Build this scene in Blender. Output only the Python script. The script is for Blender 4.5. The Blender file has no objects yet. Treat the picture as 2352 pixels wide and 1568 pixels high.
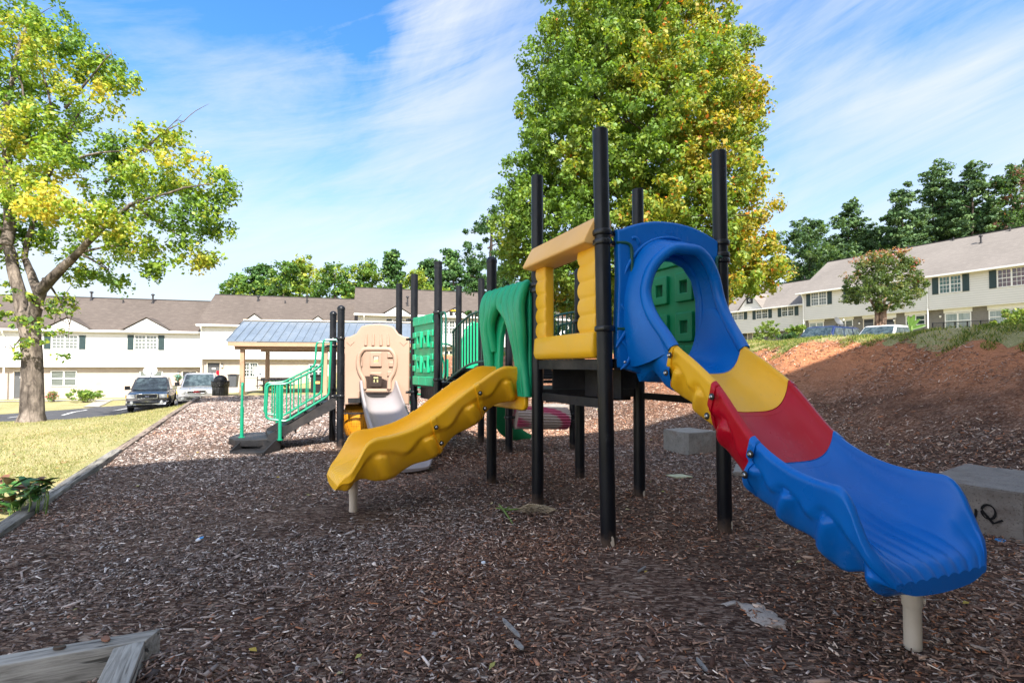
import bpy, math, random
import numpy as np
from math import radians, sin, cos, pi, atan2, sqrt
from mathutils import Vector, Matrix
V = Vector
random.seed(5)
rng = np.random.default_rng(11)
SC = bpy.context.scene
COL = SC.collection

# ------------------------------------------------------------------ camera
F, CX, CAMZ, PITCH = 1150.0, 1176.0, 1.47, radians(1.4)
CY0 = 840 - F * math.tan(PITCH)
FW = V((0, cos(PITCH), sin(PITCH))); UP = V((0, -sin(PITCH), cos(PITCH)))
CAM = V((0, 0, CAMZ))
def ray(vx, vy):
    return FW + V((1, 0, 0)) * ((vx - CX) / F) + UP * ((CY0 - vy) / F)
def P(vx, vy, D):
    d = ray(vx, vy); return CAM + d * (D / d.y)
def G(vx, vy, z=0.0):
    d = ray(vx, vy); return CAM + d * ((z - CAMZ) / d.z)
cam = bpy.data.cameras.new('camera'); camo = bpy.data.objects.new('camera', cam); COL.objects.link(camo)
camo.location = CAM; camo.rotation_euler = (radians(90) + PITCH, 0, 0)
cam.sensor_width = 36; cam.lens = F / 2352 * 36; cam.shift_y = (CY0 - 784) / 2352
cam.clip_end = 3000; cam.clip_start = 0.05
SC.camera = camo

# ------------------------------------------------------------------ object helpers
OFF = {}
def tag(o, label=None, cat=None, group=None, kind=None):
    if label: o['label'] = label
    if cat: o['category'] = cat
    if group: o['group'] = group
    if kind: o['kind'] = kind
    return o
def thing(name, label, cat, loc=(0, 0, 0), group=None, rotz=0):
    o = bpy.data.objects.new(name, None); COL.objects.link(o)
    o.location = loc; o.rotation_euler = (0, 0, rotz); o.empty_display_size = .2
    OFF[o] = V(loc) if rotz == 0 else V((0, 0, 0))
    return tag(o, label, cat, group)
def local_thing(name, label, cat, loc, rotz, group=None):
    o = thing(name, label, cat, loc, group, rotz); OFF[o] = V((0, 0, 0)); return o
def link(name, me, mat, parent=None, smooth=35, origin=None, label=None):
    """me has world coordinates; children share the root's origin"""
    if mat is not None:
        for m in (mat if isinstance(mat, (list, tuple)) else [mat]): me.materials.append(m)
    if smooth:
        me.polygons.foreach_set('use_smooth', [True] * len(me.polygons))
        if smooth < 179: me.set_sharp_from_angle(angle=radians(smooth))
    o = bpy.data.objects.new(name, me); COL.objects.link(o)
    if parent is not None:
        off = OFF[parent]; me.transform(Matrix.Translation(-off)); o.parent = parent; OFF[o] = off
    else:
        off = V(origin) if origin is not None else V((0, 0, 0))
        me.transform(Matrix.Translation(-off)); o.location = off; OFF[o] = off
    if label: o['label'] = label
    return o
def dup(root, loc=None, rotz=None, label=None, parent=None):
    r = root.copy(); COL.objects.link(r)
    if parent is not None: r.parent = parent
    if loc is not None: r.location = loc
    if rotz is not None: r.rotation_euler = (0, 0, rotz)
    if label: r['label'] = label
    for ch in list(root.children): dup(ch, parent=r)
    return r

class MB:
    def __init__(s): s.v = []; s.f = []; s.mi = []; s.cur = 0
    def add(s, vs, fs):
        b = len(s.v); s.v.extend([tuple(v) for v in vs]); s.f.extend([tuple(i + b for i in f) for f in fs]); s.mi.extend([s.cur] * len(fs)); return s
    def mesh(s, name='m'):
        me = bpy.data.meshes.new(name); me.from_pydata(s.v, [], s.f)
        me.polygons.foreach_set('material_index', s.mi); me.update(); return me
    def build(s, name, mat, parent=None, smooth=35, origin=None, label=None, bevel=0, seg=2):
        me = s.mesh(name)
        if bevel:
            import bmesh
            bm = bmesh.new(); bm.from_mesh(me)
            es = [e for e in bm.edges if len(e.link_faces) == 2 and e.calc_face_angle(0) > .5]
            bmesh.ops.bevel(bm, geom=es, offset=bevel, segments=seg, affect='EDGES', profile=.5, clamp_overlap=True)
            bm.to_mesh(me); bm.free()
        return link(name, me, mat, parent, smooth, origin, label)
    def obox(s, c, ux, uy, uz):
        """box from centre and half vectors"""
        c = V(c); ux = V(ux); uy = V(uy); uz = V(uz)
        vs = [c + ux * i + uy * j + uz * k for k in (-1, 1) for j in (-1, 1) for i in (-1, 1)]
        fs = [(0, 2, 3, 1), (4, 5, 7, 6), (0, 1, 5, 4), (2, 6, 7, 3), (0, 4, 6, 2), (1, 3, 7, 5)]
        if ux.cross(uy).dot(uz) < 0: fs = [f[::-1] for f in fs]
        return s.add(vs, fs)
    def box(s, a, b):
        a = V(a); b = V(b); c = (a + b) / 2; h = (b - a) / 2
        return s.obox(c, (abs(h.x), 0, 0), (0, abs(h.y), 0), (0, 0, abs(h.z)))
    def fbox(s, fr, a, b):
        """box in frame coordinates (k, z, n)"""
        c = [(a[i] + b[i]) / 2 for i in range(3)]; h = [abs(b[i] - a[i]) / 2 for i in range(3)]
        return s.obox(fr(*c), fr.u * h[0], fr.w * h[1], fr.n * h[2])
    def loft(s, rings, cap=True, closed=True):
        n = len(rings[0]); vs = [p for r in rings for p in r]; fs = []
        m = n if closed else n - 1
        for i in range(len(rings) - 1):
            for j in range(m):
                k = (j + 1) % n
                fs.append((i * n + j, i * n + k, (i + 1) * n + k, (i + 1) * n + j))
        if cap and closed:
            fs.append(tuple(range(n))[::-1]); fs.append(tuple(range((len(rings) - 1) * n, len(rings) * n)))
        return s.add(vs, fs)
    def tube(s, pts, r, n=10, cap=True, closed=False):
        pts = [V(p) for p in pts]
        if not hasattr(r, '__len__'): r = [r] * len(pts)
        rings = []; prev = None; L = len(pts)
        for i, p in enumerate(pts):
            if closed: t = pts[(i + 1) % L] - pts[(i - 1) % L]
            else: t = pts[min(i + 1, L - 1)] - pts[max(i - 1, 0)]
            t.normalize()
            if prev is None:
                a = V((0, 0, 1)) if abs(t.z) < .9 else V((1, 0, 0))
                prev = t.cross(a).normalized()
            prev = (prev - t * prev.dot(t)).normalized(); q = t.cross(prev)
            rings.append([p + (prev * cos(2 * pi * k / n) + q * sin(2 * pi * k / n)) * r[i] for k in range(n)])
        if closed: rings.append(rings[0]); cap = False
        return s.loft(rings, cap)
    def lathe(s, o, prof, n=20, axis=V((0, 0, 1)), cap=True):
        o = V(o); axis = V(axis).normalized()
        a = V((1, 0, 0)) if abs(axis.x) < .9 else V((0, 1, 0))
        u = axis.cross(a).normalized(); w = axis.cross(u)
        rings = [[o + axis * h + (u * cos(2 * pi * k / n) + w * sin(2 * pi * k / n)) * max(r, 1e-4) for k in range(n)] for r, h in prof]
        return s.loft(rings, cap)
class Fr:
    """frame: k along u, z along w, n out"""
    def __init__(s, o, u, n=None, w=(0, 0, 1)):
        s.o = V(o); s.u = V(u).normalized(); s.w = V(w).normalized()
        s.n = V(n).normalized() if n is not None else s.u.cross(s.w).normalized()
    def __call__(s, k, z, n=0): return s.o + s.u * k + s.w * z + s.n * n
def roundpath(pts, r, n=5):
    """round the corners of a polyline"""
    pts = [V(p) for p in pts]; out = [pts[0]]
    for i in range(1, len(pts) - 1):
        a, b, c = pts[i - 1], pts[i], pts[i + 1]
        d1 = (a - b); d2 = (c - b); rr = min(r, d1.length * .49, d2.length * .49)
        p1 = b + d1.normalized() * rr; p2 = b + d2.normalized() * rr
        for k in range(n + 1):
            t = k / n; out.append(p1 * (1 - t) ** 2 + b * 2 * t * (1 - t) + p2 * t * t)
    out.append(pts[-1]); return out
def interp(xs, ys):
    """smooth hermite interpolation"""
    xs = list(xs); ys = list(ys); n = len(xs)
    sl = [(ys[i + 1] - ys[i]) / (xs[i + 1] - xs[i]) for i in range(n - 1)]
    m = [sl[0]] + [(0 if sl[i - 1] * sl[i] <= 0 else (sl[i - 1] + sl[i]) / 2) for i in range(1, n - 1)] + [sl[-1]]
    def f(x):
        if x <= xs[0]: return ys[0]
        if x >= xs[-1]: return ys[-1]
        for i in range(n - 1):
            if x <= xs[i + 1]: break
        h = xs[i + 1] - xs[i]; t = (x - xs[i]) / h
        return (ys[i] * (1 + 2 * t) * (1 - t) ** 2 + h * m[i] * t * (1 - t) ** 2 + ys[i + 1] * t * t * (3 - 2 * t) + h * m[i + 1] * t * t * (t - 1))
    return f
def panel_mesh(outlines, fr, thick, bevel=0.0, off=0.0, res=3):
    """filled 2D outline(s) with holes, extruded; outlines in (k, z); off = distance of mid plane along n"""
    cu = bpy.data.curves.new('c', 'CURVE'); cu.dimensions = '2D'; cu.fill_mode = 'BOTH'
    cu.extrude = max(thick / 2 - bevel, 0.0005); cu.bevel_depth = bevel; cu.bevel_resolution = res; cu.offset = -bevel
    for ol in outlines:
        sp = cu.splines.new('POLY'); sp.points.add(len(ol) - 1); sp.use_cyclic_u = True
        for i, p in enumerate(ol): sp.points[i].co = (p[0], p[1], 0, 1)
    o = bpy.data.objects.new('c', cu); COL.objects.link(o)
    bpy.context.view_layer.update()
    dg = bpy.context.evaluated_depsgraph_get()
    me = bpy.data.meshes.new_from_object(o.evaluated_get(dg))
    bpy.data.objects.remove(o); bpy.data.curves.remove(cu)
    O = fr.o + fr.n * off
    M = Matrix(((fr.u.x, fr.w.x, fr.n.x, O.x), (fr.u.y, fr.w.y, fr.n.y, O.y), (fr.u.z, fr.w.z, fr.n.z, O.z), (0, 0, 0, 1)))
    me.transform(M); me.materials.clear(); me.update()
    return me
def mb_add_mesh(mb, me):
    mb.add([v.co.copy() for v in me.vertices], [tuple(p.vertices) for p in me.polygons]); bpy.data.meshes.remove(me); return mb
def rrect(x0, y0, x1, y1, r=.02, n=4):
    out = []
    for cx, cy, a in ((x1 - r, y0 + r, -90), (x1 - r, y1 - r, 0), (x0 + r, y1 - r, 90), (x0 + r, y0 + r, 180)):
        for k in range(n + 1):
            t = radians(a + 90 * k / n); out.append((cx + r * cos(t), cy + r * sin(t)))
    return out
def np_mesh(name, verts, faces_n, faces, cols=None):
    me = bpy.data.meshes.new(name)
    nv = len(verts); nf = len(faces)
    me.vertices.add(nv); me.vertices.foreach_set('co', np.ascontiguousarray(verts, dtype=np.float32).ravel())
    me.loops.add(nf * faces_n); me.loops.foreach_set('vertex_index', np.ascontiguousarray(faces, dtype=np.int32).ravel())
    me.polygons.add(nf); me.polygons.foreach_set('loop_start', np.arange(0, nf * faces_n, faces_n, dtype=np.int32))
    me.update(calc_edges=True)
    if cols is not None:
        at = me.color_attributes.new('Col', 'FLOAT_COLOR', 'POINT')
        c = np.ones((nv, 4), dtype=np.float32); c[:, :3] = cols
        at.data.foreach_set('color', c.ravel())
    return me

# ------------------------------------------------------------------ materials
def newmat(name):
    m = bpy.data.materials.new(name); m.use_nodes = True; nt = m.node_tree
    for n in list(nt.nodes):
        if n.type != 'OUTPUT_MATERIAL' and n.type != 'BSDF_PRINCIPLED': nt.nodes.remove(n)
    return m, nt, nt.nodes['Principled BSDF'], nt.nodes['Material Output']
def nd(nt, t, **kw):
    n = nt.nodes.new(t)
    for k, v in kw.items():
        if k.startswith('i_'): n.inputs[k[2:].replace('_', ' ')].default_value = v
        else: setattr(n, k, v)
    return n
def rgba(c): return (c[0], c[1], c[2], 1)
def ramp(nt, fac, stops, interp='LINEAR'):
    r = nd(nt, 'ShaderNodeValToRGB'); el = r.color_ramp.elements; r.color_ramp.interpolation = interp
    while len(el) < len(stops): el.new(.5)
    for e, (p, c) in zip(el, stops): e.position = p; e.color = rgba(c) if hasattr(c, '__len__') else (c, c, c, 1)
    nt.links.new(fac, r.inputs['Fac']); return r.outputs['Color']
def mix(nt, a, b, fac, mode='MIX'):
    m = nd(nt, 'ShaderNodeMix', data_type='RGBA', blend_type=mode)
    for s, v in ((m.inputs[6], a), (m.inputs[7], b)):
        if hasattr(v, 'links'): nt.links.new(v, s)
        else: s.default_value = rgba(v)
    if hasattr(fac, 'links'): nt.links.new(fac, m.inputs[0])
    else: m.inputs[0].default_value = fac
    return m.outputs[2]
def noise(nt, scale, detail=4, vec=None, rough=.55, dist=0):
    n = nd(nt, 'ShaderNodeTexNoise'); n.inputs['Scale'].default_value = scale; n.inputs['Detail'].default_value = detail
    n.inputs['Roughness'].default_value = rough; n.inputs['Distortion'].default_value = dist
    if vec is not None: nt.links.new(vec, n.inputs['Vector'])
    return n.outputs['Fac']
def objco(nt, scale=(1, 1, 1), rot=(0, 0, 0), kind='Object'):
    tc = nd(nt, 'ShaderNodeTexCoord'); mp = nd(nt, 'ShaderNodeMapping')
    mp.inputs['Scale'].default_value = scale; mp.inputs['Rotation'].default_value = rot
    nt.links.new(tc.outputs[kind], mp.inputs['Vector']); return mp.outputs['Vector']
def bump(nt, h, strength=.3, dist=.01, normal=None):
    b = nd(nt, 'ShaderNodeBump'); b.inputs['Strength'].default_value = strength; b.inputs['Distance'].default_value = dist
    nt.links.new(h, b.inputs['Height'])
    if normal is not None: nt.links.new(normal, b.inputs['Normal'])
    return b.outputs['Normal']
def vary(name, c, amt=.12, scale=3.0, rough=.5, spec=.5, bscale=0, bstr=.1, metal=0, coat=0, dirt=None, dirtscale=1.5, bdist=.01, fine=0, grime=0, scuff=0, ground_dust=0):
    """plain base colour with soft uneven wear"""
    m, nt, p, out = newmat(name); co = objco(nt)
    f = noise(nt, scale, 5, co)
    c0 = [x * (1 - amt) for x in c]; c1 = [min(1, x * (1 + amt)) for x in c]
    col = ramp(nt, f, [(.3, c0), (.7, c1)])
    if fine:
        f2 = noise(nt, scale * 30, 3, co); col = mix(nt, col, ramp(nt, f2, [(.3, 1 - fine), (.7, 1 + 0 * fine)]), 1, 'MULTIPLY')
    if dirt is not None:
        g = ramp(nt, noise(nt, dirtscale, 6, co, .65), [(.5, 0), (.72, 1)]); col = mix(nt, col, dirt, mixfac(nt, g, grime or .5))
    if scuff:
        sc1 = noise(nt, 26, 6, objco(nt, (1, .16, .35), (.3, .2, .7)), .75, .3); sc2 = noise(nt, 2.6, 5, co, .6)
        k = math_(nt, 'MULTIPLY', ramp(nt, sc1, [(.58, 0), (.70, 1)]), ramp(nt, sc2, [(.45, 0), (.62, 1)]))
        col = mix(nt, col, [min(1, x * .7 + .16) for x in c], mixfac(nt, k, scuff))
        sp = ramp(nt, noise(nt, 55, 3, co, .6), [(.27, 1), (.33, 0)]); col = mix(nt, col, [x * .35 + .02 for x in c], mixfac(nt, sp, scuff * .8))
    if ground_dust:
        szz = nd(nt, 'ShaderNodeSeparateXYZ'); nt.links.new(objco(nt), szz.inputs[0])
        h = math_(nt, 'SUBTRACT', math_(nt, 'MULTIPLY', noise(nt, 9, 6, co, .7), .9), math_(nt, 'MULTIPLY', szz.outputs['Z'], 2.2))
        col = mix(nt, col, (.13, .085, .06), mixfac(nt, ramp(nt, h, [(.15, 0), (.45, 1)]), ground_dust))
        st = ramp(nt, noise(nt, 7, 7, objco(nt, (1, 1, .22)), .75), [(.62, 0), (.70, 1)]); col = mix(nt, col, (.075, .075, .08), mixfac(nt, st, .5))
    nt.links.new(col, p.inputs['Base Color'])
    rr = ramp(nt, noise(nt, scale * 2.3, 4, co), [(.3, max(rough - .08, 0)), (.7, min(rough + .12, 1))])
    nt.links.new(rr, p.inputs['Roughness'])
    p.inputs['Specular IOR Level'].default_value = spec; p.inputs['Metallic'].default_value = metal
    p.inputs['Coat Weight'].default_value = coat
    if bscale: nt.links.new(bump(nt, noise(nt, bscale, 3, co), bstr, bdist), p.inputs['Normal'])
    return m
def mixfac(nt, sock, k):
    m = nd(nt, 'ShaderNodeMath', operation='MULTIPLY'); nt.links.new(sock, m.inputs[0]); m.inputs[1].default_value = k; return m.outputs[0]
def math_(nt, op, a, b=None):
    m = nd(nt, 'ShaderNodeMath', operation=op)
    for i, v in enumerate((a, b)):
        if v is None: continue
        if hasattr(v, 'links'): nt.links.new(v, m.inputs[i])
        else: m.inputs[i].default_value = v
    return m.outputs[0]

M = {}
M['post'] = vary('black_coated_steel', (.004, .005, .008), .2, 2, .36, .35, dirt=(.03, .029, .029), dirtscale=2.2, grime=.18, ground_dust=.65)
M['clamp'] = vary('black_cast_metal', (.008, .009, .012), .15, 6, .3, .5)
M['deck'] = vary('black_rubber_deck', (.014, .014, .016), .2, 5, .5, .35, 120, .2, dirt=(.12, .10, .09), grime=.35)
M['blue'] = vary('blue_moulded_plastic', (.0, .132, .50), .1, 1.5, .30, .3, 300, .04, dirt=(.006, .18, .54), dirtscale=3, grime=.25, scuff=.35)
M['red'] = vary('red_moulded_plastic', (.44, .0, .012), .08, 1.5, .30, .3, 300, .06, dirt=(.42, .02, .05), grime=.2, scuff=.3)
M['yellow'] = vary('yellow_moulded_plastic', (.88, .47, .012), .06, 1.2, .38, .5, 300, .06, dirt=(.80, .50, .10), dirtscale=2.2, grime=.35, scuff=.35)
M['orange'] = vary('orange_moulded_plastic', (.94, .49, .010), .07, 1.2, .38, .5, 300, .06, dirt=(.84, .44, .08), dirtscale=2.2, grime=.4, scuff=.35)
M['paleyellow'] = vary('faded_yellow_plastic', (.82, .47, .15), .06, 1.2, .45, .4, 300, .06)
M['green'] = vary('green_moulded_plastic', (.006, .37, .17), .08, 1.5, .4, .5, 300, .06, dirt=(.05, .44, .26), dirtscale=2.4, grime=.3)
M['dkgreenpl'] = vary('dark_green_plastic', (.004, .27, .10), .08, 1.5, .4, .5, 300, .06)
M['tan'] = vary('tan_moulded_plastic', (.37, .245, .18), .06, 1.5, .45, .4, 300, .06, dirt=(.4, .27, .2), grime=.3)
M['greypl'] = vary('grey_moulded_plastic', (.27, .245, .25), .06, 1.5, .38, .5, 300, .06, dirt=(.2, .17, .16), grime=.45, scuff=.3)
M['gtube'] = vary('green_painted_tube', (.006, .23, .125), .08, 3, .3, .5)
M['dgtube'] = vary('dark_green_painted_tube', (.004, .075, .052), .1, 3, .3, .5)
M['cream'] = vary('cream_painted_post', (.62, .53, .42), .06, 4, .45, .4, 90, .1, dirt=(.45, .3, .18), grime=.3)
M['bolt'] = vary('steel_bolt', (.5, .5, .5), .1, 8, .3, .5, metal=1)
# ------------------------------------------------------------------ terrain
P0 = np.array([-4.32, 4.23]); NV = np.array([.882, .471]); TV = np.array([-.471, .882])
def mq(x, y): return (x - P0[0]) * NV[0] + (y - P0[1]) * NV[1], (x - P0[0]) * TV[0] + (y - P0[1]) * TV[1]
def xy(m, q): return P0[0] + NV[0] * m + TV[0] * q, P0[1] + NV[1] * m + TV[1] * q
def S(t):
    t = np.clip(t, 0, 1); return t * t * (3 - 2 * t)
_g = G(395, 1530, .08); MND = mq(_g.x, _g.y)
def zmq(m, q):
    sh = 3 * S((q - 25) / 10)
    z = 2.28 * S((m - 9.0 + sh) / 7.6)
    z = z + (0.05 * np.sin(m * 1.3 + q * .7) + .04 * np.sin(q * 1.9 - m * .6)) * S((m - 9) / 4)
    z = z + (.045 * np.sin(q * 4.1 + .8 * np.sin(m * 1.1)) * np.sin(q * 1.7 + m * .3) + .03 * np.sin(q * 9 + m * 1.4)) * S((m - 10) / 2) * S((16.5 - m) / 2)
    z = z + 1.65 * S((m - 37) / 14) + np.maximum(m - 51, 0) * .02
    W = 1 - S((m + 3 - 4 * S((q - 24) / 8)) / 4)
    left = -.07 * S(-m / .1) - .22 * S(-m / 4) - .85 * S((q - 14) / 12) * W
    left = left - .35 * S((q - 30) / 8) * (1 - S((m - 4) / 4)) * (1 - W)
    und = .12 * np.exp(-((m - MND[0]) ** 2 + (q - MND[1]) ** 2) / .06) + .012 * np.sin(m * 1.7 + 1) * np.sin(q * 1.3) + .01 * np.sin(m * 3.1 - q * 2.2)
    return z + left + und
def zt(x, y):
    m, q = mq(x, y); return float(zmq(m, q))
def Gt(vx, vy, dz=0.0):
    d = ray(vx, vy); t = 1.0; prev = t
    while t < 400:
        p = CAM + d * t
        if p.z < zt(p.x, p.y) + dz: break
        prev = t; t *= 1.01
    for _ in range(12):
        h = (prev + t) / 2; p = CAM + d * h
        if p.z < zt(p.x, p.y) + dz: t = h
        else: prev = h
    return CAM + d * t
def qf(m):
    return np.where(m < 9, 21.8 - .23 * m, 19.7 + 13 * S((m - 9) / 2.5))
def crest(q): return 15.0 + .35 * np.sin(q * 1.7) + .25 * np.sin(q * 4.1 + 1) + .12 * np.sin(q * 9.3)
def in_mulch(m, q, pad=0.0):
    return (m > pad) & (m < crest(q) - pad) & (q < qf(m) - pad)
def axis_pts(a, b, step, far, g=1.25):
    c = list(np.arange(a, b + 1e-6, step)); s = step; x = b
    while x < far: s *= g; x += s; c.append(x)
    s = step; x = a
    while x > -far: s *= g; x -= s; c.insert(0, x)
    return np.array(c)
ms = axis_pts(-30, 60, .5, 900); qs = axis_pts(-16, 60, .5, 900)
MM, QQ = np.meshgrid(ms, qs, indexing='ij')
X, Y = xy(MM, QQ); Z = zmq(np.clip(MM, -60, 120), np.clip(QQ, -60, 200))
Z = np.where(in_mulch(MM, QQ, .35), Z - .10, Z - .004)
nm, nq = MM.shape
idx = np.arange(nm * nq).reshape(nm, nq)
faces = np.stack([idx[:-1, :-1], idx[1:, :-1], idx[1:, 1:], idx[:-1, 1:]], -1).reshape(-1, 4)
me = np_mesh('ground', np.stack([X, Y, Z], -1).reshape(-1, 3), 4, faces)
def mat_lawn():
    m, nt, p, out = newmat('dry_lawn'); co = objco(nt)
    f = noise(nt, .55, 5, co, .6); g = noise(nt, 7, 5, co, .7); h = noise(nt, 60, 2, co, .6)
    base = ramp(nt, g, [(.25, (.17, .18, .065)), (.5, (.30, .28, .125)), (.75, (.41, .36, .20))])
    base = mix(nt, base, (.46, .37, .20), ramp(nt, f, [(.45, 0), (.65, .7)]))
    clay = ramp(nt, noise(nt, .9, 6, co, .7), [(.60, 0), (.68, .8)])
    base = mix(nt, base, (.42, .23, .13), clay)
    base = mix(nt, base, ramp(nt, h, [(.3, .55), (.7, 1.25)]), 1, 'MULTIPLY')
    nt.links.new(base, p.inputs['Base Color']); p.inputs['Roughness'].default_value = .95; p.inputs['Specular IOR Level'].default_value = .1
    nt.links.new(bump(nt, h, .6, .02), p.inputs['Normal']); return m
M['lawn'] = mat_lawn()
tag(link('ground', me, M['lawn'], smooth=180), kind='structure')

# mulch bed sheet
ms2 = np.arange(0, 17.4, .15); qs2 = np.arange(-12, 33, .2)
MM, QQ = np.meshgrid(ms2, qs2, indexing='ij'); X, Y = xy(MM, QQ)
hum = .010 * np.sin(X * 9.1 + np.sin(Y * 6)) * np.sin(Y * 8.3 + np.sin(X * 5)) + rng.normal(0, .004, X.shape)
Z = zmq(MM, QQ) + hum
nm, nq = MM.shape; idx = np.arange(nm * nq).reshape(nm, nq)
faces = np.stack([idx[:-1, :-1], idx[1:, :-1], idx[1:, 1:], idx[:-1, 1:]], -1).reshape(-1, 4)
ok = in_mulch(MM, QQ, 0.0 - .01).reshape(-1)
faces = faces[ok[faces].all(1)]
me = np_mesh('mulch_ground', np.stack([X, Y, Z], -1).reshape(-1, 3), 4, faces)
def mat_mulch():
    m, nt, p, out = newmat('mulch_bed'); co = objco(nt)
    def chips(sc, rot, st):
        mp = objco(nt, (sc, sc * st, sc), (0, 0, rot)); dn = nd(nt, 'ShaderNodeTexNoise'); dn.inputs['Scale'].default_value = .9
        nt.links.new(mp, dn.inputs['Vector'])
        ad = nd(nt, 'ShaderNodeVectorMath', operation='ADD'); nt.links.new(mp, ad.inputs[0])
        sc_ = nd(nt, 'ShaderNodeVectorMath', operation='SCALE'); nt.links.new(dn.outputs['Color'], sc_.inputs[0]); sc_.inputs['Scale'].default_value = 1.6
        nt.links.new(sc_.outputs[0], ad.inputs[1])
        v = nd(nt, 'ShaderNodeTexVoronoi'); v.inputs['Scale'].default_value = 1; nt.links.new(ad.outputs[0], v.inputs['Vector']); return v
    v1 = chips(22, .5, 3.2); v2 = chips(26, 2.0, 3.4)
    sel = ramp(nt, noise(nt, 9, 2, co), [(.49, 0), (.51, 1)])
    vc = mix(nt, v1.outputs['Color'], v2.outputs['Color'], sel)
    sep = nd(nt, 'ShaderNodeSeparateColor'); nt.links.new(vc, sep.inputs[0])
    woody = ramp(nt, sep.outputs[0], [(.0, (.030, .017, .012)), (.35, (.085, .048, .034)), (.65, (.17, .105, .076)), (.85, (.26, .18, .135)), (1, (.36, .28, .22))])
    # clay tint on the bank
    sx = nd(nt, 'ShaderNodeSeparateXYZ'); nt.links.new(co, sx.inputs[0])
    hz = math_(nt, 'MULTIPLY', sx.outputs['Z'], .55)
    big = noise(nt, .35, 5, co, .65)
    cf = math_(nt, 'MULTIPLY', ramp(nt, math_(nt, 'ADD', hz, math_(nt, 'SUBTRACT', big, .5)), [(.15, 0), (.85, 1)]), .9)
    clay = ramp(nt, noise(nt, 30, 4, co, .7), [(.3, (.30, .105, .045)), (.7, (.62, .27, .13))])
    c = mix(nt, woody, clay, cf)
    soil = ramp(nt, noise(nt, .8, 6, co, .7), [(.52, 0), (.66, .75)])
    c = mix(nt, c, (.040, .020, .014), mixfac(nt, soil, .8))
    nt.links.new(c, p.inputs['Base Color']); p.inputs['Roughness'].default_value = .9; p.inputs['Specular IOR Level'].default_value = .15
    nt.links.new(bump(nt, math_(nt, 'ADD', v1.outputs['Distance'], noise(nt, 70, 3, co)), .7, .02), p.inputs['Normal']); return m
M['mulch'] = mat_mulch()
tag(link('mulch_ground', me, M['mulch'], smooth=180), kind='structure')

# wood chips
def chip_field(n, m0, m1, q0, q1, L, Wd, thick, seed, keep=None):
    r = np.random.default_rng(seed)
    m = r.uniform(m0, m1, n); q = r.uniform(q0, q1, n)
    x, y = xy(m, q)
    vis = in_mulch(m, q, .02) & (y > .6) & (np.abs(x) < y * 1.12 + .8)
    if keep is not None: vis &= keep(x, y, m, q, r)
    m, q, x, y = m[vis], q[vis], x[vis], y[vis]; k = len(x)
    z = zmq(m, q) + .004 + r.uniform(0, .014, k)
    yaw = r.uniform(0, 2 * pi, k); tilt = r.normal(0, .22, k); roll = r.normal(0, .3, k)
    l = L * r.lognormal(0, .42, k) / 2; w = Wd * r.lognormal(0, .35, k) / 2; t = thick * r.uniform(.6, 1.4, k) / 2
    gm = (zmq(m + .1, q) - zmq(m - .1, q)) / .2; gq = (zmq(m, q + .1) - zmq(m, q - .1)) / .2
    gx = gm * NV[0] + gq * TV[0]; gy = gm * NV[1] + gq * TV[1]
    ux = np.stack([np.cos(yaw), np.sin(yaw), gx * np.cos(yaw) + gy * np.sin(yaw) + np.tan(tilt)], -1); ux /= np.linalg.norm(ux, axis=1)[:, None]
    uy = np.stack([-np.sin(yaw), np.cos(yaw), -gx * np.sin(yaw) + gy * np.cos(yaw) + np.tan(roll)], -1)
    uz = np.cross(ux, uy); uz /= np.linalg.norm(uz, axis=1)[:, None]; uy = np.cross(uz, ux)
    c = np.stack([x, y, z + t], -1)
    tap = r.uniform(.35, 1.0, (k, 4))
    corners = [(-1, -1), (1, -1), (1, 1), (-1, 1)]
    vs = []
    for kz in (-1, 1):
        for i, (a, b) in enumerate(corners):
            vs.append(c + ux * (a * l * (.8 + .2 * tap[:, (i + 1) % 4]))[:, None] + uy * (b * w * tap[:, i])[:, None] + uz * (kz * t)[:, None])
    vs = np.stack(vs, 1).reshape(-1, 3)
    b = (np.arange(k) * 8)[:, None, None]
    fs = (np.array([[4, 5, 6, 7], [0, 1, 5, 4], [1, 2, 6, 5], [2, 3, 7, 6], [3, 0, 4, 7]])[None] + b).reshape(-1, 4)
    pal = np.array([[.050, .030, .024], [.085, .052, .040], [.13, .085, .066], [.19, .135, .105], [.25, .19, .155], [.22, .20, .195], [.34, .29, .25], [.21, .095, .05], [.48, .43, .38]])
    pr = np.array([.24, .26, .20, .11, .05, .07, .02, .05, .008]); pr /= pr.sum()
    ci = r.choice(len(pal), k, p=pr); col = pal[ci] * np.array([[2.2, 1.93, 1.70]]) * r.uniform(.75, 1.25, (k, 1))
    gm_ = S((np.sin(x * .8 + 1.3 * np.sin(y * .7)) * np.sin(y * .9 + 1) * .8 + (2.5 - x) * .14 + r.normal(0, .25, k) + .0) )[:, None]
    lum = col.mean(1, keepdims=True); col = col * (1 - .6 * gm_) + lum * np.array([[1.0, .98, .97]]) * 1.15 * .6 * gm_
    col = col * (1 + .28 * S((y - 8.5) / 3) * (m < 9))[:, None]  # sunlight painted into the colour: far chips on the flat made lighter
    red = S((m - 10) / 5)[:, None] * r.uniform(0, 1, (k, 1)); col = col * (1 - .6 * red) + np.array([.55, .24, .12]) * .6 * red * r.uniform(.5, 1.2, (k, 1))
    return vs, fs, np.repeat(col, 8, 0)
parts = []
WORN = [(2.25, 2.15, .55), (-1.75, 4.95, .5), (.6, 3.4, .6), (1.2, 2.6, .5), (.9, 4.7, .7), (-.6, 2.2, .35), (2.9, 5.6, .8), (-1.2, 6.6, .6)]
def worn(x, y): return sum(.95 * np.exp(-((x - a) ** 2 + (y - b) ** 2) / (c * c) * (1 + .5 * np.sin(7 * x + 3 * y))) for a, b, c in WORN)
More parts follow.
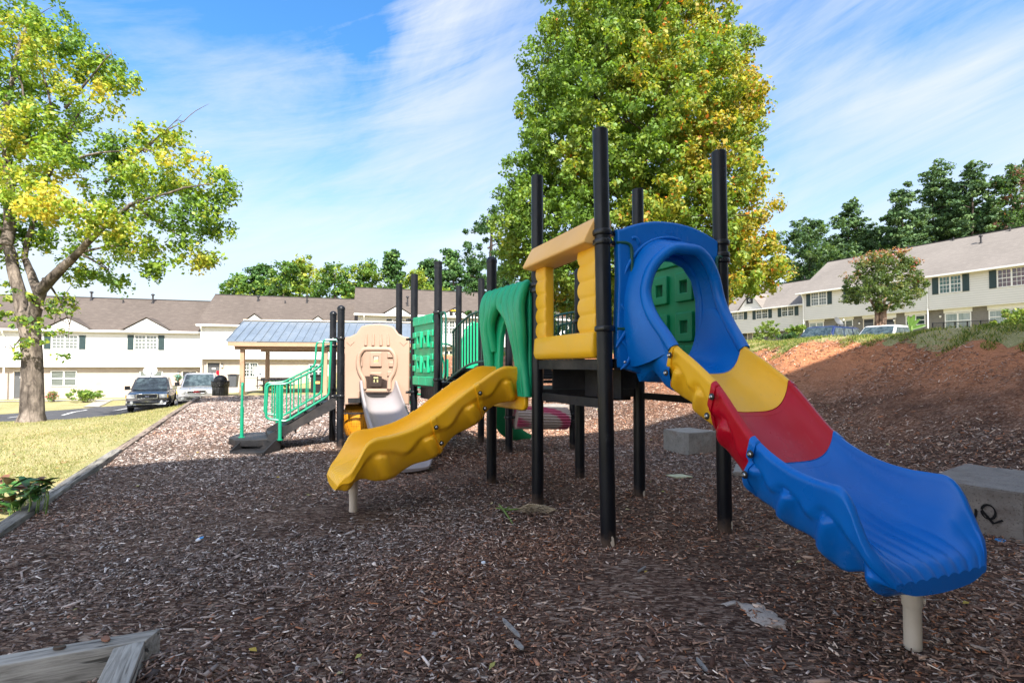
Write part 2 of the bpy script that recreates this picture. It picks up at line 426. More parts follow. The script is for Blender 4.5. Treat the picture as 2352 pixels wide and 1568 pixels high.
def near(a, b): return lambda x, y, m, q, r: (np.hypot(x, y) > a) & (np.hypot(x, y) <= b) & (np.sin(x * 1.3 + 2 * np.sin(y * .9)) * np.sin(y * 1.1 + np.sin(x * .7)) + r.uniform(0, 1.6, len(x)) > .08 + .8 * worn(x, y) + .2 * (np.sin(x * 3.1 + y) * np.sin(y * 2.7) > .3) + .62 * S((m - 9.6) / 4))
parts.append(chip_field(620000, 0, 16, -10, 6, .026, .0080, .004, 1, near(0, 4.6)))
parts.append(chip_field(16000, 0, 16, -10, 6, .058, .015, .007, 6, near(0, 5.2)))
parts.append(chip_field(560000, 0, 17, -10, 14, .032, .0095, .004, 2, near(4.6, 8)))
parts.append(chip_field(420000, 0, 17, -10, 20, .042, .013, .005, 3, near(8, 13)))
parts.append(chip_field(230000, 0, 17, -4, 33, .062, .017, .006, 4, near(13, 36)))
vs = []; fs = []; cs = []; b = 0
for v_, f_, c_ in parts: vs.append(v_); fs.append(f_ + b); cs.append(c_); b += len(v_)
print('chips', b // 8)
def mat_attr(name, rough=.8, spec=.2, transl=0, gain=None, hue=None, nscale=0):
    m, nt, p, out = newmat(name); a = nd(nt, 'ShaderNodeVertexColor', layer_name='Col'); c = a.outputs['Color']
    nt.links.new(c, p.inputs['Base Color']); p.inputs['Roughness'].default_value = rough; p.inputs['Specular IOR Level'].default_value = spec
    if transl:
        t = nd(nt, 'ShaderNodeBsdfTranslucent'); ms_ = nd(nt, 'ShaderNodeMixShader'); ms_.inputs[0].default_value = transl
        b2 = mix(nt, c, (1.6, 1.5, .6), 1, 'MULTIPLY')
        nt.links.new(b2, t.inputs['Color']); nt.links.new(p.outputs[0], ms_.inputs[1]); nt.links.new(t.outputs[0], ms_.inputs[2]); nt.links.new(ms_.outputs[0], out.inputs['Surface'])
    return m
M['chip'] = mat_attr('weathered_wood_chips', .85, .2)
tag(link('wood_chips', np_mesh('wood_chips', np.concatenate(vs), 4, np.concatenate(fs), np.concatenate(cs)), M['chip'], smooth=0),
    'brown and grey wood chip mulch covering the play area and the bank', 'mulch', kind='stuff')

# fallen leaves: stuff
r = np.random.default_rng(77); n = 5200; m = r.uniform(-13, 17, n); q = r.uniform(-8, 26, n); x, y = xy(m, q)
k = (y > 1.2) & (np.abs(x) < y * 1.1) & (r.random(n) < np.where(m < 0, .9, np.where(m > 10, .5, .22))) & ((m < 0) | (q < 21)) & (np.abs(m + .07) > .12)
m, q, x, y = m[k], q[k], x[k], y[k]; n = len(m); z = zmq(m, q) + np.where(m < 0, .022, .024)
yaw = r.uniform(0, 2 * pi, n); s_ = r.uniform(.022, .05, n)[:, None] / 2
ux = np.stack([np.cos(yaw), np.sin(yaw), r.normal(0, .2, n)], -1); uy = np.stack([-np.sin(yaw), np.cos(yaw), r.normal(0, .2, n)], -1); c = np.stack([x, y, z], -1)
v = np.stack([c - ux * s_ * 1.3, c - uy * s_ * .8 + [0, 0, .004], c + ux * s_ * 1.3, c + uy * s_ * .8 + [0, 0, .006]], 1).reshape(-1, 3)
pal = np.array([[.42, .30, .06], [.30, .17, .06], [.20, .10, .05], [.35, .33, .10], [.45, .38, .20]]); cc = np.repeat(pal[r.integers(0, 5, n)] * r.uniform(.7, 1.2, (n, 1)), 4, 0)
tag(link('fallen_leaves', np_mesh('fallen_leaves', v, 4, np.arange(n * 4).reshape(n, 4), cc), M['chip'], smooth=0), 'small yellow and brown fallen leaves strewn over lawn and mulch', 'leaves', kind='stuff')
# grass blades: stuff
def blades(name, m, q, h, w, cols, seed, label, lean=.5, dz=0):
    r = np.random.default_rng(seed); k = len(m); x, y = xy(m, q); z = zmq(m, q) + dz
    yaw = r.uniform(0, 2 * pi, k); hh = h * r.lognormal(0, .3, k); ww = w * r.uniform(.6, 1.3, k)
    ln = r.normal(0, lean, (k, 2)) * hh[:, None]
    d = np.stack([np.cos(yaw), np.sin(yaw), 0 * yaw], -1) * ww[:, None]
    c = np.stack([x, y, z - .005], -1)
    mid = c + np.concatenate([ln * .35, (hh * .6)[:, None]], 1); tip = c + np.concatenate([ln, hh[:, None]], 1)
    vs = np.stack([c - d, c + d, mid + d * .6, tip, mid - d * .6], 1).reshape(-1, 3)
    b = (np.arange(k) * 5)[:, None]
    # triangles written as real triangles
    me = bpy.data.meshes.new(name); nv = len(vs); me.vertices.add(nv); me.vertices.foreach_set('co', vs.astype(np.float32).ravel())
    tri = np.concatenate([np.array([[0, 1, 2], [0, 2, 4], [4, 2, 3]])[None] + b[:, :, None]], 0).reshape(-1, 3)
    me.loops.add(len(tri) * 3); me.loops.foreach_set('vertex_index', tri.astype(np.int32).ravel())
    me.polygons.add(len(tri)); me.polygons.foreach_set('loop_start', np.arange(0, len(tri) * 3, 3, dtype=np.int32)); me.update(calc_edges=True)
    pal = np.array(cols); col = pal[r.integers(0, len(pal), k)] * r.uniform(.7, 1.25, (k, 1))
    at = me.color_attributes.new('Col', 'FLOAT_COLOR', 'POINT'); c4 = np.ones((nv, 4), np.float32); c4[:, :3] = np.repeat(col, 5, 0); at.data.foreach_set('color', c4.ravel())
    tag(link(name, me, M['grass'], smooth=0), label, 'grass', kind='stuff')
M['grass'] = mat_attr('grass_blades', .7, .2, .35)
r = np.random.default_rng(21)
n = 190000; q = 3 + 22 * r.random(n) ** 1.3; m = -16 * r.random(n) ** 1.2 - .16
x, y = xy(m, q); k = (np.abs(x) < y * 1.1) & (y < 27) & (np.sin(x * .9 + 1.5 * np.sin(y * .6)) * np.sin(y * .8) + r.uniform(-.2, 1.4, n) > .1)
blades('lawn_grass', m[k], q[k], .035, .006, [(.18, .215, .07), (.28, .29, .12), (.38, .36, .18), (.48, .42, .25), (.34, .32, .15)], 3, 'short dry yellow green grass growing on the lawn left of the timber edging', .8)
# tufts along the crest
n = 130000; q = r.uniform(-8, 26, n); off = np.abs(r.normal(0, 1, n))
m = crest(q) - .5 + off * 1.7
cl = np.sin(q * 2.3) + np.sin(q * 5.1 + 1) + np.sin(q * 11)
k = (m > crest(q) - .1 - .55 * (cl > .2)) & (r.random(n) < np.clip(.5 + .35 * cl, .15, 1)) & (m < 22)
blades('crest_grass', m[k], q[k], .058, .008, [(.10, .17, .03), (.16, .23, .05), (.30, .31, .09), (.42, .37, .16), (.08, .14, .03)], 4, 'ragged green grass growing along the top edge of the bank', .7)

# ------------------------------------------------------------------ roads and paths
def sheet(name, a, b, c, d, dz, mat, nu=40, nv=10):
    """bilinear patch a-b (near edge) to d-c (far edge), draped on the terrain"""
    a, b, c, d = [np.array(p[:2], float) for p in (a, b, c, d)]
    U, W = np.meshgrid(np.linspace(0, 1, nu + 1), np.linspace(0, 1, nv + 1), indexing='ij')
    pt = (a * ((1 - U) * (1 - W))[..., None] + b * (U * (1 - W))[..., None] + c * (U * W)[..., None] + d * ((1 - U) * W)[..., None])
    m, q = mq(pt[..., 0], pt[..., 1]); z = zmq(m, q) + dz
    vs = np.concatenate([pt, z[..., None]], -1).reshape(-1, 3); idx = np.arange((nu + 1) * (nv + 1)).reshape(nu + 1, nv + 1)
    fs = np.stack([idx[:-1, :-1], idx[1:, :-1], idx[1:, 1:], idx[:-1, 1:]], -1).reshape(-1, 4)
    return tag(link(name, np_mesh(name, vs, 4, fs), mat, smooth=180), kind='structure')
M['asphalt'] = vary('asphalt', (.075, .075, .080), .2, 2, .85, .3, 150, .4, fine=.3)
M['concrete'] = vary('concrete', (.36, .33, .29), .14, 1.5, .8, .3, 90, .3, fine=.2)
M['paint'] = vary('white_road_paint', (.7, .7, .68), .1, 4, .6, .3)
E = V((.96, .277, 0)).normalized()          # direction of the left houses
EN = V((.277, -.96, 0)).normalized()        # their front normal, towards the playground
Bo = V((-39.5, 38.6, 0))                    # a point of the left facade line
def lf(k, n): p = Bo + E * k + EN * n; return (p.x, p.y)
sheet('parking_lot', (-20, 6), (-16.4, 36), (-24.3, 38), (-31.5, 11), .03, M['asphalt'], 90, 16)
sheet('sidewalk', lf(-40, 3.2), lf(12, 3.0), lf(12, 1.9), lf(-40, 2.1), .03, M['concrete'], 80, 3)
g = [Gt(*p) for p in ((190, 935), (228, 935), (262, 918), (226, 918))]
sheet('path', g[0], g[1], g[2], g[3], .035, M['concrete'], 8, 8)
for (x0, y0, x1, y1) in ((20, 961, 76, 952), (143, 955, 199, 942.5), (262, 944.5, 300, 937.5), (380, 937, 410, 930)):
    a = Gt(x0, y0); b = Gt(x1, y1); w = V((.05, 0, 0)) + V((0, .04, 0))
    sheet('parking_line', a - w, a + w, b + w, b - w, .045, M['paint'], 1, 14)
# far parking behind the bank
sheet('road', xy(22, -10), xy(22, 60), xy(33.5, 60), xy(33.5, -10), .03, M['asphalt'], 60, 12)
# ------------------------------------------------------------------ play structure
PS = thing('play_structure', 'play structure with black posts, multicoloured slides and green panels standing on the mulch', 'play structure', (0.5, 7.0, 0))
def a2(v, z=0): return V((v[0], v[1], z))
au = V((.9306, .366, 0)); bu = V((-.4175, .9087, 0))      # deck grid directions
def post_at(vx, vy): g = G(vx, vy, 0); return V((g.x, g.y, 0))
pA = post_at(1398, 1254); pB = post_at(1235, 1158); pC = post_at(1665, 1217); pD = post_at(1469, 1143)
pH = post_at(1129, 1110); pE = post_at(1332, 1098); pG = post_at(1169, 1040); pF = post_at(1316, 1031)
pK = post_at(1005, 1050); pI = post_at(1105, 1015); pJ = post_at(1053, 1001)
def by_top(vx, vy, ztop):
    # position of a post whose top (height ztop) shows at this pixel
    d = ray(vx, vy); p = CAM + d * ((ztop - CAMZ) / d.z); return V((p.x, p.y, 0))
pL = by_top(952, 630, 3.13); pM = by_top(917, 652, 3.13)
pT = post_at(781, 1029); pU = post_at(763, 1013)
def post(p, ztop, cap='flat', lean=(0, 0), clamps=()):
    mb = MB(); r = .0635
    top = V((p.x + lean[0], p.y + lean[1], ztop)); bot = V((p.x, p.y, -.1)); ax = (top - bot).normalized(); L = (top - bot).length
    prof = [(r, 0), (r, L - (.05 if cap == 'dome' else .006))]
    if cap == 'dome':
        mb.lathe(bot, [(r, 0), (r, L - .06)], 28, ax)
        mb.lathe(bot, [(r + .006, L - .075)] + [((r + .006) * cos(t), L - .055 + .062 * sin(t)) for t in np.linspace(0, pi / 2, 8)], 28, ax)
    elif cap == 'sleeve':
        mb.lathe(bot, [(r, 0), (r, L - .004), (r - .004, L)], 28, ax); mb.lathe(bot, [(r, L - .10), (r + .004, L - .098), (r + .004, L - .07), (r, L - .068)], 28, ax)
        mb.lathe(bot, [(r + .004, L - .03), (r + .006, L - .028), (r + .006, L + .002), (r, L + .004)], 28, ax)
    else:
        mb.lathe(bot, [(r, 0), (r, L - .004), (r - .004, L), (r - .012, L), (r - .012, L - .02)], 28, ax)
    o = mb.build('post', M['post'], PS)
    if clamps:
        for z, dirs in clamps:
            cm = MB(); c = bot + ax * ((z + .1) / ax.z)
            cm.lathe(c - ax * .024, [(r + .002, 0), (r + .013, .003), (r + .017, .012), (r + .017, .036), (r + .013, .045), (r + .002, .048)], 24, ax)
            for dd in dirs:
                dd = dd.normalized(); sd = dd.cross(V((0, 0, 1)))
                cm.obox(c + dd * (r + .035), dd * .028, sd * .016, V((0, 0, .020)))
                cm.lathe(c + dd * (r + .045) - sd * .022, [(.008, 0), (.008, .044)], 8, sd)
                cm.lathe(c + dd * (r + .055), [(.020, 0), (.020, .03)], 12, dd)
            cm.build('clamp', M['clamp'], o)
    return o
side = -au
post(pA, P(1380, 299, pA.y).z, 'flat', (-.055, 0), ((2.57, (bu, au)), (2.49, (au, bu)), (1.775, (au,))))
post(pB, P(1235, 405, pB.y).z, 'flat', (0, 0), ((2.66, (-bu,)), (2.335, (bu,)), (2.27, (-bu,))))
post(pC, P(1655, 349, pC.y).z, 'flat', (-.02, 0), ((2.58, (-au,)), (2.47, (-au,)), (2.42, (-au,))))
post(pD, P(1469, 436, pD.y).z, 'flat', (0, 0), ((2.3, (-bu,)),))
oH = post(pH, P(1128, 590, pH.y).z, 'dome', (0, 0), ((2.27, (-bu,)), (2.12, (bu,)), (1.42, (bu,))))
post(pE, 2.75, 'dome', (0, 0), ((2.05, (bu,)),))
post(pG, P(1172, 655, pG.y).z, 'dome', (0, 0), ((2.1, (-bu,)), (.60, (au,))))
post(pF, 1.35, 'dome', (0, 0), ((.62, (-au,)), (.50, (-au,))))
post(pK, P(1003, 602, pK.y).z, 'sleeve', (0, 0), ((2.33, (-bu, )), (1.25, (-bu,))))
post(pI, P(1107, 640, pI.y).z); post(pJ, P(1057, 657, pJ.y).z)
post(pL, 3.13, 'flat', (0, 0), ((2.3, (-bu, -au)), (1.95, (-au,)), (1.0, (-au,)))); post(pM, 3.13)
post(pT, P(785, 702, pT.y).z, 'dome', (0, 0), ((1.96, (au, -au)), (.93, (-au,)))); post(pU, P(763, 715, pU.y).z, 'dome', (0, 0), ((1.86, (-au,)),))
# chipped paint and concrete showing at the foot of posts
for p, dd in ((pA, V((.35, -.95, 0))), (pC, V((.7, -.7, 0))), (pD, V((.6, -.8, 0)))):
    mb = MB(); dd = dd.normalized(); t = dd.cross(V((0, 0, 1))); r0 = .0655; rr = random.Random(int(p.x * 100))
    pts = []
    n = 14
    for i in range(n):
        a = 2 * pi * i / n; rad = .024 * rr.uniform(.6, 1.2); lx = rad * cos(a) * .8; lz = .055 + rad * sin(a) * 2.0
        ang = lx / r0; pts.append(V((p.x, p.y, lz)) + dd * (cos(ang) * r0) + t * (sin(ang) * r0))
    mb.add(pts, [tuple(range(n))]); mb.build('chipped_patch', M['cream'], PS, smooth=0)

# ---- decks
def deck(corners, z, name='deck', drop=.09, inset=.0, holes=(0,)):
    mb = MB(); c = [V((p.x, p.y, 0)) for p in corners]
    cen = sum(c, V()) / 4
    cc = [cen + (p - cen) * .93 for p in c]
    mb.add([p + V((0, 0, z)) for p in cc] + [p + V((0, 0, z - .03)) for p in cc], [(0, 1, 2, 3), (7, 6, 5, 4), (0, 4, 5, 1), (1, 5, 6, 2), (2, 6, 7, 3), (3, 7, 4, 0)])
    for i in range(4):
        p, q_ = c[i], c[(i + 1) % 4]; d = (q_ - p); L = d.length; d.normalize(); nn = V((d.y, -d.x, 0))
        if nn.dot((p + q_) / 2 - cen) < 0: nn = -nn
        mid = (p + q_) / 2 + V((0, 0, z - drop / 2 - .003)) + nn * .0
        mb.obox(mid, d * (L / 2 - .068), nn * .018, V((0, 0, drop / 2)))
        if drop > .085:
            k = 0
            while k < 12:
                xk = -L / 2 + .12 + (L - .24) * k / 11
                if i in holes: mb.lathe(mid + d * xk + V((0, 0, .01)) + nn * .0165, [(.0065, 0), (.0065, .003)], 8, nn)
                k += 1
    return mb.build(name, M['deck'], PS, smooth=30)
deck([pA, pC, pD, pB], 1.53); deck([pB, pD, pE, pH], 1.22)
deck([pK, pG, pI, pL], 1.20); deck([pL, pI, pJ, pM], 1.20, drop=.08); deck([pT, pL, pM, pU], .92)
# risers between decks
mb = MB(); d = (pD - pB); mid = (pB + pD) / 2; mb.obox(mid + bu * -.10 + V((0, 0, 1.33)), d * .40, bu * .012, V((0, 0, .105)))
mb.obox((pA + pC) / 2 * .0 + (pA + pB) / 2 * 1.0 + au * .38 + V((0, 0, 1.30)), bu * .30, au * .01, V((0, 0, .135)))
mb.build('riser', M['deck'], PS, smooth=30)
mb = MB(); mb.obox((pA + pB) / 2 + V((0, 0, 1.15)) + au * .02, bu * .52, au * .02, V((0, 0, .04))); mb.obox((pB + pD) / 2 + V((0, 0, 1.125)) - bu * .0, au * .52, bu * .02, V((0, 0, .04)))
mb.obox((pC + pD) / 2 + V((0, 0, 1.14)), bu * .50, au * .02, V((0, 0, .035)))
mb.build('beam', M['deck'], PS, smooth=30)
mb = MB(); mb.obox((pK + pL) / 2 + V((0, 0, 1.02)) + au * .05, bu * .46, au * .012, V((0, 0, .12))); mb.obox((pT + pL) / 2 + V((0, 0, .86)), au * .5, bu * .02, V((0, 0, .04))); mb.build('beam', M['deck'], PS, smooth=30)

# ---- slides
def chute_ring(s, c, l, d, zb, zr, w, th=.045, H=.30, grow=0, tilt=.45, rip=0, relief=1, per=.40, ph=.30, lobe=(.05, .07), sca=.02):
    """closed cross-section loop at distance s"""
    b = zb(s); rm = zr(s); ww = w(s); h = max(rm - b, .012); pts = []
    n = 66
    def put(lat, z, back=0): pts.append(V((c.x, c.y, 0)) + d * (s + back) + l * lat + V((0, 0, z)))
    for i in range(n + 1):
        u = -1 + 2 * i / n; au_ = abs(u)
        lat = ww * (1 - (1 - au_) ** 1.35) * (1 if u > 0 else -1); z = b + h * (au_ ** 3.4)
        z -= grow * .5 * (1 if au_ < .999 else 0)
        if rip: z += rip * (abs(cos(pi * lat / (ww / 4.0))) ** .6) * max(0, 1 - au_ ** 8)
        put(lat, z)
    def wall(sg):
        seq = []
        lw = min(.045, h * .5 + .012) + grow
        for k in range(5):
            t = pi / 2 * k / 4; seq.append((ww + lw * .15 + lw * sin(t) * .85, rm + lw * .35 * cos(t) * (1 if h > .03 else .4) - (1 - cos(t)) * .012, 0))
        HH = H + relief * sca * (H > .2) * cos(2 * pi * (s + .06 - ph) / per)
        for k in range(1, 21):
            f = k / 20
            z = rm - .012 - HH * f
            lat = ww + lw - .012 * sin(f * pi) - .13 * max(0, f - .45) ** 1.6 * 2
            if relief:
                hb = .40 - .12 * cos(2 * pi * (s + .04 - ph) / per) + .03 * sin(4 * pi * s / per)
                lat -= .034 * relief / (1 + math.exp((hb - f) * 48))
                for sc in np.arange(ph - 2 * per, 2.4, per):
                    e = math.exp(-((s + .10 * f - sc) / lobe[0]) ** 4); g = float(S((f - hb - .015) / .07) * (1 - .6 * S((f - .90) / .10)))
                    lat += lobe[1] * relief * e * g
            seq.append((lat, z, -tilt * HH * f))
        return seq
    wl = wall(1)
    for lat, z, bk in wl: put(lat, z, bk)
    zl = wl[-1][1]; latl = wl[-1][0]; bk = wl[-1][2]
    und = min(b - .035, zl)
    for k in range(1, 6):
        u = 1 - 2 * k / 6; put(latl * u, zl + (und - zl) * 0 - .012 * (1 - u * u), bk)
    for lat, z, bk in reversed(wl): put(-lat, z, bk)
    return pts
def chute(mb, s0, s1, ds=.022, **kw):
    n = max(1, int(round((s1 - s0) / ds))); rings = []
    H = kw.pop('H'); rip = kw.pop('rip', lambda s: 0); tl = kw.pop('tiltf', lambda s: .45); g = kw.pop('grow', 0); endcap = kw.pop('endcap', False)
    for i in range(n + 1):
        tt = i / n; s = s0 + (s1 - s0) * tt
        if g and i == 0: rings.append(chute_ring(s, H=H(s), rip=rip(s), tilt=tl(s), grow=-.002, **kw))
        rings.append(chute_ring(s, H=H(s), rip=rip(s), tilt=tl(s), grow=g, **kw))
        if g and i == n: rings.append(chute_ring(s, H=H(s), rip=rip(s), tilt=tl(s), grow=-.002, **kw))
    mb.loft(rings, cap=False)
    if endcap: mb.add(rings[-1], [tuple(range(len(rings[-1])))])
    return mb
def bolts(par, pts, dr):
    for p in pts:
        mb = MB(); mb.lathe(p, [(.013, -.004), (.013, .004), (.008, .008), (.008, .012)], 8, dr); mb.build('bolt', M['bolt'], par)

# blue / yellow / red slide between A and C, running towards the camera
ln = (pC - pA).normalized(); dn = V((ln.y, -ln.x, 0)); c1 = (pA + pC) / 2
DS = c1
zb1 = interp([0, .22, .5, .95, 1.27, 1.5, 1.7, 1.83, 1.93, 1.99, 2.03, 2.05], [1.50, 1.49, 1.41, 1.14, .86, .705, .61, .575, .55, .53, .50, .465])
zr1 = interp([0, .2, .30, .40, .5, .75, .95, 1.27, 1.5, 1.68, 1.79, 1.86, 1.91, 1.95, 1.985, 2.02, 2.05], [2.05, 2.0, 1.86, 1.73, 1.63, 1.475, 1.335, 1.02, .905, .87, .868, .86, .80, .70, .62, .56, .48])
w1 = interp([0, .3, .5, 1.3, 1.7, 1.86, 1.95, 2.0, 2.03, 2.05], [.33, .32, .31, .32, .35, .38, .385, .37, .345, .31])
H1 = interp([0, .3, .5, 1.3, 1.65, 1.82, 1.92, 2.01, 2.05], [.62, .44, .31, .32, .34, .42, .31, .15, .055])
rip1 = interp([1.5, 1.8, 1.95, 2.05], [0, .005, .013, .018])
tl1 = interp([0, .4, 1.3, 1.65, 1.9], [.1, .35, .38, .2, 0])
kw = dict(c=c1, l=ln, d=dn, zb=zb1, zr=zr1, w=w1, per=.235, ph=.17, lobe=(.036, .046), sca=.010)
mb = MB(); chute(mb, 1.262, 2.05, endcap=True, H=H1, rip=rip1, tiltf=tl1, **kw); chute(mb, 1.256, 1.30, H=H1, tiltf=tl1, grow=.010, **kw)
slide1 = mb.build('slide', M['blue'], PS, smooth=60)
mb = MB(); chute(mb, .935, 1.256, H=H1, tiltf=tl1, **kw); chute(mb, .93, .965, H=H1, tiltf=tl1, grow=.010, **kw); mb.build('chute_section', M['red'], slide1, smooth=60, label='red middle section of the slide')
mb = MB(); chute(mb, .506, .928, H=H1, tiltf=tl1, **kw); chute(mb, .50, .535, H=H1, tiltf=tl1, grow=.010, **kw); mb.build('chute_section', M['yellow'], slide1, smooth=60, label='yellow upper section of the slide')
# hood
fr1 = Fr(c1, ln, dn)                  # k = lateral, z up, n = towards the exit
fr1.o = V((c1.x, c1.y, 0))
R = [(-.335, 1.60, .51), (-.345, 1.70, .43), (-.365, 1.83, .32), (-.372, 1.96, .24), (-.36, 2.10, .20), (-.31, 2.25, .205), (-.21, 2.37, .225), (-.08, 2.43, .24), (.08, 2.43, .24), (.21, 2.37, .225), (.31, 2.25, .205), (.36, 2.10, .20), (.372, 1.96, .24), (.365, 1.83, .32), (.345, 1.70, .43), (.335, 1.60, .51)]
B = [(-.40, 1.46, .02), (-.43, 1.56, .02), (-.46, 1.72, .02), (-.47, 1.90, .02), (-.45, 2.10, .02), (-.38, 2.32, .02), (-.27, 2.48, .02), (-.10, 2.55, .02), (.10, 2.55, .02), (.27, 2.48, .02), (.38, 2.32, .02), (.45, 2.10, .02), (.47, 1.90, .02), (.46, 1.72, .02), (.43, 1.56, .02), (.40, 1.46, .02)]
def dense(pts, m=4):
    t = list(range(len(pts))); f = [interp(t, [p[k] for p in pts]) for k in range(3)]
    return [tuple(g(i / m) for g in f) for i in range((len(pts) - 1) * m + 1)]
Rd = dense(R); Bd = dense(B)
mb = MB(); grid = []
for j in range(9):
    t = j / 8; row = []
    for (rk, rz, rn), (bk, bz, bn) in zip(Rd, Bd):
        kf = t ** 1.7; nf = t ** .95
        zz = bz * (1 - kf) + rz * kf; kk = bk * (1 - kf) + rk * kf; nn_ = bn * (1 - nf) + rn * nf
        row.append(fr1(kk, zz, nn_))
    grid.append(row)
mb.loft(grid, cap=False, closed=False)
inn = []
for j in range(6):
    t = j / 5; inn.append([fr1(rk * (1 - .12 * t), rz - .02 * t if rz > 1.9 else rz, rn * (1 - t) + .0 * t) for rk, rz, rn in Rd])
mb.loft(inn[::-1], cap=False, closed=False)
mb.tube([fr1(*p) for p in Rd], .046, 12)
chute(mb, -.02, .503, H=interp([0, .25, .51], [.60, .46, .31]), tiltf=lambda s: .25 * S(s / .5), c=c1, l=ln, d=dn, zb=zb1, zr=interp([0, .2, .30, .40, .5], [1.95, 1.93, 1.83, 1.70, 1.60]), w=interp([0, .3, .51], [.335, .325, .31]), relief=.0)
mb.build('slide_hood', M['blue'], slide1, smooth=60)
# hood panel
L2_ = (pC - pA).length / 2 - .075
out = [(-L2_, 1.46), (-.30, 1.405), (.30, 1.405), (L2_, 1.46), (L2_ + .01, 1.7), (L2_ - .01, 2.2), (L2_, 2.585)] + [(L2_ * u, 2.585 + .125 * (1 - abs(u) ** 2.2)) for u in np.linspace(.92, -.92, 15)] + [(-L2_, 2.60), (-L2_ + .01, 2.2), (-L2_ - .01, 1.7)]
hole = [(.30 * sgnp, zz) for sgnp, zz in [(-1, 1.54), (-1.05, 1.8), (-1.05, 2.05), (-.9, 2.22), (-.6, 2.33), (-.2, 2.375), (.2, 2.375), (.6, 2.33), (.9, 2.22), (1.05, 2.05), (1.05, 1.8), (1, 1.54)]]
me = panel_mesh([out, hole], fr1, .085, .022, .0)
mb = MB(); mb_add_mesh(mb, me)
def groove(pts, r=.017, nn_=.040): mb.tube([fr1(k, z, nn_) for k, z in pts], [r * .2] + [r] * (len(pts) - 2) + [r * .2], 8)
for rad in (.50, .56):
    groove([(rad * cos(t) * .88, 2.02 + rad * .98 * sin(t)) for t in np.linspace(1.25 + rad - .5, 2.75, 16)])
groove([(-.49 + .07 * sin(t * 2), 1.98 - .36 * t / 2) for t in np.linspace(0, 2, 12)])
groove([(-.50 + .09 * (1 - (t - 1) ** 2), 1.68 - .12 * t) for t in np.linspace(0, 2, 10)])
groove([(-.50 + .8 * t, 1.515 - .035 * sin(t * 3)) for t in np.linspace(0, 1, 12)], .009)
groove([(-.36 + .05 * cos(t), 2.50 + .03 * sin(t) * 3 - .05) for t in np.linspace(.3, 2.2, 10)])
mb.tube([fr1(-.02 + .035 * cos(t), 2.62 + .018 * sin(t), .040) for t in np.linspace(0, 2 * pi, 16, endpoint=False)], .004, 6, closed=True)
groove([(.43 + .05 * sin(t * 2), 2.30 + .07 * t) for t in np.linspace(0, 1.6, 8)])
pan = mb.build('slide_panel', M['blue'], slide1, smooth=50)
bolts(slide1, [fr1(-L2_ + .06, 1.50, .045)], dn)
# slide support leg with bracket
g = G(2097, 1486, 0); sp = V((g.x, g.y, -.08))
mb = MB(); mb.lathe(sp, [(.040, 0), (.040, .29), (.041, .292), (.046, .30), (.046, .46)], 24)
mb.lathe(sp + V((.04, -.02, .33)), [(.014, 0), (.014, .012)], 8, V((.8, -.6, 0)))
mb.build('support_leg', M['cream'], slide1)
for s_, sd in ((1.27, -1), (.945, -1), (.515, -1)):
    pts = []
    for dz, bk in ((.07, -.02), (.20, -.065)):
        pts.append(V((c1.x, c1.y, 0)) + dn * (s_ + .045 + bk) + ln * (sd * (w1(s_) + .088)) + V((0, 0, zr1(s_) - dz)))
    bolts(slide1, pts, ln * sd)
    for p_ in pts: MB().lathe(p_ - ln * sd * .006, [(.024, 0), (.022, .006), (.016, .007)], 14, ln * sd).build('bolt_recess', M['clamp'], slide1)

# yellow slide from the side of the second deck
l2 = (pH - pB).normalized(); d2 = -V((l2.y, -l2.x, 0)); c2 = (pH + pB) / 2
zb2 = interp([0, .2, .45, .87, 1.15, 1.4, 1.6, 1.74, 1.86, 1.94, 1.98, 2.0], [1.20, 1.20, 1.12, .90, .74, .61, .53, .485, .455, .435, .41, .36])
zr2 = interp([0, .15, .30, .6, .87, 1.08, 1.31, 1.55, 1.68, 1.76, 1.83, 1.90, 1.96, 2.0], [1.44, 1.45, 1.445, 1.28, 1.105, .955, .845, .79, .775, .73, .61, .50, .445, .375])
w2 = interp([0, 1.3, 1.6, 1.8, 1.9, 1.96, 2.0], [.30, .30, .325, .35, .35, .32, .27])
H2 = interp([0, .3, .5, 1.3, 1.6, 1.72, 1.84, 1.96, 2.0], [.36, .34, .33, .34, .38, .36, .22, .12, .05])
rip2 = interp([1.3, 1.6, 1.8, 1.95], [0, .006, .015, .018])
tl2 = interp([0, .4, 1.2, 1.6, 1.8], [0, .38, .38, .2, 0])
if d2.dot(au) > 0: d2 = -d2
kw = dict(c=c2, l=l2, d=d2, zb=zb2, zr=zr2, w=w2, per=.45, ph=.33, lobe=(.052, .056), sca=.022)
mb = MB(); chute(mb, -.02, 2.0, endcap=True, H=H2, rip=rip2, tiltf=tl2, **kw)
for s_ in (.60, 1.08): chute(mb, s_, s_ + .045, ds=.009, H=H2, tiltf=tl2, grow=.017, **kw)
fr2 = Fr((c2.x, c2.y, 0), l2, d2)
mb_add_mesh(mb, panel_mesh([rrect(-.40, .98, .40, 1.25, .07)], fr2, .06, .02, .05))
slide2 = mb.build('slide', M['orange'], PS, smooth=60, label='yellow slide running left from under the green arch')
g = G(811, 1174, 0); sp = V((g.x, g.y, -.08))
mb = MB(); mb.lathe(sp, [(.040, 0), (.040, .26), (.046, .262), (.046, .46)], 24); mb.build('support_leg', M['cream'], slide2)
for s_ in (.62, 1.10):
    pts = [V((c2.x, c2.y, 0)) + d2 * (s_ + bk) - l2 * (w2(s_) + .085) + V((0, 0, zr2(s_) - dz)) for dz, bk in ((.08, -.02), (.24, -.075))]
    bolts(slide2, pts, -l2)
    for p_ in pts: MB().lathe(p_ + l2 * .006, [(.024, 0), (.022, .006), (.016, .007)], 14, -l2).build('bolt_recess', M['clamp'], slide2)

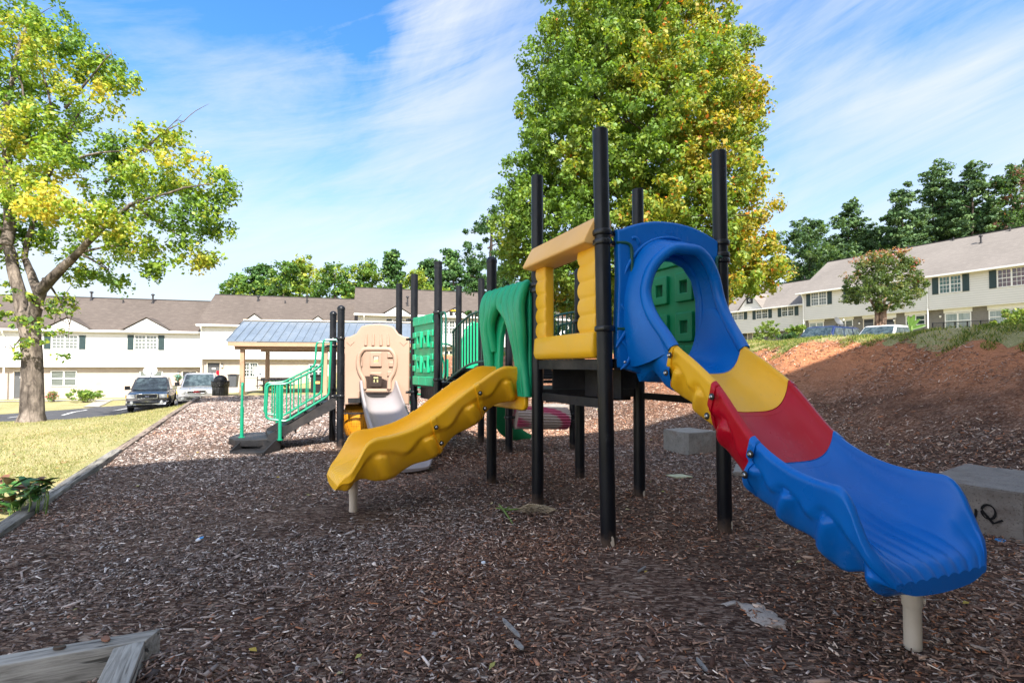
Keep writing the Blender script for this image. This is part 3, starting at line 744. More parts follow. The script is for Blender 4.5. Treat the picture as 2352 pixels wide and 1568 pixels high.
# grey slide from the tan house
pt = (pT + pL) / 2; l3 = (pL - pT).normalized(); d3 = V((l3.y, -l3.x, 0)); c3 = pt; l3s = au; d3s = -bu
zb3 = interp([0, .25, .6, 1.0, 1.5, 1.9, 2.2, 2.38, 2.45], [.90, .88, .72, .52, .34, .25, .18, .14, .08])
zr3 = interp([0, .12, .3, .6, 1.0, 1.5, 1.9, 2.15, 2.28, 2.38, 2.45], [1.20, 1.20, 1.08, .90, .70, .52, .42, .37, .28, .17, .10])
w3 = interp([0, .4, 1.9, 2.25, 2.38, 2.45], [.27, .29, .31, .34, .32, .27])
H3 = interp([0, 1.5, 2.2, 2.45], [.30, .28, .24, .04])
mb = MB(); chute(mb, 0, 2.45, ds=.04, endcap=True, H=H3, tiltf=lambda s: .2, c=c3, l=l3s, d=d3s, zb=zb3, zr=zr3, w=w3, relief=0)
slide3 = mb.build('slide', M['greypl'], PS, smooth=60, label='grey slide below the tan arched panel')

# ---- tan arched panel
L3 = (pL - pT).length / 2 - .08
fr3 = Fr((c3.x, c3.y, 0), l3, d3)
arch = [(L3, 1.98), (L3 - .10, 2.0), (L3 - .20, 2.05)] + [(L3 * u * .8, 2.08 + .14 * (1 - abs(u) ** 2.5)) for u in np.linspace(.62, -.62, 13)] + [(-L3 + .20, 2.05), (-L3 + .10, 2.0), (-L3, 1.98)]
outl = [(-L3, .78), (-.32, .78), (-.30, 1.0), (.30, 1.0), (.32, .78), (L3, .78), (L3, 1.7), (L3, 1.98)] + arch[1:]
hole3 = [(-.20, 1.06), (-.21, 1.22), (-.27, 1.35), (-.30, 1.50), (-.29, 1.62), (-.24, 1.71), (-.16, 1.75), (.16, 1.75), (.24, 1.71), (.29, 1.62), (.30, 1.50), (.27, 1.35), (.21, 1.22), (.20, 1.06)]
me = panel_mesh([outl, hole3], fr3, .09, .02, 0.0)
mb = MB(); mb_add_mesh(mb, me)
hd = [p[:2] for p in dense([(x, z, 0) for x, z in hole3], 3)]
mb.tube([fr3(x * 1.10, z + (.02 if z > 1.6 else 0), .05) for x, z in hd], .042, 10)
for xk in (-.20, -.07, .07, .20): mb.tube([fr3(xk, 1.84, .043), fr3(xk * .95, 2.04, .043)], [.032, .018], 8)
for xk in (-L3 + .1, L3 - .1): mb.obox(fr3(xk, 1.90, .042), (fr3.u + fr3.w) * .035, (fr3.u - fr3.w) * .035, fr3.n * .012)
mb.build('arch_panel', M['tan'], PS, smooth=50, label='tan panel with an arched opening')
# ---- brick style panels
def brick_panel(p, q_, z0, z1, mat, name, label, out_dir, nsq=2, width=None):
    l = (q_ - p); L = l.length; l.normalize(); n_ = V((l.y, -l.x, 0))
    if n_.dot(out_dir) < 0: n_ = -n_
    c = (p + q_) / 2; fr = Fr((c.x, c.y, 0), l, n_)
    if fr.u.cross(fr.w).dot(fr.n) < 0: fr.u = -fr.u
    hw = L / 2 - .085; H_ = z1 - z0; outs = [[(-hw, z0), (hw, z0), (hw, z1), (-hw, z1)]]
    sqs = []
    for cx in (-.17, .17):
        for cz in (.30, .66): sqs.append((cx * hw / .5, z0 + H_ * cz))
    for cx, cz in sqs: outs.append([(cx - .045, cz - .055), (cx - .045, cz + .055), (cx + .045, cz + .055), (cx + .045, cz - .055)])
    mb = MB(); mb_add_mesh(mb, panel_mesh(outs, fr, .06, .012, 0))
    for sg in (1, -1):
        f2 = Fr(fr.o, fr.u * sg, fr.n * sg)
        for cx, cz in sqs:
            mb_add_mesh(mb, panel_mesh([rrect(sg * cx - .115, cz - .145, sg * cx + .115, cz + .145, .02), [(sg * cx - .05, cz - .06), (sg * cx - .05, cz + .06), (sg * cx + .05, cz + .06), (sg * cx + .05, cz - .06)]], f2, .05, .012, .045))
        tw = 2 * hw / 3
        for i in range(3):
            for za, zb_ in ((z0 - .005, z0 + .15), (z1 - .15, z1 + .005)):
                mb_add_mesh(mb, panel_mesh([rrect(-hw + tw * i + .001, za, -hw + tw * (i + 1) - .001, zb_, .012)], f2, .04, .012, .04))
        for sx in (-1, 1):
            for k in range(4):
                zc = z0 + H_ * (.24 + .165 * k) ; x0 = sx * (hw - .11 - (.03 if k % 2 else 0)); x1 = sx * (hw + .004)
                mb_add_mesh(mb, panel_mesh([rrect(min(x0, x1), zc - .05, max(x0, x1), zc + .05, .012)], f2, .04, .012, .042))
    return mb.build(name, mat, PS, smooth=50, label=label)
brick_panel(pK, pL, 1.14, 2.32, M['green'], 'wall_panel', 'green brick patterned panel', -au)
brick_panel(pC, pD, 1.52, 2.62, M['dkgreenpl'], 'wall_panel', 'green square patterned panel seen through the slide hood', au)
brick_panel(pU, pM, .86, 1.98, M['tan'], 'wall_panel', 'tan brick patterned panel behind the arched panel', -bu)

# ---- yellow window panel with awning between A and B
ly = (pB - pA).normalized(); ny = -au; cy = (pA + pB) / 2
Ly = (pB - pA).length
fy = Fr((pA.x, pA.y, 0), ly, V((-ly.y, ly.x, 0)) if V((-ly.y, ly.x, 0)).dot(-au) > 0 else V((ly.y, -ly.x, 0)))
mb = MB()
def rr_ring(f, k0, k1, n0, n1, z, r=.03, nseg=4):
    return [f(k, z, n_) for k, n_ in rrect(k0, n0, k1, n1, r, nseg)]
kA, kB = .10, Ly - .085; o0, o1 = .29 * Ly, .775 * Ly
# bottom bar
rings = []
for z, g_ in ((1.535, -.03), (1.55, -.008), (1.60, .006), (1.70, .0), (1.745, -.004), (1.76, -.022)):
    rings.append(rr_ring(fy, kA - g_ * .5, kB + g_ * .5, -.07 - g_, .09 + g_, z))
mb.loft(rings)
for k0, k1 in ((kA, o0), (o1, kB)):
    rings = []
    for i in range(101):
        z = 1.70 + (2.52 - 1.70) * i / 100; ph = (z - 1.76) / .148
        sc = .028 * (abs(sin(pi * ph)) ** .55) - .012
        rings.append(rr_ring(fy, k0, k1 - .012 + sc * 1.25, -.05, .060 + sc * .45, z, .026))
    mb.loft(rings)
mb.build('window_panel', M['yellow'], PS, smooth=50, label='yellow window frame panel with scalloped sides')
def awn(k, s): return [fy(k, z, n_) for n_, z in [(-.08, 2.47), (.08, 2.475), (.165, 2.485), (.185, 2.492), (.185, 2.515), (.085, 2.70), (.07, 2.715), (-.03, 2.72), (-.08, 2.70)]]
mb = MB(); mb.loft([awn(.055, 0), awn(.065, 0), awn(Ly * .5, 0), awn(Ly - .035, 0), awn(Ly - .025, 0)])
ao = mb.build('awning', M['paleyellow'], PS, smooth=40, bevel=.012, seg=2, label='faded yellow awning over the window panel')
mb = MB(); mb.tube([fy(Ly * .52 + .09 * cos(t), 2.59 + .045 * sin(t), .140 - .027 * sin(t)) for t in np.linspace(.3, 2.0, 9)], [.003] + [.007] * 7 + [.003], 6)
mb.build('moulded_crest', M['paleyellow'], ao)

# ---- green draped arch between B and H
lg = (pH - pB).normalized(); Lg = (pH - pB).length; ng = d2
fg = Fr((pB.x, pB.y, 0), lg, ng)
mb = MB()
def leg_profile(k):   # not an arc: outline of the opening edge for a lateral position
    return 0
oo = [(.07, 1.13), (.23, 1.13), (.25, 1.4), (.30, 1.70), (.36, 1.90), (.45, 2.02), (.58, 2.03), (.68, 1.95), (.74, 1.80), (.77, 1.5), (.78, 1.13), (Lg - .07, 1.13), (Lg - .07, 2.30), (.07, 2.30)]
fgf = fg if fg.u.cross(fg.w).dot(fg.n) > 0 else None
outl = [(k, z) for k, z in oo]
if fgf is None:
    f_ = Fr(fg.o, -fg.u, fg.n); me = panel_mesh([[(-k, z) for k, z in outl]], f_, .07, .02, .03)
else: me = panel_mesh([outl], fg, .07, .02, .03)
mb_add_mesh(mb, me)
cen = Lg * .49
for i in range(7):
    t = i / 6; kt = .10 + (Lg - .20) * t
    left = i <= 2                                # near leg (post B)
    if left: kbot = .10 + .055 * i; pts = [(kt, 2.385, .05), (kt + .00, 2.28, .13), (kt - .02 * i, 2.10, .17), (kt * .62 + .02, 1.85, .155), (kbot + .02, 1.5, .10), (kbot, 1.14, .07)]
    elif i >= 5: kbot = Lg - .10 - .06 * (6 - i); pts = [(kt, 2.385, .05), (kt, 2.28, .12), (kt + .0, 2.10, .15), (kbot - .0, 1.85, .14), (kbot + .0, 1.5, .10), (kbot, 1.14, .06)]
    else:
        tgt = .33 if i == 3 else Lg - .24
        pts = [(kt, 2.385, .05), (kt, 2.29, .12), (kt, 2.18, .15), (kt + (tgt - kt) * .4, 2.08, .15), (tgt, 1.92, .13), (tgt + (-.05 if i == 3 else .03), 1.65, .07)]
    pts = dense(pts, 4)
    rr_ = [.050 + .016 * sin(pi * min(1, j / 14)) for j in range(len(pts))]
    rr_[0] = .032; rr_[1] = .046
    mb.tube([fg(*p) for p in pts], rr_, 12)
mb.build('arch_panel', M['green'], PS, smooth=60, label='green draped arch above the yellow slide')

# ---- tubes: handles and rails
def rail(name, paths, r, mat, label=None, par=PS, n=10):
    mb = MB()
    for p in paths: mb.tube(p, r, n)
    return mb.build(name, mat, par, label=label)
hz = [(pA + ln * .07 - bu * .03, 2.49), (pA + ln * .20 - bu * .05, 2.49), (pA + ln * .20 - bu * .05, 1.775), (pA + ln * .07 - bu * .03, 1.775)]
rail('grab_handle', [roundpath([V((p.x, p.y, z)) for p, z in hz], .09)], .014, M['dgtube'])
hz = [(pC - ln * .06 - bu * .05, 2.44), (pC - ln * .13 - bu * .07, 2.44), (pC - ln * .13 - bu * .07, 1.78), (pC - ln * .06 - bu * .05, 1.78)]
rail('grab_handle', [roundpath([V((p.x, p.y, z)) for p, z in hz], .06)], .014, M['dgtube'])
# loop rail beside post K
hz = [(pK + (pH - pK).normalized() * .07, 2.31), (pK + (pH - pK).normalized() * .36, 2.31), (pK + (pH - pK).normalized() * .36, 1.26), (pK + (pH - pK).normalized() * .07, 1.26)]
pl = [V((p.x, p.y, z)) for p, z in hz]; mm = [V((pK + (pH - pK).normalized() * .16).to_tuple())]
m1 = pK + (pH - pK).normalized() * .17
rail('grab_handle', [roundpath(pl, .10), [V((m1.x, m1.y, 1.26)), V((m1.x, m1.y, 2.31))]], .017, M['dgtube'])
# arched bridge
zt_ = interp([.18, .36, .65, .93, 1.0], [1.82, 2.0, 2.165, 2.19, 2.185]); zbm = interp([.18, .36, .65, .93, 1.0], [1.22, 1.335, 1.49, 1.53, 1.525])
for (s0, s1, nm_) in ((pK, pH, 'near'), (pG, pE, 'far')):
    d_ = s1 - s0; ts = np.linspace(.34, .985, 16)
    def q3(t, z): return V((s0.x + d_.x * t, s0.y + d_.y * t, z))
    ps = [[q3(t, zt_(t)) for t in ts], [q3(t, zbm(t)) for t in np.linspace(.20, .985, 16)], [q3(ts[0], zt_(ts[0])), q3(ts[0], zbm(ts[0]))]]
    mb = MB()
    for p in ps: mb.tube(p, .017, 8)
    for t in np.linspace(.38, .96, 12): mb.tube([q3(t, zbm(t)), q3(t, zt_(t))], .011, 8)
    mb.build('bridge_rail', M['dgtube'], PS, label='dark green arched railing of the bridge')
mb = MB()
for i in range(14):
    t = (i + .5) / 14; p = pK + (pH - pK) * t; q_ = pG + (pE - pG) * t; zz = 1.16 + .26 * sin(pi * min(1, t * .9))
    c = (p + q_) / 2; mb.obox((c.x, c.y, zz), (q_ - p) * .46, bu * .068, V((0, 0, .02)))
mb.build('bridge_deck', M['deck'], PS)
# guard rail seen through the yellow window
dE = (pE - pH).normalized(); s0 = pE - dE * .05
p1 = pE + bu * .06; p2 = pE + bu * .55
rail('guard_rail', [roundpath([V((p1.x, p1.y, 2.05)), V((p2.x, p2.y, 2.05)), V((p2.x, p2.y, 1.3))], .12)] +
     [[V(((pE + bu * t).x, (pE + bu * t).y, 1.3)), V(((pE + bu * t).x, (pE + bu * t).y, 2.04))] for t in (.14, .24, .34, .44)], .015, M['dgtube'])
# ---- fluted roller between G and F
rp = pG + V((0, 0, .60)); rq = pF + V((0, 0, .54)); ax = (rq - rp).normalized(); LL = (rq - rp).length
u_ = ax.cross(V((0, 0, 1))).normalized(); w_ = u_.cross(ax)
mb = MB(); N = 96; prof = []
for s_, g_ in ((.10, -.02), (.105, -.004), (.12, 0), (LL - .14, 0), (LL - .125, -.004), (LL - .12, -.02)):
    prof.append([rp + ax * s_ + (u_ * cos(2 * pi * k / N) + w_ * sin(2 * pi * k / N)) * (.185 + g_ + .009 * (1 if k % 4 < 2 else -1)) for k in range(N)])
mb.loft(prof); 
def mat_roller():
    m = M['tan'].copy(); m.name = 'painted_roller'; nt = m.node_tree; p = nt.nodes['Principled BSDF']
    old = p.inputs['Base Color'].links[0].from_socket; co = objco(nt)
    base = mix(nt, old, (.42, .34, .30), 1)
    w = nd(nt, 'ShaderNodeTexWave'); w.wave_type = 'RINGS'; w.rings_direction = 'SPHERICAL'; w.inputs['Scale'].default_value = 1.1; w.inputs['Distortion'].default_value = 3.5; w.inputs['Detail'].default_value = 2; w.inputs['Phase Offset'].default_value = 1.4
    nt.links.new(co, w.inputs['Vector'])
    f = ramp(nt, w.outputs['Fac'], [(.55, 0), (.75, .85)]); nt.links.new(mix(nt, base, (.42, .015, .10), f), p.inputs['Base Color']); return m
M['roller'] = mat_roller()
ro = mb.build('roller_drum', M['roller'], PS, smooth=25, label='fluted beige drum sprayed with magenta paint')
mb = MB(); mb.tube([rp + ax * .05, rq - ax * .05], .020, 10); mb.build('axle', M['clamp'], ro)
# ---- dark green slide behind
mb = MB()
g0 = P(1142, 905, 8.9); g1 = P(1152, 950, 9.3); g2 = P(1172, 985, 9.7); g3 = P(1196, 1000, 10.0)
ra = dense([tuple(g0), tuple(g1), tuple(g2), tuple(g3)], 6)
rings = []
for i, p in enumerate(ra):
    p = V(p); rings.append([p + au * (.24 * cos(t)) + V((0, 0, .15 * (sin(t) if sin(t) < 0 else -.15 * sin(t)))) for t in np.linspace(0, 2 * pi, 22, endpoint=False)])
mb.loft(rings)
mb.build('slide', M['dkgreenpl'], PS, smooth=60, label='dark green slide behind the black posts')
# ---- bright green arched climber beyond the bridge
def loops(name, base, dirv, cols, label=None): pass
cc_ = P(1085, 850, 11.6); fq = Fr((cc_.x, cc_.y, 0), au, -bu)
outl = [(-.42, .0), (-.30, .0), (-.24, .8), (-.12, 1.25), (.05, 1.45), (.2, 1.5), (.2, 2.45), (.0, 2.5), (-.2, 2.3), (-.33, 1.7), (-.40, 1.0)]
mb = MB(); mb_add_mesh(mb, panel_mesh([outl], fq, .12, .03, 0)); mb.build('climbing_arch', M['green'], PS, smooth=50, label='bright green curved climbing panel beyond the bridge')
# ---- green ring climber behind the tan house
mb = MB()
for j, (vx, vy, rad, D) in enumerate(((950, 822, .42, 10.9), (958, 846, .40, 10.9), (964, 868, .34, 11.0), (985, 845, .50, 11.4), (1018, 838, .46, 11.4), (965, 900, .36, 11.0))):
    c = P(vx, vy, D); a_ = bu * .5 + au * .86 if j % 2 else au
    mb.tube([c + a_ * (rad * cos(t)) + V((0, 0, rad * 1.05 * sin(t))) for t in np.linspace(0, 2 * pi, 28, endpoint=False)], .022, 8, closed=True)
for vx in (948, 1028): 
    p = P(vx, 850, 11.2); mb.tube([V((p.x, p.y, 0)), V((p.x, p.y, 1.62))], .024, 8)
p = P(945, 788, 11); q_ = P(1030, 790, 11); mb.tube([p, q_], .022, 8)
mb.build('ring_climber', M['gtube'], PS, label='green ring climber of curved tubes')
# ---- stairs with transfer platform and rails
sA = pT - au * .08; sB = pU - au * .08
def sp3(base, s, z, off=0): p = base - au * s + bu * off; return V((p.x, p.y, z))
mb = MB()
for base in (sA, sB):
    o_ = .02 if base is sA else -.02
    top = [sp3(base, 0, .93, o_), sp3(base, 0, .72, o_), sp3(base, 1.02, .17, o_), sp3(base, 1.10, .20, o_), sp3(base, 1.08, .30, o_)]
    th = bu * .018; mb.loft([[p - th for p in top], [p + th for p in top]])
mb.build('stair_stringer', M['deck'], PS, smooth=30)
mb = MB(); wd = (sB - sA); 
for i in range(5):
    z = .80 - .135 * i; s_ = .12 + .21 * i; c = (sA + sB) / 2 - au * s_; mb.obox((c.x, c.y, z), au * .12, wd * .44, V((0, 0, .015))); mb.obox((c.x + au.x * .11, c.y + au.y * .11, z - .05), au * .008, wd * .44, V((0, 0, .05)))
mb.build('stair_tread', M['deck'], PS, smooth=30)
fpl = Fr(sA - au * 1.02, -au, None, (0, 0, 1))
plat = [(-.02, -.05), (.35, -.14), (.72, -.02), (.86, .30), (.78, .78), (.45, .98), (0, .92)]
mb = MB(); mb.loft([[V((sA.x, sA.y, z)) - au * (.90 + k * .95) + bu * (o + .20) for k, o in plat] for z in (.10, .20, .215)]); mb.build('platform', M['deck'], PS, smooth=30, bevel=.008)
g = [G(521, 1046, 0), G(601, 1048, 0), G(640, 1020, 0), G(560, 1017, 0)]
mb = MB(); sx0 = G(528, 1044, .0); sx1 = G(604, 1047, 0); dd_ = (sx1 - sx0).normalized(); bk_ = V((-dd_.y, dd_.x, 0)); wS = (sx1 - sx0).length
mb.obox((sx0 + sx1) / 2 + bk_ * .17 + V((0, 0, .035)), dd_ * (wS / 2), bk_ * .17, V((0, 0, .02)))
for e in (sx0, sx1):
    pts = [e + V((0, 0, .0)), e + V((0, 0, .06)), e + bk_ * .30 + V((0, 0, .215)), e + bk_ * .42 + V((0, 0, .215)), e + bk_ * .42]
    mb.loft([[p - dd_ * .012 for p in pts], [p + dd_ * .012 for p in pts]])
mb.obox((sx0 + sx1) / 2 + bk_ * .36 + V((0, 0, .12)), dd_ * (wS / 2 - .013), bk_ * .01, V((0, 0, .075)))
mb.build('step', M['deck'], PS, smooth=30)
for base, off, lab in ((sA, -.05, 'near'), (sB, .05, 'far')):
    O_ = lambda s, z: sp3(base, s, z, off)
    outer = roundpath([O_(.0, 1.93), O_(.22, 1.93), O_(.24, 1.50), O_(.32, 1.42), O_(.80, 1.16), O_(1.10, 1.15), O_(1.12, .58), O_(.80, .52), O_(.12, .95), O_(.09, 1.90)], .07)
    mb = MB(); mb.tube(outer, .020, 8)
    for k in range(7):
        s_ = .24 + .125 * k; zl = .52 + (.80 - s_) * .632 if s_ < .80 else .54; zu = 1.46 - (s_ - .24) * .54 if s_ < .80 else 1.155
        mb.tube([O_(s_, zl), O_(s_, zu)], .0125, 8)
    mb.tube([O_(.90, .19), O_(.90, 1.06), O_(.90, 1.15)], [.030, .030, .018], 12)
    mb.lathe(O_(.90, .205), [(.05, 0), (.05, .012)], 12)
    mb.build('handrail', M['gtube'], PS, label='green stair handrail, %s side' % lab)
g = G(555, 1006, .2); bp = V((g.x, g.y, 0))
mb = MB(); mb.tube([bp + V((0, 0, .15)), bp + V((0, 0, .75))], .030, 12); mb.lathe(bp + V((0, 0, .21)), [(.055, 0), (.055, .014)], 12)
mb.tube(roundpath([bp + V((0, 0, .62)), bp + V((0, 0, 1.16)), bp + bu * .10 + V((0, 0, 1.16)) - au * .0, bp + bu * .12 - au * .02 + V((0, 0, .60)), bp + V((0, 0, .56))], .06), .020, 10)
mb.lathe(bp + V((0, 0, .36)), [(.0315, 0), (.0315, .03)], 12)
mb.build('grab_handle', M['gtube'], PS, label='green candy cane grab handle at the foot of the stairs')
# ---- perforated orange seat
cs = P(822, 962, 9.3); mb = MB(); ringz = []
for z, r_ in ((.16, .10), (.17, .16), (.22, .20), (.40, .235), (.60, .25), (.66, .23), (.67, .20)):
    ringz.append([V((cs.x, cs.y, z + (.12 if sin(t) > .3 and z > .5 else 0))) + V((r_ * cos(t) * 1.15, r_ * .8 * sin(t), 0)) for t in np.linspace(0, 2 * pi, 30, endpoint=False)])
mb.loft(ringz)
def mat_perf():
    m, nt, p, out = newmat('perforated_orange_plastic'); co = objco(nt)
    v = nd(nt, 'ShaderNodeTexVoronoi'); v.inputs['Scale'].default_value = 34; v.inputs['Randomness'].default_value = 0; nt.links.new(co, v.inputs['Vector'])
    c = ramp(nt, v.outputs['Distance'], [(.28, (.10, .035, .004)), (.33, (.60, .24, .01))]); nt.links.new(c, p.inputs['Base Color']); p.inputs['Roughness'].default_value = .4; return m
M['perf'] = mat_perf()
mb.build('seat', M['perf'], PS, smooth=60, label='perforated orange seat under the tan house')
mb = MB(); a_ = pT + V((0, 0, .62)); b_ = pL + V((0, 0, .62)); mb.obox((a_ + b_) / 2, (b_ - a_) * .47, bu * .012, V((0, 0, .012))); mb.build('beam', M['deck'], PS)
# ------------------------------------------------------------------ house materials
def facade_vec(nt, ang):
    """x along the wall, y = height"""
    tc = nd(nt, 'ShaderNodeTexCoord'); mp = nd(nt, 'ShaderNodeMapping'); mp.vector_type = 'POINT'
    mp.inputs['Rotation'].default_value = (0, 0, -ang); nt.links.new(tc.outputs['Object'], mp.inputs['Vector'])
    sx = nd(nt, 'ShaderNodeSeparateXYZ'); nt.links.new(mp.outputs[0], sx.inputs[0])
    cb = nd(nt, 'ShaderNodeCombineXYZ'); nt.links.new(sx.outputs['X'], cb.inputs['X']); nt.links.new(sx.outputs['Z'], cb.inputs['Y']); return cb.outputs[0], sx
def mat_siding(name, c, ang=0):
    m, nt, p, out = newmat(name); vec, sx = facade_vec(nt, ang)
    fr = math_(nt, 'FRACT', math_(nt, 'MULTIPLY', sx.outputs['Z'], 1 / .19))
    line = ramp(nt, fr, [(0, .45), (.07, .6), (.12, 1), (1, 1)])
    base = ramp(nt, noise(nt, .5, 5, vec), [(.3, [x * .93 for x in c]), (.7, c)])
    nt.links.new(mix(nt, base, line, 1, 'MULTIPLY'), p.inputs['Base Color']); p.inputs['Roughness'].default_value = .6; p.inputs['Specular IOR Level'].default_value = .3
    nt.links.new(bump(nt, fr, .35, .02), p.inputs['Normal']); return m
def mat_brick(name, c1_, c2_, mort, ang=0, scale=1.0, bw=.22, rh=.075):
    m, nt, p, out = newmat(name); vec, sx = facade_vec(nt, ang)
    b = nd(nt, 'ShaderNodeTexBrick'); nt.links.new(vec, b.inputs['Vector'])
    b.inputs['Scale'].default_value = scale; b.inputs['Brick Width'].default_value = bw; b.inputs['Row Height'].default_value = rh; b.inputs['Mortar Size'].default_value = .006
    b.inputs['Color1'].default_value = rgba(c1_); b.inputs['Color2'].default_value = rgba(c2_); b.inputs['Mortar'].default_value = rgba(mort)
    f = noise(nt, 1.2, 5, vec); nt.links.new(mix(nt, b.outputs['Color'], ramp(nt, f, [(.3, .88), (.7, 1.05)]), 1, 'MULTIPLY'), p.inputs['Base Color'])
    p.inputs['Roughness'].default_value = .8; nt.links.new(bump(nt, b.outputs['Fac'], -.3, .01), p.inputs['Normal']); return m
def mat_shingle(name, cs_, ang=0):
    m, nt, p, out = newmat(name); vec, sx = facade_vec(nt, ang)
    b = nd(nt, 'ShaderNodeTexBrick'); nt.links.new(vec, b.inputs['Vector']); b.inputs['Scale'].default_value = 1
    b.inputs['Brick Width'].default_value = .34; b.inputs['Row Height'].default_value = .10; b.inputs['Mortar Size'].default_value = .007; b.inputs['Bias'].default_value = 0
    b.inputs['Color1'].default_value = rgba(cs_[0]); b.inputs['Color2'].default_value = rgba(cs_[1]); b.inputs['Mortar'].default_value = rgba([x * .5 for x in cs_[0]])
    mp = nd(nt, 'ShaderNodeMapping'); mp.inputs['Scale'].default_value = (1.3, 9, 1); nt.links.new(vec, mp.inputs[0])
    n2 = noise(nt, 1.2, 4, mp.outputs[0], .7); c = mix(nt, b.outputs['Color'], ramp(nt, n2, [(.35, cs_[2]), (.5, cs_[1]), (.65, cs_[0])]), .55)
    c = mix(nt, c, ramp(nt, noise(nt, .3, 4, vec), [(.3, .88), (.7, 1.08)]), 1, 'MULTIPLY')
    nt.links.new(c, p.inputs['Base Color']); p.inputs['Roughness'].default_value = .9; p.inputs['Specular IOR Level'].default_value = .2
    nt.links.new(bump(nt, b.outputs['Fac'], -.4, .015), p.inputs['Normal']); return m
angL = atan2(.277, .96); eR = V((-.46, .89, 0)).normalized(); angR = atan2(eR.y, eR.x)
M['wsiding'] = mat_siding('white_siding', (.70, .69, .67), angL); M['bsiding'] = mat_siding('beige_siding', (.66, .64, .605), angR)
M['gsiding'] = mat_siding('gable_siding', (.44, .44, .44), angL + pi / 2)
M['wbrick'] = mat_brick('painted_brick', (.46, .385, .33), (.41, .34, .29), (.34, .285, .24), angL)
M['stone'] = vary('grey_stone', (.30, .28, .25), .4, 3, .85, .2, 8, .6)
M['gbrick'] = mat_brick('grey_brick', (.18, .165, .145), (.14, .13, .115), (.22, .21, .19), angR)
M['shL'] = mat_shingle('brown_shingles', [(.125, .103, .088), (.092, .075, .065), (.165, .137, .117)], angL)
M['shR'] = mat_shingle('light_shingles', [(.225, .20, .178), (.185, .165, .147), (.27, .24, .213)], angR)
M['trim'] = vary('white_trim', (.74, .73, .70), .05, 3, .5, .4)
M['beige'] = vary('beige_trim', (.60, .52, .42), .06, 3, .6, .3)
M['shutter'] = vary('dark_green_shutter', (.022, .045, .048), .15, 6, .5, .4)
M['door'] = vary('grey_door', (.085, .088, .092), .1, 3, .45, .4)
M['vent'] = vary('roof_vent', (.030, .028, .03), .2, 6, .5, .4)
M['black'] = vary('black_metal', (.012, .012, .013), .2, 5, .4, .4)
M['interior'] = vary('dark_interior', (.02, .022, .025), .3, 2, .6)
def mat_pane(name, ca, cb_, sc=(3, .1, 3), glossy=.12):
    m, nt, p, out = newmat(name); f = noise(nt, 2.5, 4, objco(nt, sc), .7)
    nt.links.new(ramp(nt, f, [(.4, ca), (.6, cb_)]), p.inputs['Base Color']); p.inputs['Roughness'].default_value = .07; p.inputs['Specular IOR Level'].default_value = .8; return m
M['pane'] = mat_pane('window_glass', (.015, .025, .026), (.06, .085, .08))
M['blind'] = mat_pane('window_glass_blinds', (.07, .085, .08), (.17, .19, .18), (.3, .3, 14))
M['teal'] = mat_pane('window_glass_teal_curtain', (.004, .015, .015), (.01, .11, .09), (5, 5, .3))
M['rose'] = mat_pane('window_glass_rose_curtain', (.025, .015, .018), (.09, .035, .045), (5, 5, .3))
M['whitecurt'] = mat_pane('window_glass_white_curtain', (.20, .25, .25), (.36, .41, .40), (7, 7, .3))

class Facade:
    def __init__(s, O, e): s.O = V(O); s.e = V(e).normalized(); s.n = V((s.e.y, -s.e.x, 0)); 
    def fr(s): return Fr((s.O.x, s.O.y, 0), s.e, s.n)
    def kz(s, vx, vy, n=0):
        d = ray(vx, vy); o = s.O + s.n * n; t = (o - CAM).dot(s.n) / d.dot(s.n); p = CAM + d * t
        return (p - s.O).dot(s.e), p.z
    def rect(s, x0, y0, x1, y1, n=0):
        k0, za = s.kz(x0, (y0 + y1) / 2, n); k1, _ = s.kz(x1, (y0 + y1) / 2, n)
        km = (x0 + x1) / 2; _, z1 = s.kz(km, y0, n); _, z0 = s.kz(km, y1, n); return k0, z0, k1, z1
def window(root, F_, rect, n, pane='pane', shut=False, sashes=2, grid=True, label=None):
    k0, z0, k1, z1 = rect; fr = F_.fr(); mb = MB(); t = .07
    for a, b in (((k0 - t, z0 - t), (k1 + t, z0)), ((k0 - t, z1), (k1 + t, z1 + t)), ((k0 - t, z0), (k0, z1)), ((k1, z0), (k1 + t, z1))):
        mb.fbox(fr, (a[0], a[1], n + .004), (b[0], b[1], n + .055))
    km = (k0 + k1) / 2; zm = (z0 + z1) / 2
    cols = [(k0, k1)] if sashes == 1 else [(k0, km - .05), (km + .05, k1)]
    if sashes == 2: mb.fbox(fr, (km - .05, z0, n + .004), (km + .05, z1, n + .05))
    for a, b in cols:
        mb.fbox(fr, (a, zm - .03, n + .010), (b, zm + .03, n + .040))
        if grid:
            for f in (1 / 3, 2 / 3): mb.fbox(fr, (a + (b - a) * f - .012, z0, n + .014), (a + (b - a) * f + .012, z1, n + .028))
            for f in (.25, .75): mb.fbox(fr, (a, z0 + (z1 - z0) * f - .012, n + .015), (b, z0 + (z1 - z0) * f + .012, n + .027))
    o = mb.build('window', M['trim'], root, smooth=0, label=label)
    mb = MB(); mb.fbox(fr, (k0, z0, n + .002), (k1, z1, n + .012)); mb.build('pane', M[pane], o, smooth=0)
    if shut:
        for a, b in ((k0 - t - .48, k0 - t - .05), (k1 + t + .05, k1 + t + .48)):
            mb = MB(); mb.fbox(fr, (a, z0 - .05, n + .003), (b, z1 + .05, n + .04))
            za = z0
            while za < z1 - .05:
                mb.fbox(fr, (a + .05, za, n + .035), (b - .05, za + .045, n + .05)); za += .085
            mb.build('shutter', M['shutter'], root, smooth=0)
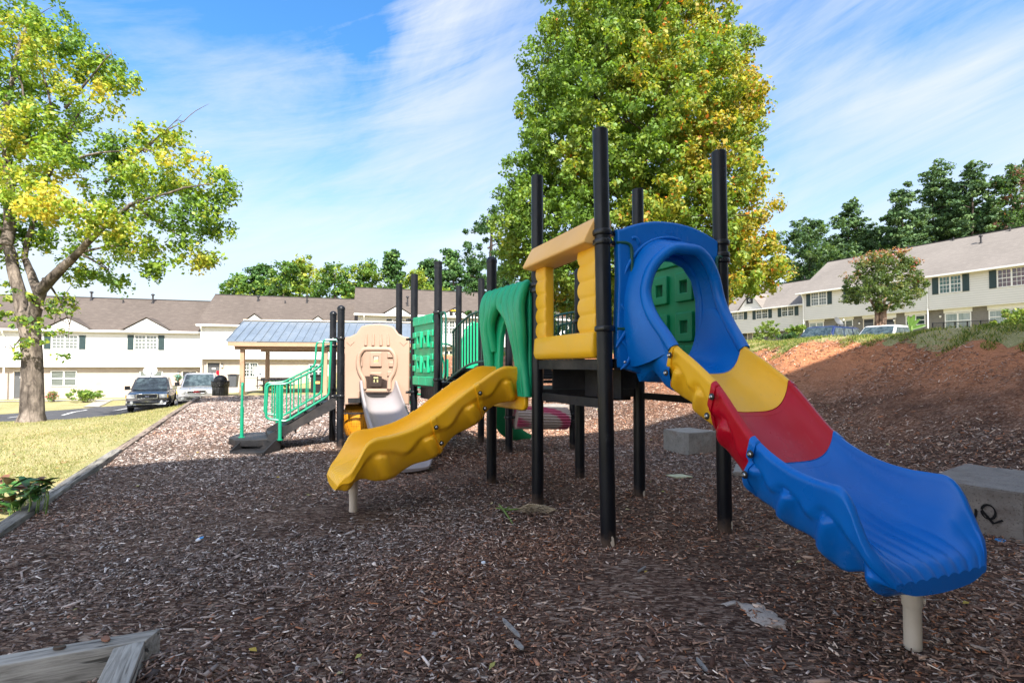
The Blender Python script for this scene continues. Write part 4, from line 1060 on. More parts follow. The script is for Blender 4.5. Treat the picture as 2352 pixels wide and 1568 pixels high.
def door(root, F_, rect, n, num=True, wreath=False):
    k0, z0, k1, z1 = rect; fr = F_.fr(); mb = MB()
    for a, b in (((k0 - .08, z0), (k0, z1)), ((k1, z0), (k1 + .08, z1)), ((k0 - .08, z1), (k1 + .08, z1 + .08))): mb.fbox(fr, (a[0], a[1], n + .004), (b[0], b[1], n + .06))
    fo = mb.build('door_frame', M['beige'], root, smooth=0)
    mb = MB(); zt_d = z0 + (z1 - z0) * .84; mb.fbox(fr, (k0, z0, n + .003), (k1, zt_d, n + .03))
    w = k1 - k0
    for a in (.12, .56):
        for b, c in ((.08, .34), (.40, .66), (.72, .94)): mb.fbox(fr, (k0 + w * a, z0 + (zt_d - z0) * b, n + .02), (k0 + w * (a + .32), z0 + (zt_d - z0) * c, n + .04))
    o = mb.build('door', M['door'], root, smooth=0)
    mb = MB(); mb.lathe(fr(k0 + w * .9, z0 + 1.0, n + .03), [(.01, 0), (.03, .03), (.03, .05), (.0, .06)], 10, fr.n); mb.build('handle', M['bolt'], o)
    mb = MB(); mb.fbox(fr, (k0, zt_d + .02, n + .003), (k1, z1, n + .02)); mb.build('transom_window', M['interior'], root, smooth=0)
    if num:
        mb = MB(); mb.fbox(fr, (k0 + w * .36, z0 + (zt_d - z0) * .90, n + .041), (k0 + w * .64, z0 + (zt_d - z0) * .97, n + .05)); mb.build('number_plate', M['trim'], o, smooth=0)
    if wreath:
        mb = MB(); mb.fbox(fr, (k0 + w * .74, z0 + 1.25, n + .041), (k0 + w * .93, z0 + 1.62, n + .055)); mb.build('door_notice', M['red'], o, smooth=0, label='red notice hanging on the door')
def wall_lamp(root, F_, k, z, n):
    fr = F_.fr(); mb = MB(); mb.lathe(fr(k, z - .18, n + .10), [(.03, 0), (.07, .04), (.085, .20), (.03, .22)], 10); o = mb.build('wall_lamp', M['trim'], root)
    mb = MB(); mb.lathe(fr(k, z + .04, n + .10), [(.10, 0), (.05, .08), (.015, .10)], 10); mb.fbox(fr, (k - .03, z + .02, n + .0), (k + .03, z + .08, n + .10)); mb.build('lamp_cap', M['black'], o)
def house(name, label, O, e, k0, k1, depth, zb, zs, ze, zr_, mats, over=.35, kind='apartment building', jut=.5, gutter=True, rakes=(0.25, 0.25)):
    """n=0 is the upper siding plane; the lower storey sits jut behind it"""
    F_ = Facade(O, e); fr = F_.fr(); g = fr(0, zb, 0)
    r = thing(name, label, kind, tuple(fr((k0 + k1) / 2, zb, -depth / 2)))
    mb = MB(); mb.fbox(fr, (k0 + .02, zb - 1.2, -depth + .1), (k1 - .02, zs + .01, -jut)); mb.build('wall', mats['low'], r, smooth=0)
    mb = MB(); mb.fbox(fr, (k0, zs, -depth), (k1, ze, 0)); mb.build('siding', mats['sid'], r, smooth=0)
    # gables: triangular prism between the eaves
    a = k0 - rakes[0]; b = k1 + rakes[1]; rn = -depth / 2
    slope = (zr_ - ze) / (depth / 2)
    mb = MB(); mb.add([fr(k0, ze, 0), fr(k0, ze, -depth), fr(k0, zr_ - .02, rn), fr(k1, ze, 0), fr(k1, ze, -depth), fr(k1, zr_ - .02, rn)], [(0, 2, 1), (3, 4, 5), (0, 1, 4, 3)]); mb.build('gable_wall', mats['gab'], r, smooth=0)
    mb = MB(); t = .09
    for sgn in (1, -1):
        no = over if sgn == 1 else -depth - over; zo = ze - over * slope
        mb.add([fr(a, zo + t, no), fr(b, zo + t, no), fr(b, zr_ + t, rn), fr(a, zr_ + t, rn), fr(a, zo, no), fr(b, zo, no), fr(b, zr_, rn), fr(a, zr_, rn)],
               [(0, 1, 2, 3), (7, 6, 5, 4), (0, 4, 5, 1), (1, 5, 6, 2), (3, 7, 4, 0)] if sgn == 1 else [(3, 2, 1, 0), (4, 5, 6, 7), (1, 5, 4, 0), (2, 6, 5, 1), (0, 4, 7, 3)])
    roof = mb.build('roof', mats['roof'], r, smooth=0)
    mb = MB(); mb.fbox(fr, (a, zr_ + t - .03, rn - .12), (b, zr_ + t + .025, rn + .12)); mb.build('ridge_cap', M['vent'], roof, smooth=0)
    zo = ze - over * slope
    mb = MB(); mb.fbox(fr, (a + .02, zo - .06, over + .002), (b - .02, zo + t + .005, over + .11)); mb.build('gutter', M['trim'], r, smooth=0, bevel=.015)
    mb = MB(); mb.fbox(fr, (a + .05, zo - .05, 0.003), (b - .05, zo - .01, over)); mb.build('soffit', mats.get('sof', M['beige']), r, smooth=0)
    mb = MB(); mb.fbox(fr, (k0, zs - .06, -jut + .003), (k1, zs - .002, -.01)); mb.build('overhang_trim', M['trim'], r, smooth=0)
    def rn_at(z): return over - (z - zo) / slope
    return r, F_, fr, roof, dict(slope=slope, rn=rn, t=t, zo=zo, over=over, depth=depth, zr=zr_)
def roof_vent(roof, F_, fr, inf, vx, vy0, vy1, big=True, r=None):
    # find the roof plane point at the pixel of the vent's foot
    d = ray(vx, vy1); best = None
    nrm = (fr.n * inf['slope'] + V((0, 0, 1))).normalized(); p0 = fr(0, inf['zo'] + inf['t'], inf['over'])
    t = (p0 - CAM).dot(nrm) / d.dot(nrm); p = CAM + d * t
    h = (vy1 - vy0) * p.y / F; h = max(.15, min(h, 1.2)); w = .07 if big else .05
    mb = MB(); mb.lathe(p - V((0, 0, .1)), [(w * 1.9, 0), (w * 1.8, .12), (w, .16), (w, h)], 12)
    mb.lathe(p - V((0, 0, .1)), [(w * .9, h - .02), (w * 2.1, h + .02), (w * 2.0, h + .10), (w * .3, h + .16)] if big else [(w, h), (w * 1.7, h + .02), (w * .5, h + .1)], 12)
    mb.build('roof_vent', M['vent'], roof)
def pediment(root, F_, fr, inf, x0, x1, xa, ya, yb, mat):
    """small decorative gable standing on the eave; pixels of its base ends, apex x, apex y, base y"""
    n = inf['over'] - .12; ka, z0 = F_.kz(x0, yb, n); kb, _ = F_.kz(x1, yb, n); km, z1 = F_.kz((x0 + x1) / 2, ya, n); z0 = inf['zo'] + inf['t'] + .10
    run = (z1 - z0) / inf['slope'] + .2
    mb = MB(); mb.add([fr(ka + .1, z0 - .12, n), fr(kb - .1, z0 - .12, n), fr(km, z1 - .06, n)], [(0, 1, 2)])
    o = mb.build('pediment', mat, root, smooth=0)
    mb = MB()
    for kk in (ka, kb):
        sgn = -1 if kk == ka else 1
        A_ = fr(kk + .0, z0 - .10, n + .12); B_ = fr(km, z1, n + .12); C_ = fr(km, z1, n - run); D_ = fr(kk, z0 - .10, n - .25)
        up_ = V((0, 0, .05)); vs = [A_, B_, C_, D_] + [p + up_ for p in (A_, B_, C_, D_)]
        mb.add(vs, [(0, 3, 2, 1), (4, 5, 6, 7), (0, 1, 5, 4), (1, 2, 6, 5), (2, 3, 7, 6), (3, 0, 4, 7)])
    mb.build('pediment_roof', inf['rmat'], o, smooth=0)
    return km, (z0 + z1) / 2, n
def downspout(root, fr, k, z1, z0, mat=None):
    mb = MB(); mb.tube(roundpath([fr(k, z1, .40), fr(k, z1 - .15, .38), fr(k, z1 - .5, .06), fr(k, z0, .06)], .08), .055, 8); mb.build('downspout', mat or M['trim'], root)
def gable_sign(root, fr, k, z, n, letter, top=None):
    mb = MB(); mb.fbox(fr, (k - .42, z - .38, n + .01), (k + .42, z + .38, n + .05)); o = mb.build('gable_sign', M['black'], root, smooth=0)
    def txt(s, size, zz, mat):
        cu = bpy.data.curves.new('t', 'FONT'); cu.body = s; cu.size = size; cu.align_x = 'CENTER'; cu.align_y = 'CENTER'; cu.extrude = .004; cu.offset = .008
        ob = bpy.data.objects.new('t', cu); COL.objects.link(ob); bpy.context.view_layer.update()
        me = bpy.data.meshes.new_from_object(ob.evaluated_get(bpy.context.evaluated_depsgraph_get())); bpy.data.objects.remove(ob)
        O_ = fr(k, zz, n + .056); me.transform(Matrix(((fr.u.x, 0, fr.n.x, O_.x), (fr.u.y, 0, fr.n.y, O_.y), (0, 1, 0, O_.z), (0, 0, 0, 1)))); me.materials.clear()
        link('lettering', me, mat, o, smooth=0)
    txt(letter, .42, z - (.08 if top else 0), M['trim'])
    if top: txt(top, .17, z + .26, M['yellow'])

mL = dict(low=M['wbrick'], sid=M['wsiding'], gab=M['gsiding'], roof=M['shL'], sof=M['beige'])
# --- first row house on the left
r, F_, fr, roof, inf = house('apartment_building', 'white sided two storey row house behind the big tree, lowest brown roof on the left', Bo, E, -14, 13.75, 10, -1.1, 1.45, 4.45, 7.45, mL, rakes=(.3, .02)); inf['rmat'] = M['shL']
for x0, y0, x1, y1, pn, sh in ((311, 771, 360, 802, 'blind', True), (121, 771, 178, 800, 'blind', True)): window(r, F_, F_.rect(x0, y0, x1, y1), 0, pn, sh)
for x0, y0, x1, y1, pn in ((119, 853, 175, 885, 'blind'), (323, 854, 372, 874, 'blind')): window(r, F_, F_.rect(x0, y0, x1, y1, -.5), -.5, pn, False, grid=False)
for x0, x1 in ((33, 47), (420, 446)): k0, z0, k1, z1 = F_.rect(x0, 852, x1, 915, -.5); door(r, F_, (k0, -1.05, k0 + 1.0, z1 - .05), -.5)
k_, z_ = F_.kz(411, 856, -.5); wall_lamp(r, F_, k_, z_, -.5)
for x0, x1, ya, yb in ((96, 215, 728, 750), (277, 397, 729, 754)): pediment(r, F_, fr, inf, x0, x1, 0, ya, yb, M['wsiding'])
for vx, a, b, big in ((210, 670, 689, True), (283, 688, 695, False), (351, 676, 696, True)): roof_vent(roof, F_, fr, inf, vx, a, b, big)
k_, _ = F_.kz(10, 850); downspout(r, fr, k_, 4.2, -1.1)
# --- second row house
O2 = Bo + E * 13.8 + EN * .6
r, F_, fr, roof, inf = house('apartment_building', 'middle white sided row house with brown roof behind the blue roofed pavilion', O2, E, 0, 17.4, 10, -.6, 2.1, 5.05, 8.05, mL, rakes=(.25, .02)); inf['rmat'] = M['shL']
for x0, y0, x1, y1 in ((556, 834, 591, 864), (711, 838, 752, 867)): window(r, F_, F_.rect(x0, y0, x1, y1, -.5), -.5, 'pane', False)
k0, z0, k1, z1 = F_.rect(477, 833, 505, 870, -.5); door(r, F_, (k0, -.55, k1, z1), -.5, wreath=True)
k_, z_ = F_.kz(511, 839, -.5); wall_lamp(r, F_, k_, z_, -.5)
for x0, x1, ya, yb in ((547, 622, 720, 740), (696, 765, 725, 745)): pediment(r, F_, fr, inf, x0, x1, 0, ya, yb, M['wsiding'])
for vx, a, b, big in ((593, 680, 691, True), (655, 690, 696, False), (705, 678, 695, True)): roof_vent(roof, F_, fr, inf, vx, a, b, big)
downspout(r, fr, .12, 4.8, -.6)
# --- third building with the letter sign
mK = dict(mL); mK['low'] = M['stone']
O3 = P(822, 760, 42.5); O3 = V((O3.x, O3.y, 0))
r, F_, fr, roof, inf = house('apartment_building', 'white building with grey stone lower floor and a K sign on its small gable', O3, E, 0, 30, 9.5, .7, 3.25, 6.0, 8.75, mK, rakes=(.35, .35)); inf['rmat'] = M['shL']
for x0, y0, x1, y1, pn in ((903, 735, 943, 763, 'blind'), (1020, 738, 1043, 766, 'pane')): window(r, F_, F_.rect(x0, y0, x1, y1), 0, pn, True)
for x0, y0, x1, y1 in ((1022, 806, 1040, 822), (905, 806, 920, 840)): window(r, F_, F_.rect(x0, y0, x1, y1, -.5), -.5, 'pane', False, grid=False)
pediment(r, F_, fr, inf, 876, 948, 0, 701, 722, M['wsiding'])
km, zm, nn = pediment(r, F_, fr, inf, 1008, 1082, 0, 706, 729, M['wsiding'])
k_, z_ = F_.kz(1043, 720, nn); gable_sign(r, fr, k_, z_, nn, 'K', 'BUILDING')
for vx, a, b, big in ((936, 678, 705, True),): roof_vent(roof, F_, fr, inf, vx, 681, 702, big)
downspout(r, fr, .5, 5.8, 1)
# --- right buildings
mR = dict(low=M['gbrick'], sid=M['bsiding'], gab=M['bsiding'], roof=M['shR'], sof=M['beige'])
OR = V((38.9, 38.0, 0)); FR = Facade(OR, eR)
kmid, _ = FR.kz(2129, 700); kend, _ = FR.kz(1843, 700)
# facade direction runs away from the viewer, its normal must face the playground
nR = -FR.n if FR.n.dot(V((-1, -1, 0))) < 0 else FR.n
OR2 = OR + eR * kend; eR2 = -eR
r, F_, fr, roof, inf = house('apartment_building', 'long beige sided building with dark shutters on the right behind the flowering tree', (OR2.x, OR2.y, 0), eR2, 0, kend + 14, 11, 3.75, 6.35, 9.4, 13.1, mR, over=.45, rakes=(.45, .3)); inf['rmat'] = M['shR']
for x0, y0, x1, y1, pn in ((1864, 671, 1898, 700, 'blind'), (2159, 635, 2207, 671, 'teal'), (2293, 617, 2356, 656, 'rose'), (1951, 662, 1985, 692, 'blind'), (2054, 648, 2095, 678, 'rose')): window(r, F_, F_.rect(x0, y0, x1, y1), 0, pn, True)
fb = lambda x0, y0, x1, y1: F_.rect(x0, y0, x1, y1, -.5)
for x0, y0, x1, y1, pn in ((1861, 742, 1891, 765, 'whitecurt'), (1927, 737, 1958, 765, 'blind'), (2083, 726, 2124, 745, 'pane'), (2173, 720, 2229, 752, 'whitecurt'), (2274, 712, 2350, 740, 'whitecurt')):
    q_ = fb(x0, y0, x1, y1); q_ = (q_[0], max(q_[1], 4.2), q_[2], q_[3]); window(r, F_, q_, -.5, pn, False, grid=False)
    mb = MB(); mb.fbox(fr, (q_[0] - .15, q_[3] + .10, -.5 + .004), (q_[2] + .15, 6.28, -.5 + .05)); mb.build('panel_trim', M['trim'], r, smooth=0)
for x0, x1 in ((1985, 2007), (2033, 2055)):
    q_ = fb(x0, 733, x1, 760); door(r, F_, (q_[0], 3.8, q_[2], q_[3]), -.5, num=False)
    mb = MB(); mb.fbox(fr, (q_[0] - .15, q_[3] + .10, -.5 + .004), (q_[2] + .15, 6.28, -.5 + .05)); mb.build('panel_trim', M['trim'], r, smooth=0)
for vx, vy in ((1975, 741), (2055, 734), (2161, 725)): k_, z_ = F_.kz(vx, vy, -.5); wall_lamp(r, F_, k_, z_, -.5)
for vx, a, b, big in ((1979, 590, 603, True), (2253, 541, 558, True), (2190, 545, 552, False), (2087, 563, 570, False), (2320, 521, 530, False), (1988, 582, 588, False)): roof_vent(roof, F_, fr, inf, vx, a, b, big)
k_, _ = F_.kz(2131, 690); downspout(r, fr, k_, 9.1, 3.8); k_, _ = F_.kz(1845, 690); downspout(r, fr, .15, 9.1, 3.8)
O5 = OR2 + eR * .05 + F_.n * -1.2
F5 = Facade((O5.x, O5.y, 0), -eR)
r, F_, fr, roof, inf = house('apartment_building', 'far beige building with a C sign on its small gable, left of the long building', (O5.x, O5.y, 0), -eR, -22, 0, 10.5, 2.6, 5.5, 8.35, 11.6, mR, over=.4, rakes=(.3, .0)); inf['rmat'] = M['shR']
for x0, y0, x1, y1, pn in ((1684, 713, 1707, 734, 'blind'), (1738, 708, 1763, 731, 'pane'), (1797, 702, 1823, 725, 'pane')): window(r, F_, F_.rect(x0, y0, x1, y1), 0, pn, True)
for x0, x1 in ((1705, 1717), (1730, 1742)): q_ = F_.rect(x0, 764, x1, 785, -.5); door(r, F_, (q_[0], 2.6, q_[2], q_[3]), -.5, num=False)
km, zm, nn = pediment(r, F_, fr, inf, 1694, 1752, 0, 673, 703, M['bsiding'])
k_, z_ = F_.kz(1722, 690, nn); gable_sign(r, fr, k_, z_, nn, 'C')
for vx, a, b in ((1848, 634, 638), (1873, 636, 641)): roof_vent(roof, F_, fr, inf, vx, a, b, False)
# --- building behind the camera (it throws the big shade)
ub = V((.905, .426, 0)).normalized(); nb = V((-ub.y, ub.x, 0))
SUN_AZ = V((-.30, .95, 0)).normalized(); SUN_EL = radians(45)
HB = 12.6; corner = G(236, 1071, 0); corner.z = 0
cb0 = corner - SUN_AZ * (HB / math.tan(SUN_EL))
mb = MB(); fb_ = Fr((cb0.x, cb0.y, 0), ub, nb)
rb = thing('apartment_building', 'four storey white sided building behind the camera, outside the photograph', 'apartment building', (cb0 + ub * 18 - nb * 6).to_tuple())
M['bsid2'] = mat_siding('rear_siding', (.72, .70, .65), atan2(ub.y, ub.x))
mb.fbox(fb_, (.3, -.3, -12), (37.7, HB - .35, -.45)); mb.build('wall', M['bsid2'], rb, smooth=0)
mb = MB(); mb.loft([[fb_(k, z, n_) for z, n_ in ((HB - .35, 0), (HB, 0), (HB + 1.5, -6.2), (HB, -12.4), (HB - .35, -12.4))] for k in (0, 38)]); mb.build('roof', M['shL'], rb, smooth=0)
Fb = Facade((cb0.x, cb0.y, 0), ub); Fb.n = nb
for st in range(4):
    for j in range(9):
        window(rb, Fb, (2 + j * 4, 1 + st * 2.9, 3.6 + j * 4, 2.4 + st * 2.9), -.45, 'pane', False, grid=False) if j % 1 == 0 else None

# ------------------------------------------------------------------ pavilion
M['brownwood'] = vary('brown_painted_wood', (.40, .255, .165), .1, 2, .6, .3, 60, .1)
M['bluemetal'] = vary('blue_metal_roof', (.145, .18, .225), .1, 1.2, .42, .5, metal=.1, dirt=(.32, .34, .36), dirtscale=1.0, grime=.25)
pe0 = P(533, 781, 25.2); po = V((pe0.x, pe0.y, 0)); fp = Fr(po, V((.985, .17, 0)))
LP = 8.9; DP = 4.6; ze_ = 2.72; zr2_ = 3.95
pv = thing('pavilion', 'open picnic pavilion with a blue metal roof and brown posts', 'pavilion', tuple(fp(LP / 2, 0, -DP / 2)))
fp.n = V((fp.u.y, -fp.u.x, 0))
mb = MB()
for sg in (0, 1):
    n0, n1 = (.2, -DP / 2) if sg == 0 else (-DP - .2, -DP / 2)
    mb.add([fp(-.2, ze_, n0), fp(LP + .2, ze_, n0), fp(LP + .2, zr2_, n1), fp(-.2, zr2_, n1)] + [fp(-.2, ze_ - .04, n0), fp(LP + .2, ze_ - .04, n0), fp(LP + .2, zr2_ - .04, n1), fp(-.2, zr2_ - .04, n1)],
           [(0, 1, 2, 3), (7, 6, 5, 4), (0, 4, 5, 1), (1, 5, 6, 2), (2, 6, 7, 3), (3, 7, 4, 0)])
    k = -.2
    while k < LP + .21:
        a_ = fp(k, ze_ + .022, n0); b_ = fp(k, zr2_ + .022, n1); d_ = (b_ - a_); up_ = d_.normalized().cross(fp.u); mb.obox((a_ + b_) / 2, d_ / 2, fp.u * .012, up_.normalized() * .022); k += .40
ro = mb.build('roof', M['bluemetal'], pv, smooth=0)
mb = MB(); mb.fbox(fp, (-.22, zr2_ - .0, -DP / 2 - .12), (LP + .22, zr2_ + .07, -DP / 2 + .12)); mb.build('ridge_cap', M['cream'], ro, smooth=0)
mb = MB()
for n_ in (.0, -DP): mb.fbox(fp, (-.15, ze_ - .26, n_ - .05 + .12 * (n_ == 0)), (LP + .15, ze_ - .045, n_ + .05 + .12 * (n_ == 0)))
for n_ in (-.25, -DP + .25): mb.fbox(fp, (.05, ze_ - .42, n_ - .07), (LP - .05, ze_ - .262, n_ + .07))
for k in (0.02, LP - .12): mb.fbox(fp, (k, ze_ - .26, -DP + .06), (k + .1, ze_ - .05, -.0))
mb.build('beam', M['brownwood'], pv, smooth=0)
for k in (.42, LP / 2, LP - .3):
    for n_ in (-.25, -DP + .25):
        mb = MB(); mb.fbox(fp, (k - .1, -.4, n_ - .1), (k + .1, ze_ - .425, n_ + .1)); mb.build('post', M['brownwood'], pv, smooth=0, bevel=.01, seg=1)
mb = MB(); mb.fbox(fp, (-.6, -.35, -DP - .6), (LP + .6, -.02, .3)); tag(mb.build('patio', M['concrete'], None, smooth=0), kind='structure')
# ------------------------------------------------------------------ picnic tables
def picnic(loc, rz, label):
    t = local_thing('picnic_table', label, 'picnic table', loc, rz, 'picnic tables under the pavilion')
    mb = MB(); mb.box((-.9, -.37, .72), (.9, .37, .76)); mb.build('table_top', M['black'], t, smooth=0, bevel=.01, seg=1)
    for s_ in (-1, 1):
        mb = MB(); mb.box((-.9, s_ * .62 - .12, .43), (.9, s_ * .62 + .12, .46)); mb.build('bench', M['black'], t, smooth=0, bevel=.008, seg=1)
    for x in (-.6, .6):
        mb = MB(); mb.tube([(x, 0, 0), (x, 0, .72)], .045, 8); mb.tube([(x, -.62, .42), (x, .62, .42)], .025, 8); mb.build('leg', M['black'], t)
    return t
for i, (vx, vy, D, lab) in enumerate(((634, 905, 27.2, 'black picnic table nearest the left pavilion post'), (838, 900, 28.5, 'black picnic table behind the stairs, right side of the pavilion'))):
    p = P(vx, 900, D); picnic((p.x, p.y, -.02), angL + .05, lab)
p = P(632, 880, 30.5); gr = local_thing('grill', 'black grill standing behind the left picnic table', 'grill', (p.x, p.y, -.3), 0)
mb = MB(); mb.tube([(0, 0, 0), (0, 0, .85)], .05, 8); mb.build('leg', M['black'], gr); mb = MB(); mb.box((-.75, -.3, .85), (.75, .3, 1.05)); mb.build('firebox', M['black'], gr, smooth=0, bevel=.03)
# ------------------------------------------------------------------ trash cans
def mat_mesh():
    m, nt, p, out = newmat('black_expanded_metal'); co = objco(nt, (1, 1, .6))
    v = nd(nt, 'ShaderNodeTexVoronoi'); v.inputs['Scale'].default_value = 26; v.inputs['Randomness'].default_value = 0; nt.links.new(co, v.inputs['Vector'])
    nt.links.new(ramp(nt, v.outputs['Distance'], [(.3, (.10, .10, .10)), (.42, (.008, .008, .009))]), p.inputs['Base Color']); p.inputs['Roughness'].default_value = .4; return m
M['meshmetal'] = mat_mesh(); M['bag'] = vary('black_bin_bag', (.015, .015, .016), .3, 9, .22, .6, 14, .9, bdist=.05)
def bin_(loc, label, lid=True):
    t = local_thing('trash_can', label, 'trash can', loc, .1)
    mb = MB(); mb.lathe((0, 0, 0), [(.33, 0), (.35, .03), (.36, .56)], 24); mb.build('basket', M['meshmetal'], t)
    mb = MB(); mb.lathe((0, 0, .46), [(.367, 0), (.395, .06), (.40, .24), (.38, .26)], 24); mb.build('bin_bag', M['bag'], t)
    mb = MB(); mb.lathe((0, 0, .71), [(.40, 0), (.40, .05), (.30, .07)] + [(.30 * cos(a), .07 + .27 * sin(a)) for a in np.linspace(.1, 1.45, 8)], 24); mb.build('lid', M['black'], t)
p = P(506, 905, 24.6); bin_((p.x, p.y, zt(p.x, p.y) - .02), 'black mesh trash can with a domed lid beside the left pavilion post')
def small_bin(vx, vy, D, label):
    p = P(vx, vy, D); t = local_thing('waste_bin', label, 'waste bin', (p.x, p.y, p.z), .2)
    mb = MB(); mb.loft([rrect3(.24, .24, 0), rrect3(.30, .30, .85)]); mb.build('body', M['door'], t); mb = MB(); mb.loft([rrect3(.33, .33, .86), rrect3(.33, .33, .92), rrect3(.2, .2, .97)]); mb.build('lid', M['black'], t)
def rrect3(a, b, z): return [V((x, y, z)) for x, y in rrect(-a, -b, a, b, .05)]
small_bin(536, 889, 37, 'grey wheeled waste bin against the wall left of the pavilion post')
p = P(729, 905, 27.5); t = local_thing('recycling_bin', 'black box bin with a small yellow label behind the green stair rail', 'recycling bin', (p.x, p.y, -.05), .1)
mb = MB(); mb.box((-.28, -.28, 0), (.28, .28, 1.05)); mb.build('body', M['black'], t, smooth=0, bevel=.02)
mb = MB(); mb.box((-.05, -.292, .55), (.2, -.283, .68)); mb.build('sticker', M['paleyellow'], t, smooth=0)
# ------------------------------------------------------------------ satellite dishes
M['dish'] = vary('grey_dish', (.30, .30, .29), .1, 4, .5)
def dish(p, ang, label, h=.9, mt=None):
    t = local_thing('satellite_dish', label, 'satellite dish', tuple(p), ang)
    mb = MB(); mb.tube([(0, 0, 0), (0, 0, h)], .03, 8); mb.build('mast', M['black'], t)
    ax = V((.25, -1, .65)).normalized(); c = V((0, -.02, h)); mb = MB()
    mb.lathe(c, [(.01, .0), (.18, .03), (.34, .09), (.43, .16), (.44, .165), (.34, .105), (.18, .045), (.01, .012)], 24, ax, cap=False); mb.build('reflector', mt or M['dish'], t)
    mb = MB(); mb.tube([c - V((0, 0, .3)) + ax * .1, c + ax * .55 - V((0, 0, .1))], .015, 6); mb.obox(c + ax * .55 - V((0, 0, .08)), (.05, 0, 0), (0, .05, 0), (0, 0, .06)); mb.build('feed_arm', M['trim'], t)
p = P(591, 892, 36); dish((p.x, p.y, p.z), .5, 'grey satellite dish on a mast by the wall, under the pavilion roof', 1.15)
p = P(345, 890, 36.5); dish((p.x, p.y, p.z), .3, 'white satellite dish sticking up behind the dark pickup truck', 1.15)
p = P(1923, 770, 40); dish((p.x, p.y, p.z), .2, 'dark satellite dish behind the blue vehicle on the right', 1.0, M['door'])
# ------------------------------------------------------------------ concrete blocks, timbers, small things
def mat_conc(name, c, stain, scale=2.0, graffiti=False):
    m, nt, p, out = newmat(name); co = objco(nt)
    col = ramp(nt, noise(nt, 3 * scale, 8, co, .7), [(.3, [x * .65 for x in c]), (.7, c)])
    col = mix(nt, col, stain, ramp(nt, noise(nt, 1.3 * scale, 6, co, .7), [(.5, 0), (.65, .6)]))
    pit = ramp(nt, noise(nt, 70, 2, co), [(.3, .5), (.42, 1)]); col = mix(nt, col, pit, 1, 'MULTIPLY')
    nt.links.new(col, p.inputs['Base Color']); p.inputs['Roughness'].default_value = .9; p.inputs['Specular IOR Level'].default_value = .15
    nt.links.new(bump(nt, noise(nt, 40, 5, co, .7), .5, .012), p.inputs['Normal']); return m
M['block'] = mat_conc('weathered_concrete', (.36, .335, .30), (.20, .13, .10)); M['block2'] = mat_conc('rough_concrete', (.30, .265, .235), (.15, .11, .09), 1.4)
M['patch'] = mat_conc('pale_concrete', (.55, .48, .42), (.35, .25, .19), 3)
def rough_block(name, label, corners, zb, zt__, mat, amp=.008, cuts=14, parent=None):
    """quad footprint corners (world x,y), crumbly edges"""
    import bmesh
    c = [V((p[0], p[1], 0)) for p in corners]; cen = sum(c, V()) / len(c)
    mb = MB(); mb.add([p + V((0, 0, zb)) for p in c] + [p + V((0, 0, zt__)) for p in c], [(3, 2, 1, 0), (4, 5, 6, 7), (0, 1, 5, 4), (1, 2, 6, 5), (2, 3, 7, 6), (3, 0, 4, 7)])
    me = mb.mesh(name); bm = bmesh.new(); bm.from_mesh(me); bmesh.ops.recalc_face_normals(bm, faces=bm.faces)
    bmesh.ops.bevel(bm, geom=list(bm.edges), offset=.012, segments=2, affect='EDGES')
    bmesh.ops.subdivide_edges(bm, edges=[e for e in bm.edges if e.calc_length() > .1], cuts=cuts, use_grid_fill=True)
    rr = random.Random(name + label); from mathutils import noise as mn
    for v in bm.verts:
        d = mn.noise(v.co * 9) * amp + mn.noise(v.co * 31) * amp * .6; v.co += v.normal * d
    bm.to_mesh(me); bm.free()
    o = link(name, me, mat, parent, smooth=50, origin=(cen.x, cen.y, zb) if parent is None else None)
    if label and parent is None: tag(o, label, 'concrete block')
    return o
def quad_from(p, u_len, v_len, ang):
    u = V((cos(ang), sin(ang), 0)); v = V((-u.y, u.x, 0)); return [p, p + u * u_len, p + u * u_len + v * v_len, p + v * v_len]
g = G(1584, 1047, 0); gl = G(1523, 1034, 0); dv = (gl - g); ul = V((-dv.y, dv.x, 0)).normalized(); ul = ul if ul.x > 0 else -ul
rough_block('concrete_block', 'pale concrete cube standing on the mulch behind the right black post', [g, g + ul * .62, gl + ul * .62, gl], -.1, .37, M['block'])
g = G(1745, 1095, 0); rough_block('concrete_slab', 'low flat concrete slab half buried beside the right black post', [G(1684, 1093, 0), G(1752, 1096, 0), G(1762, 1072, 0), G(1690, 1071, 0)], -.1, .055, M['block'])
g = G(2345, 1250, 0); gl = G(2112, 1200, 0); 
A3 = V((4.22, 4.15, 0)); B3 = V((3.83, 4.72, 0)); e3 = V((.83, .56, 0)).normalized()
blk = rough_block('concrete_block', 'large concrete block with black sprayed scribble on the right behind the blue slide end', [A3, A3 + e3 * 1.25, B3 + e3 * 1.25, B3], -.15, .42, M['block2'], .010)
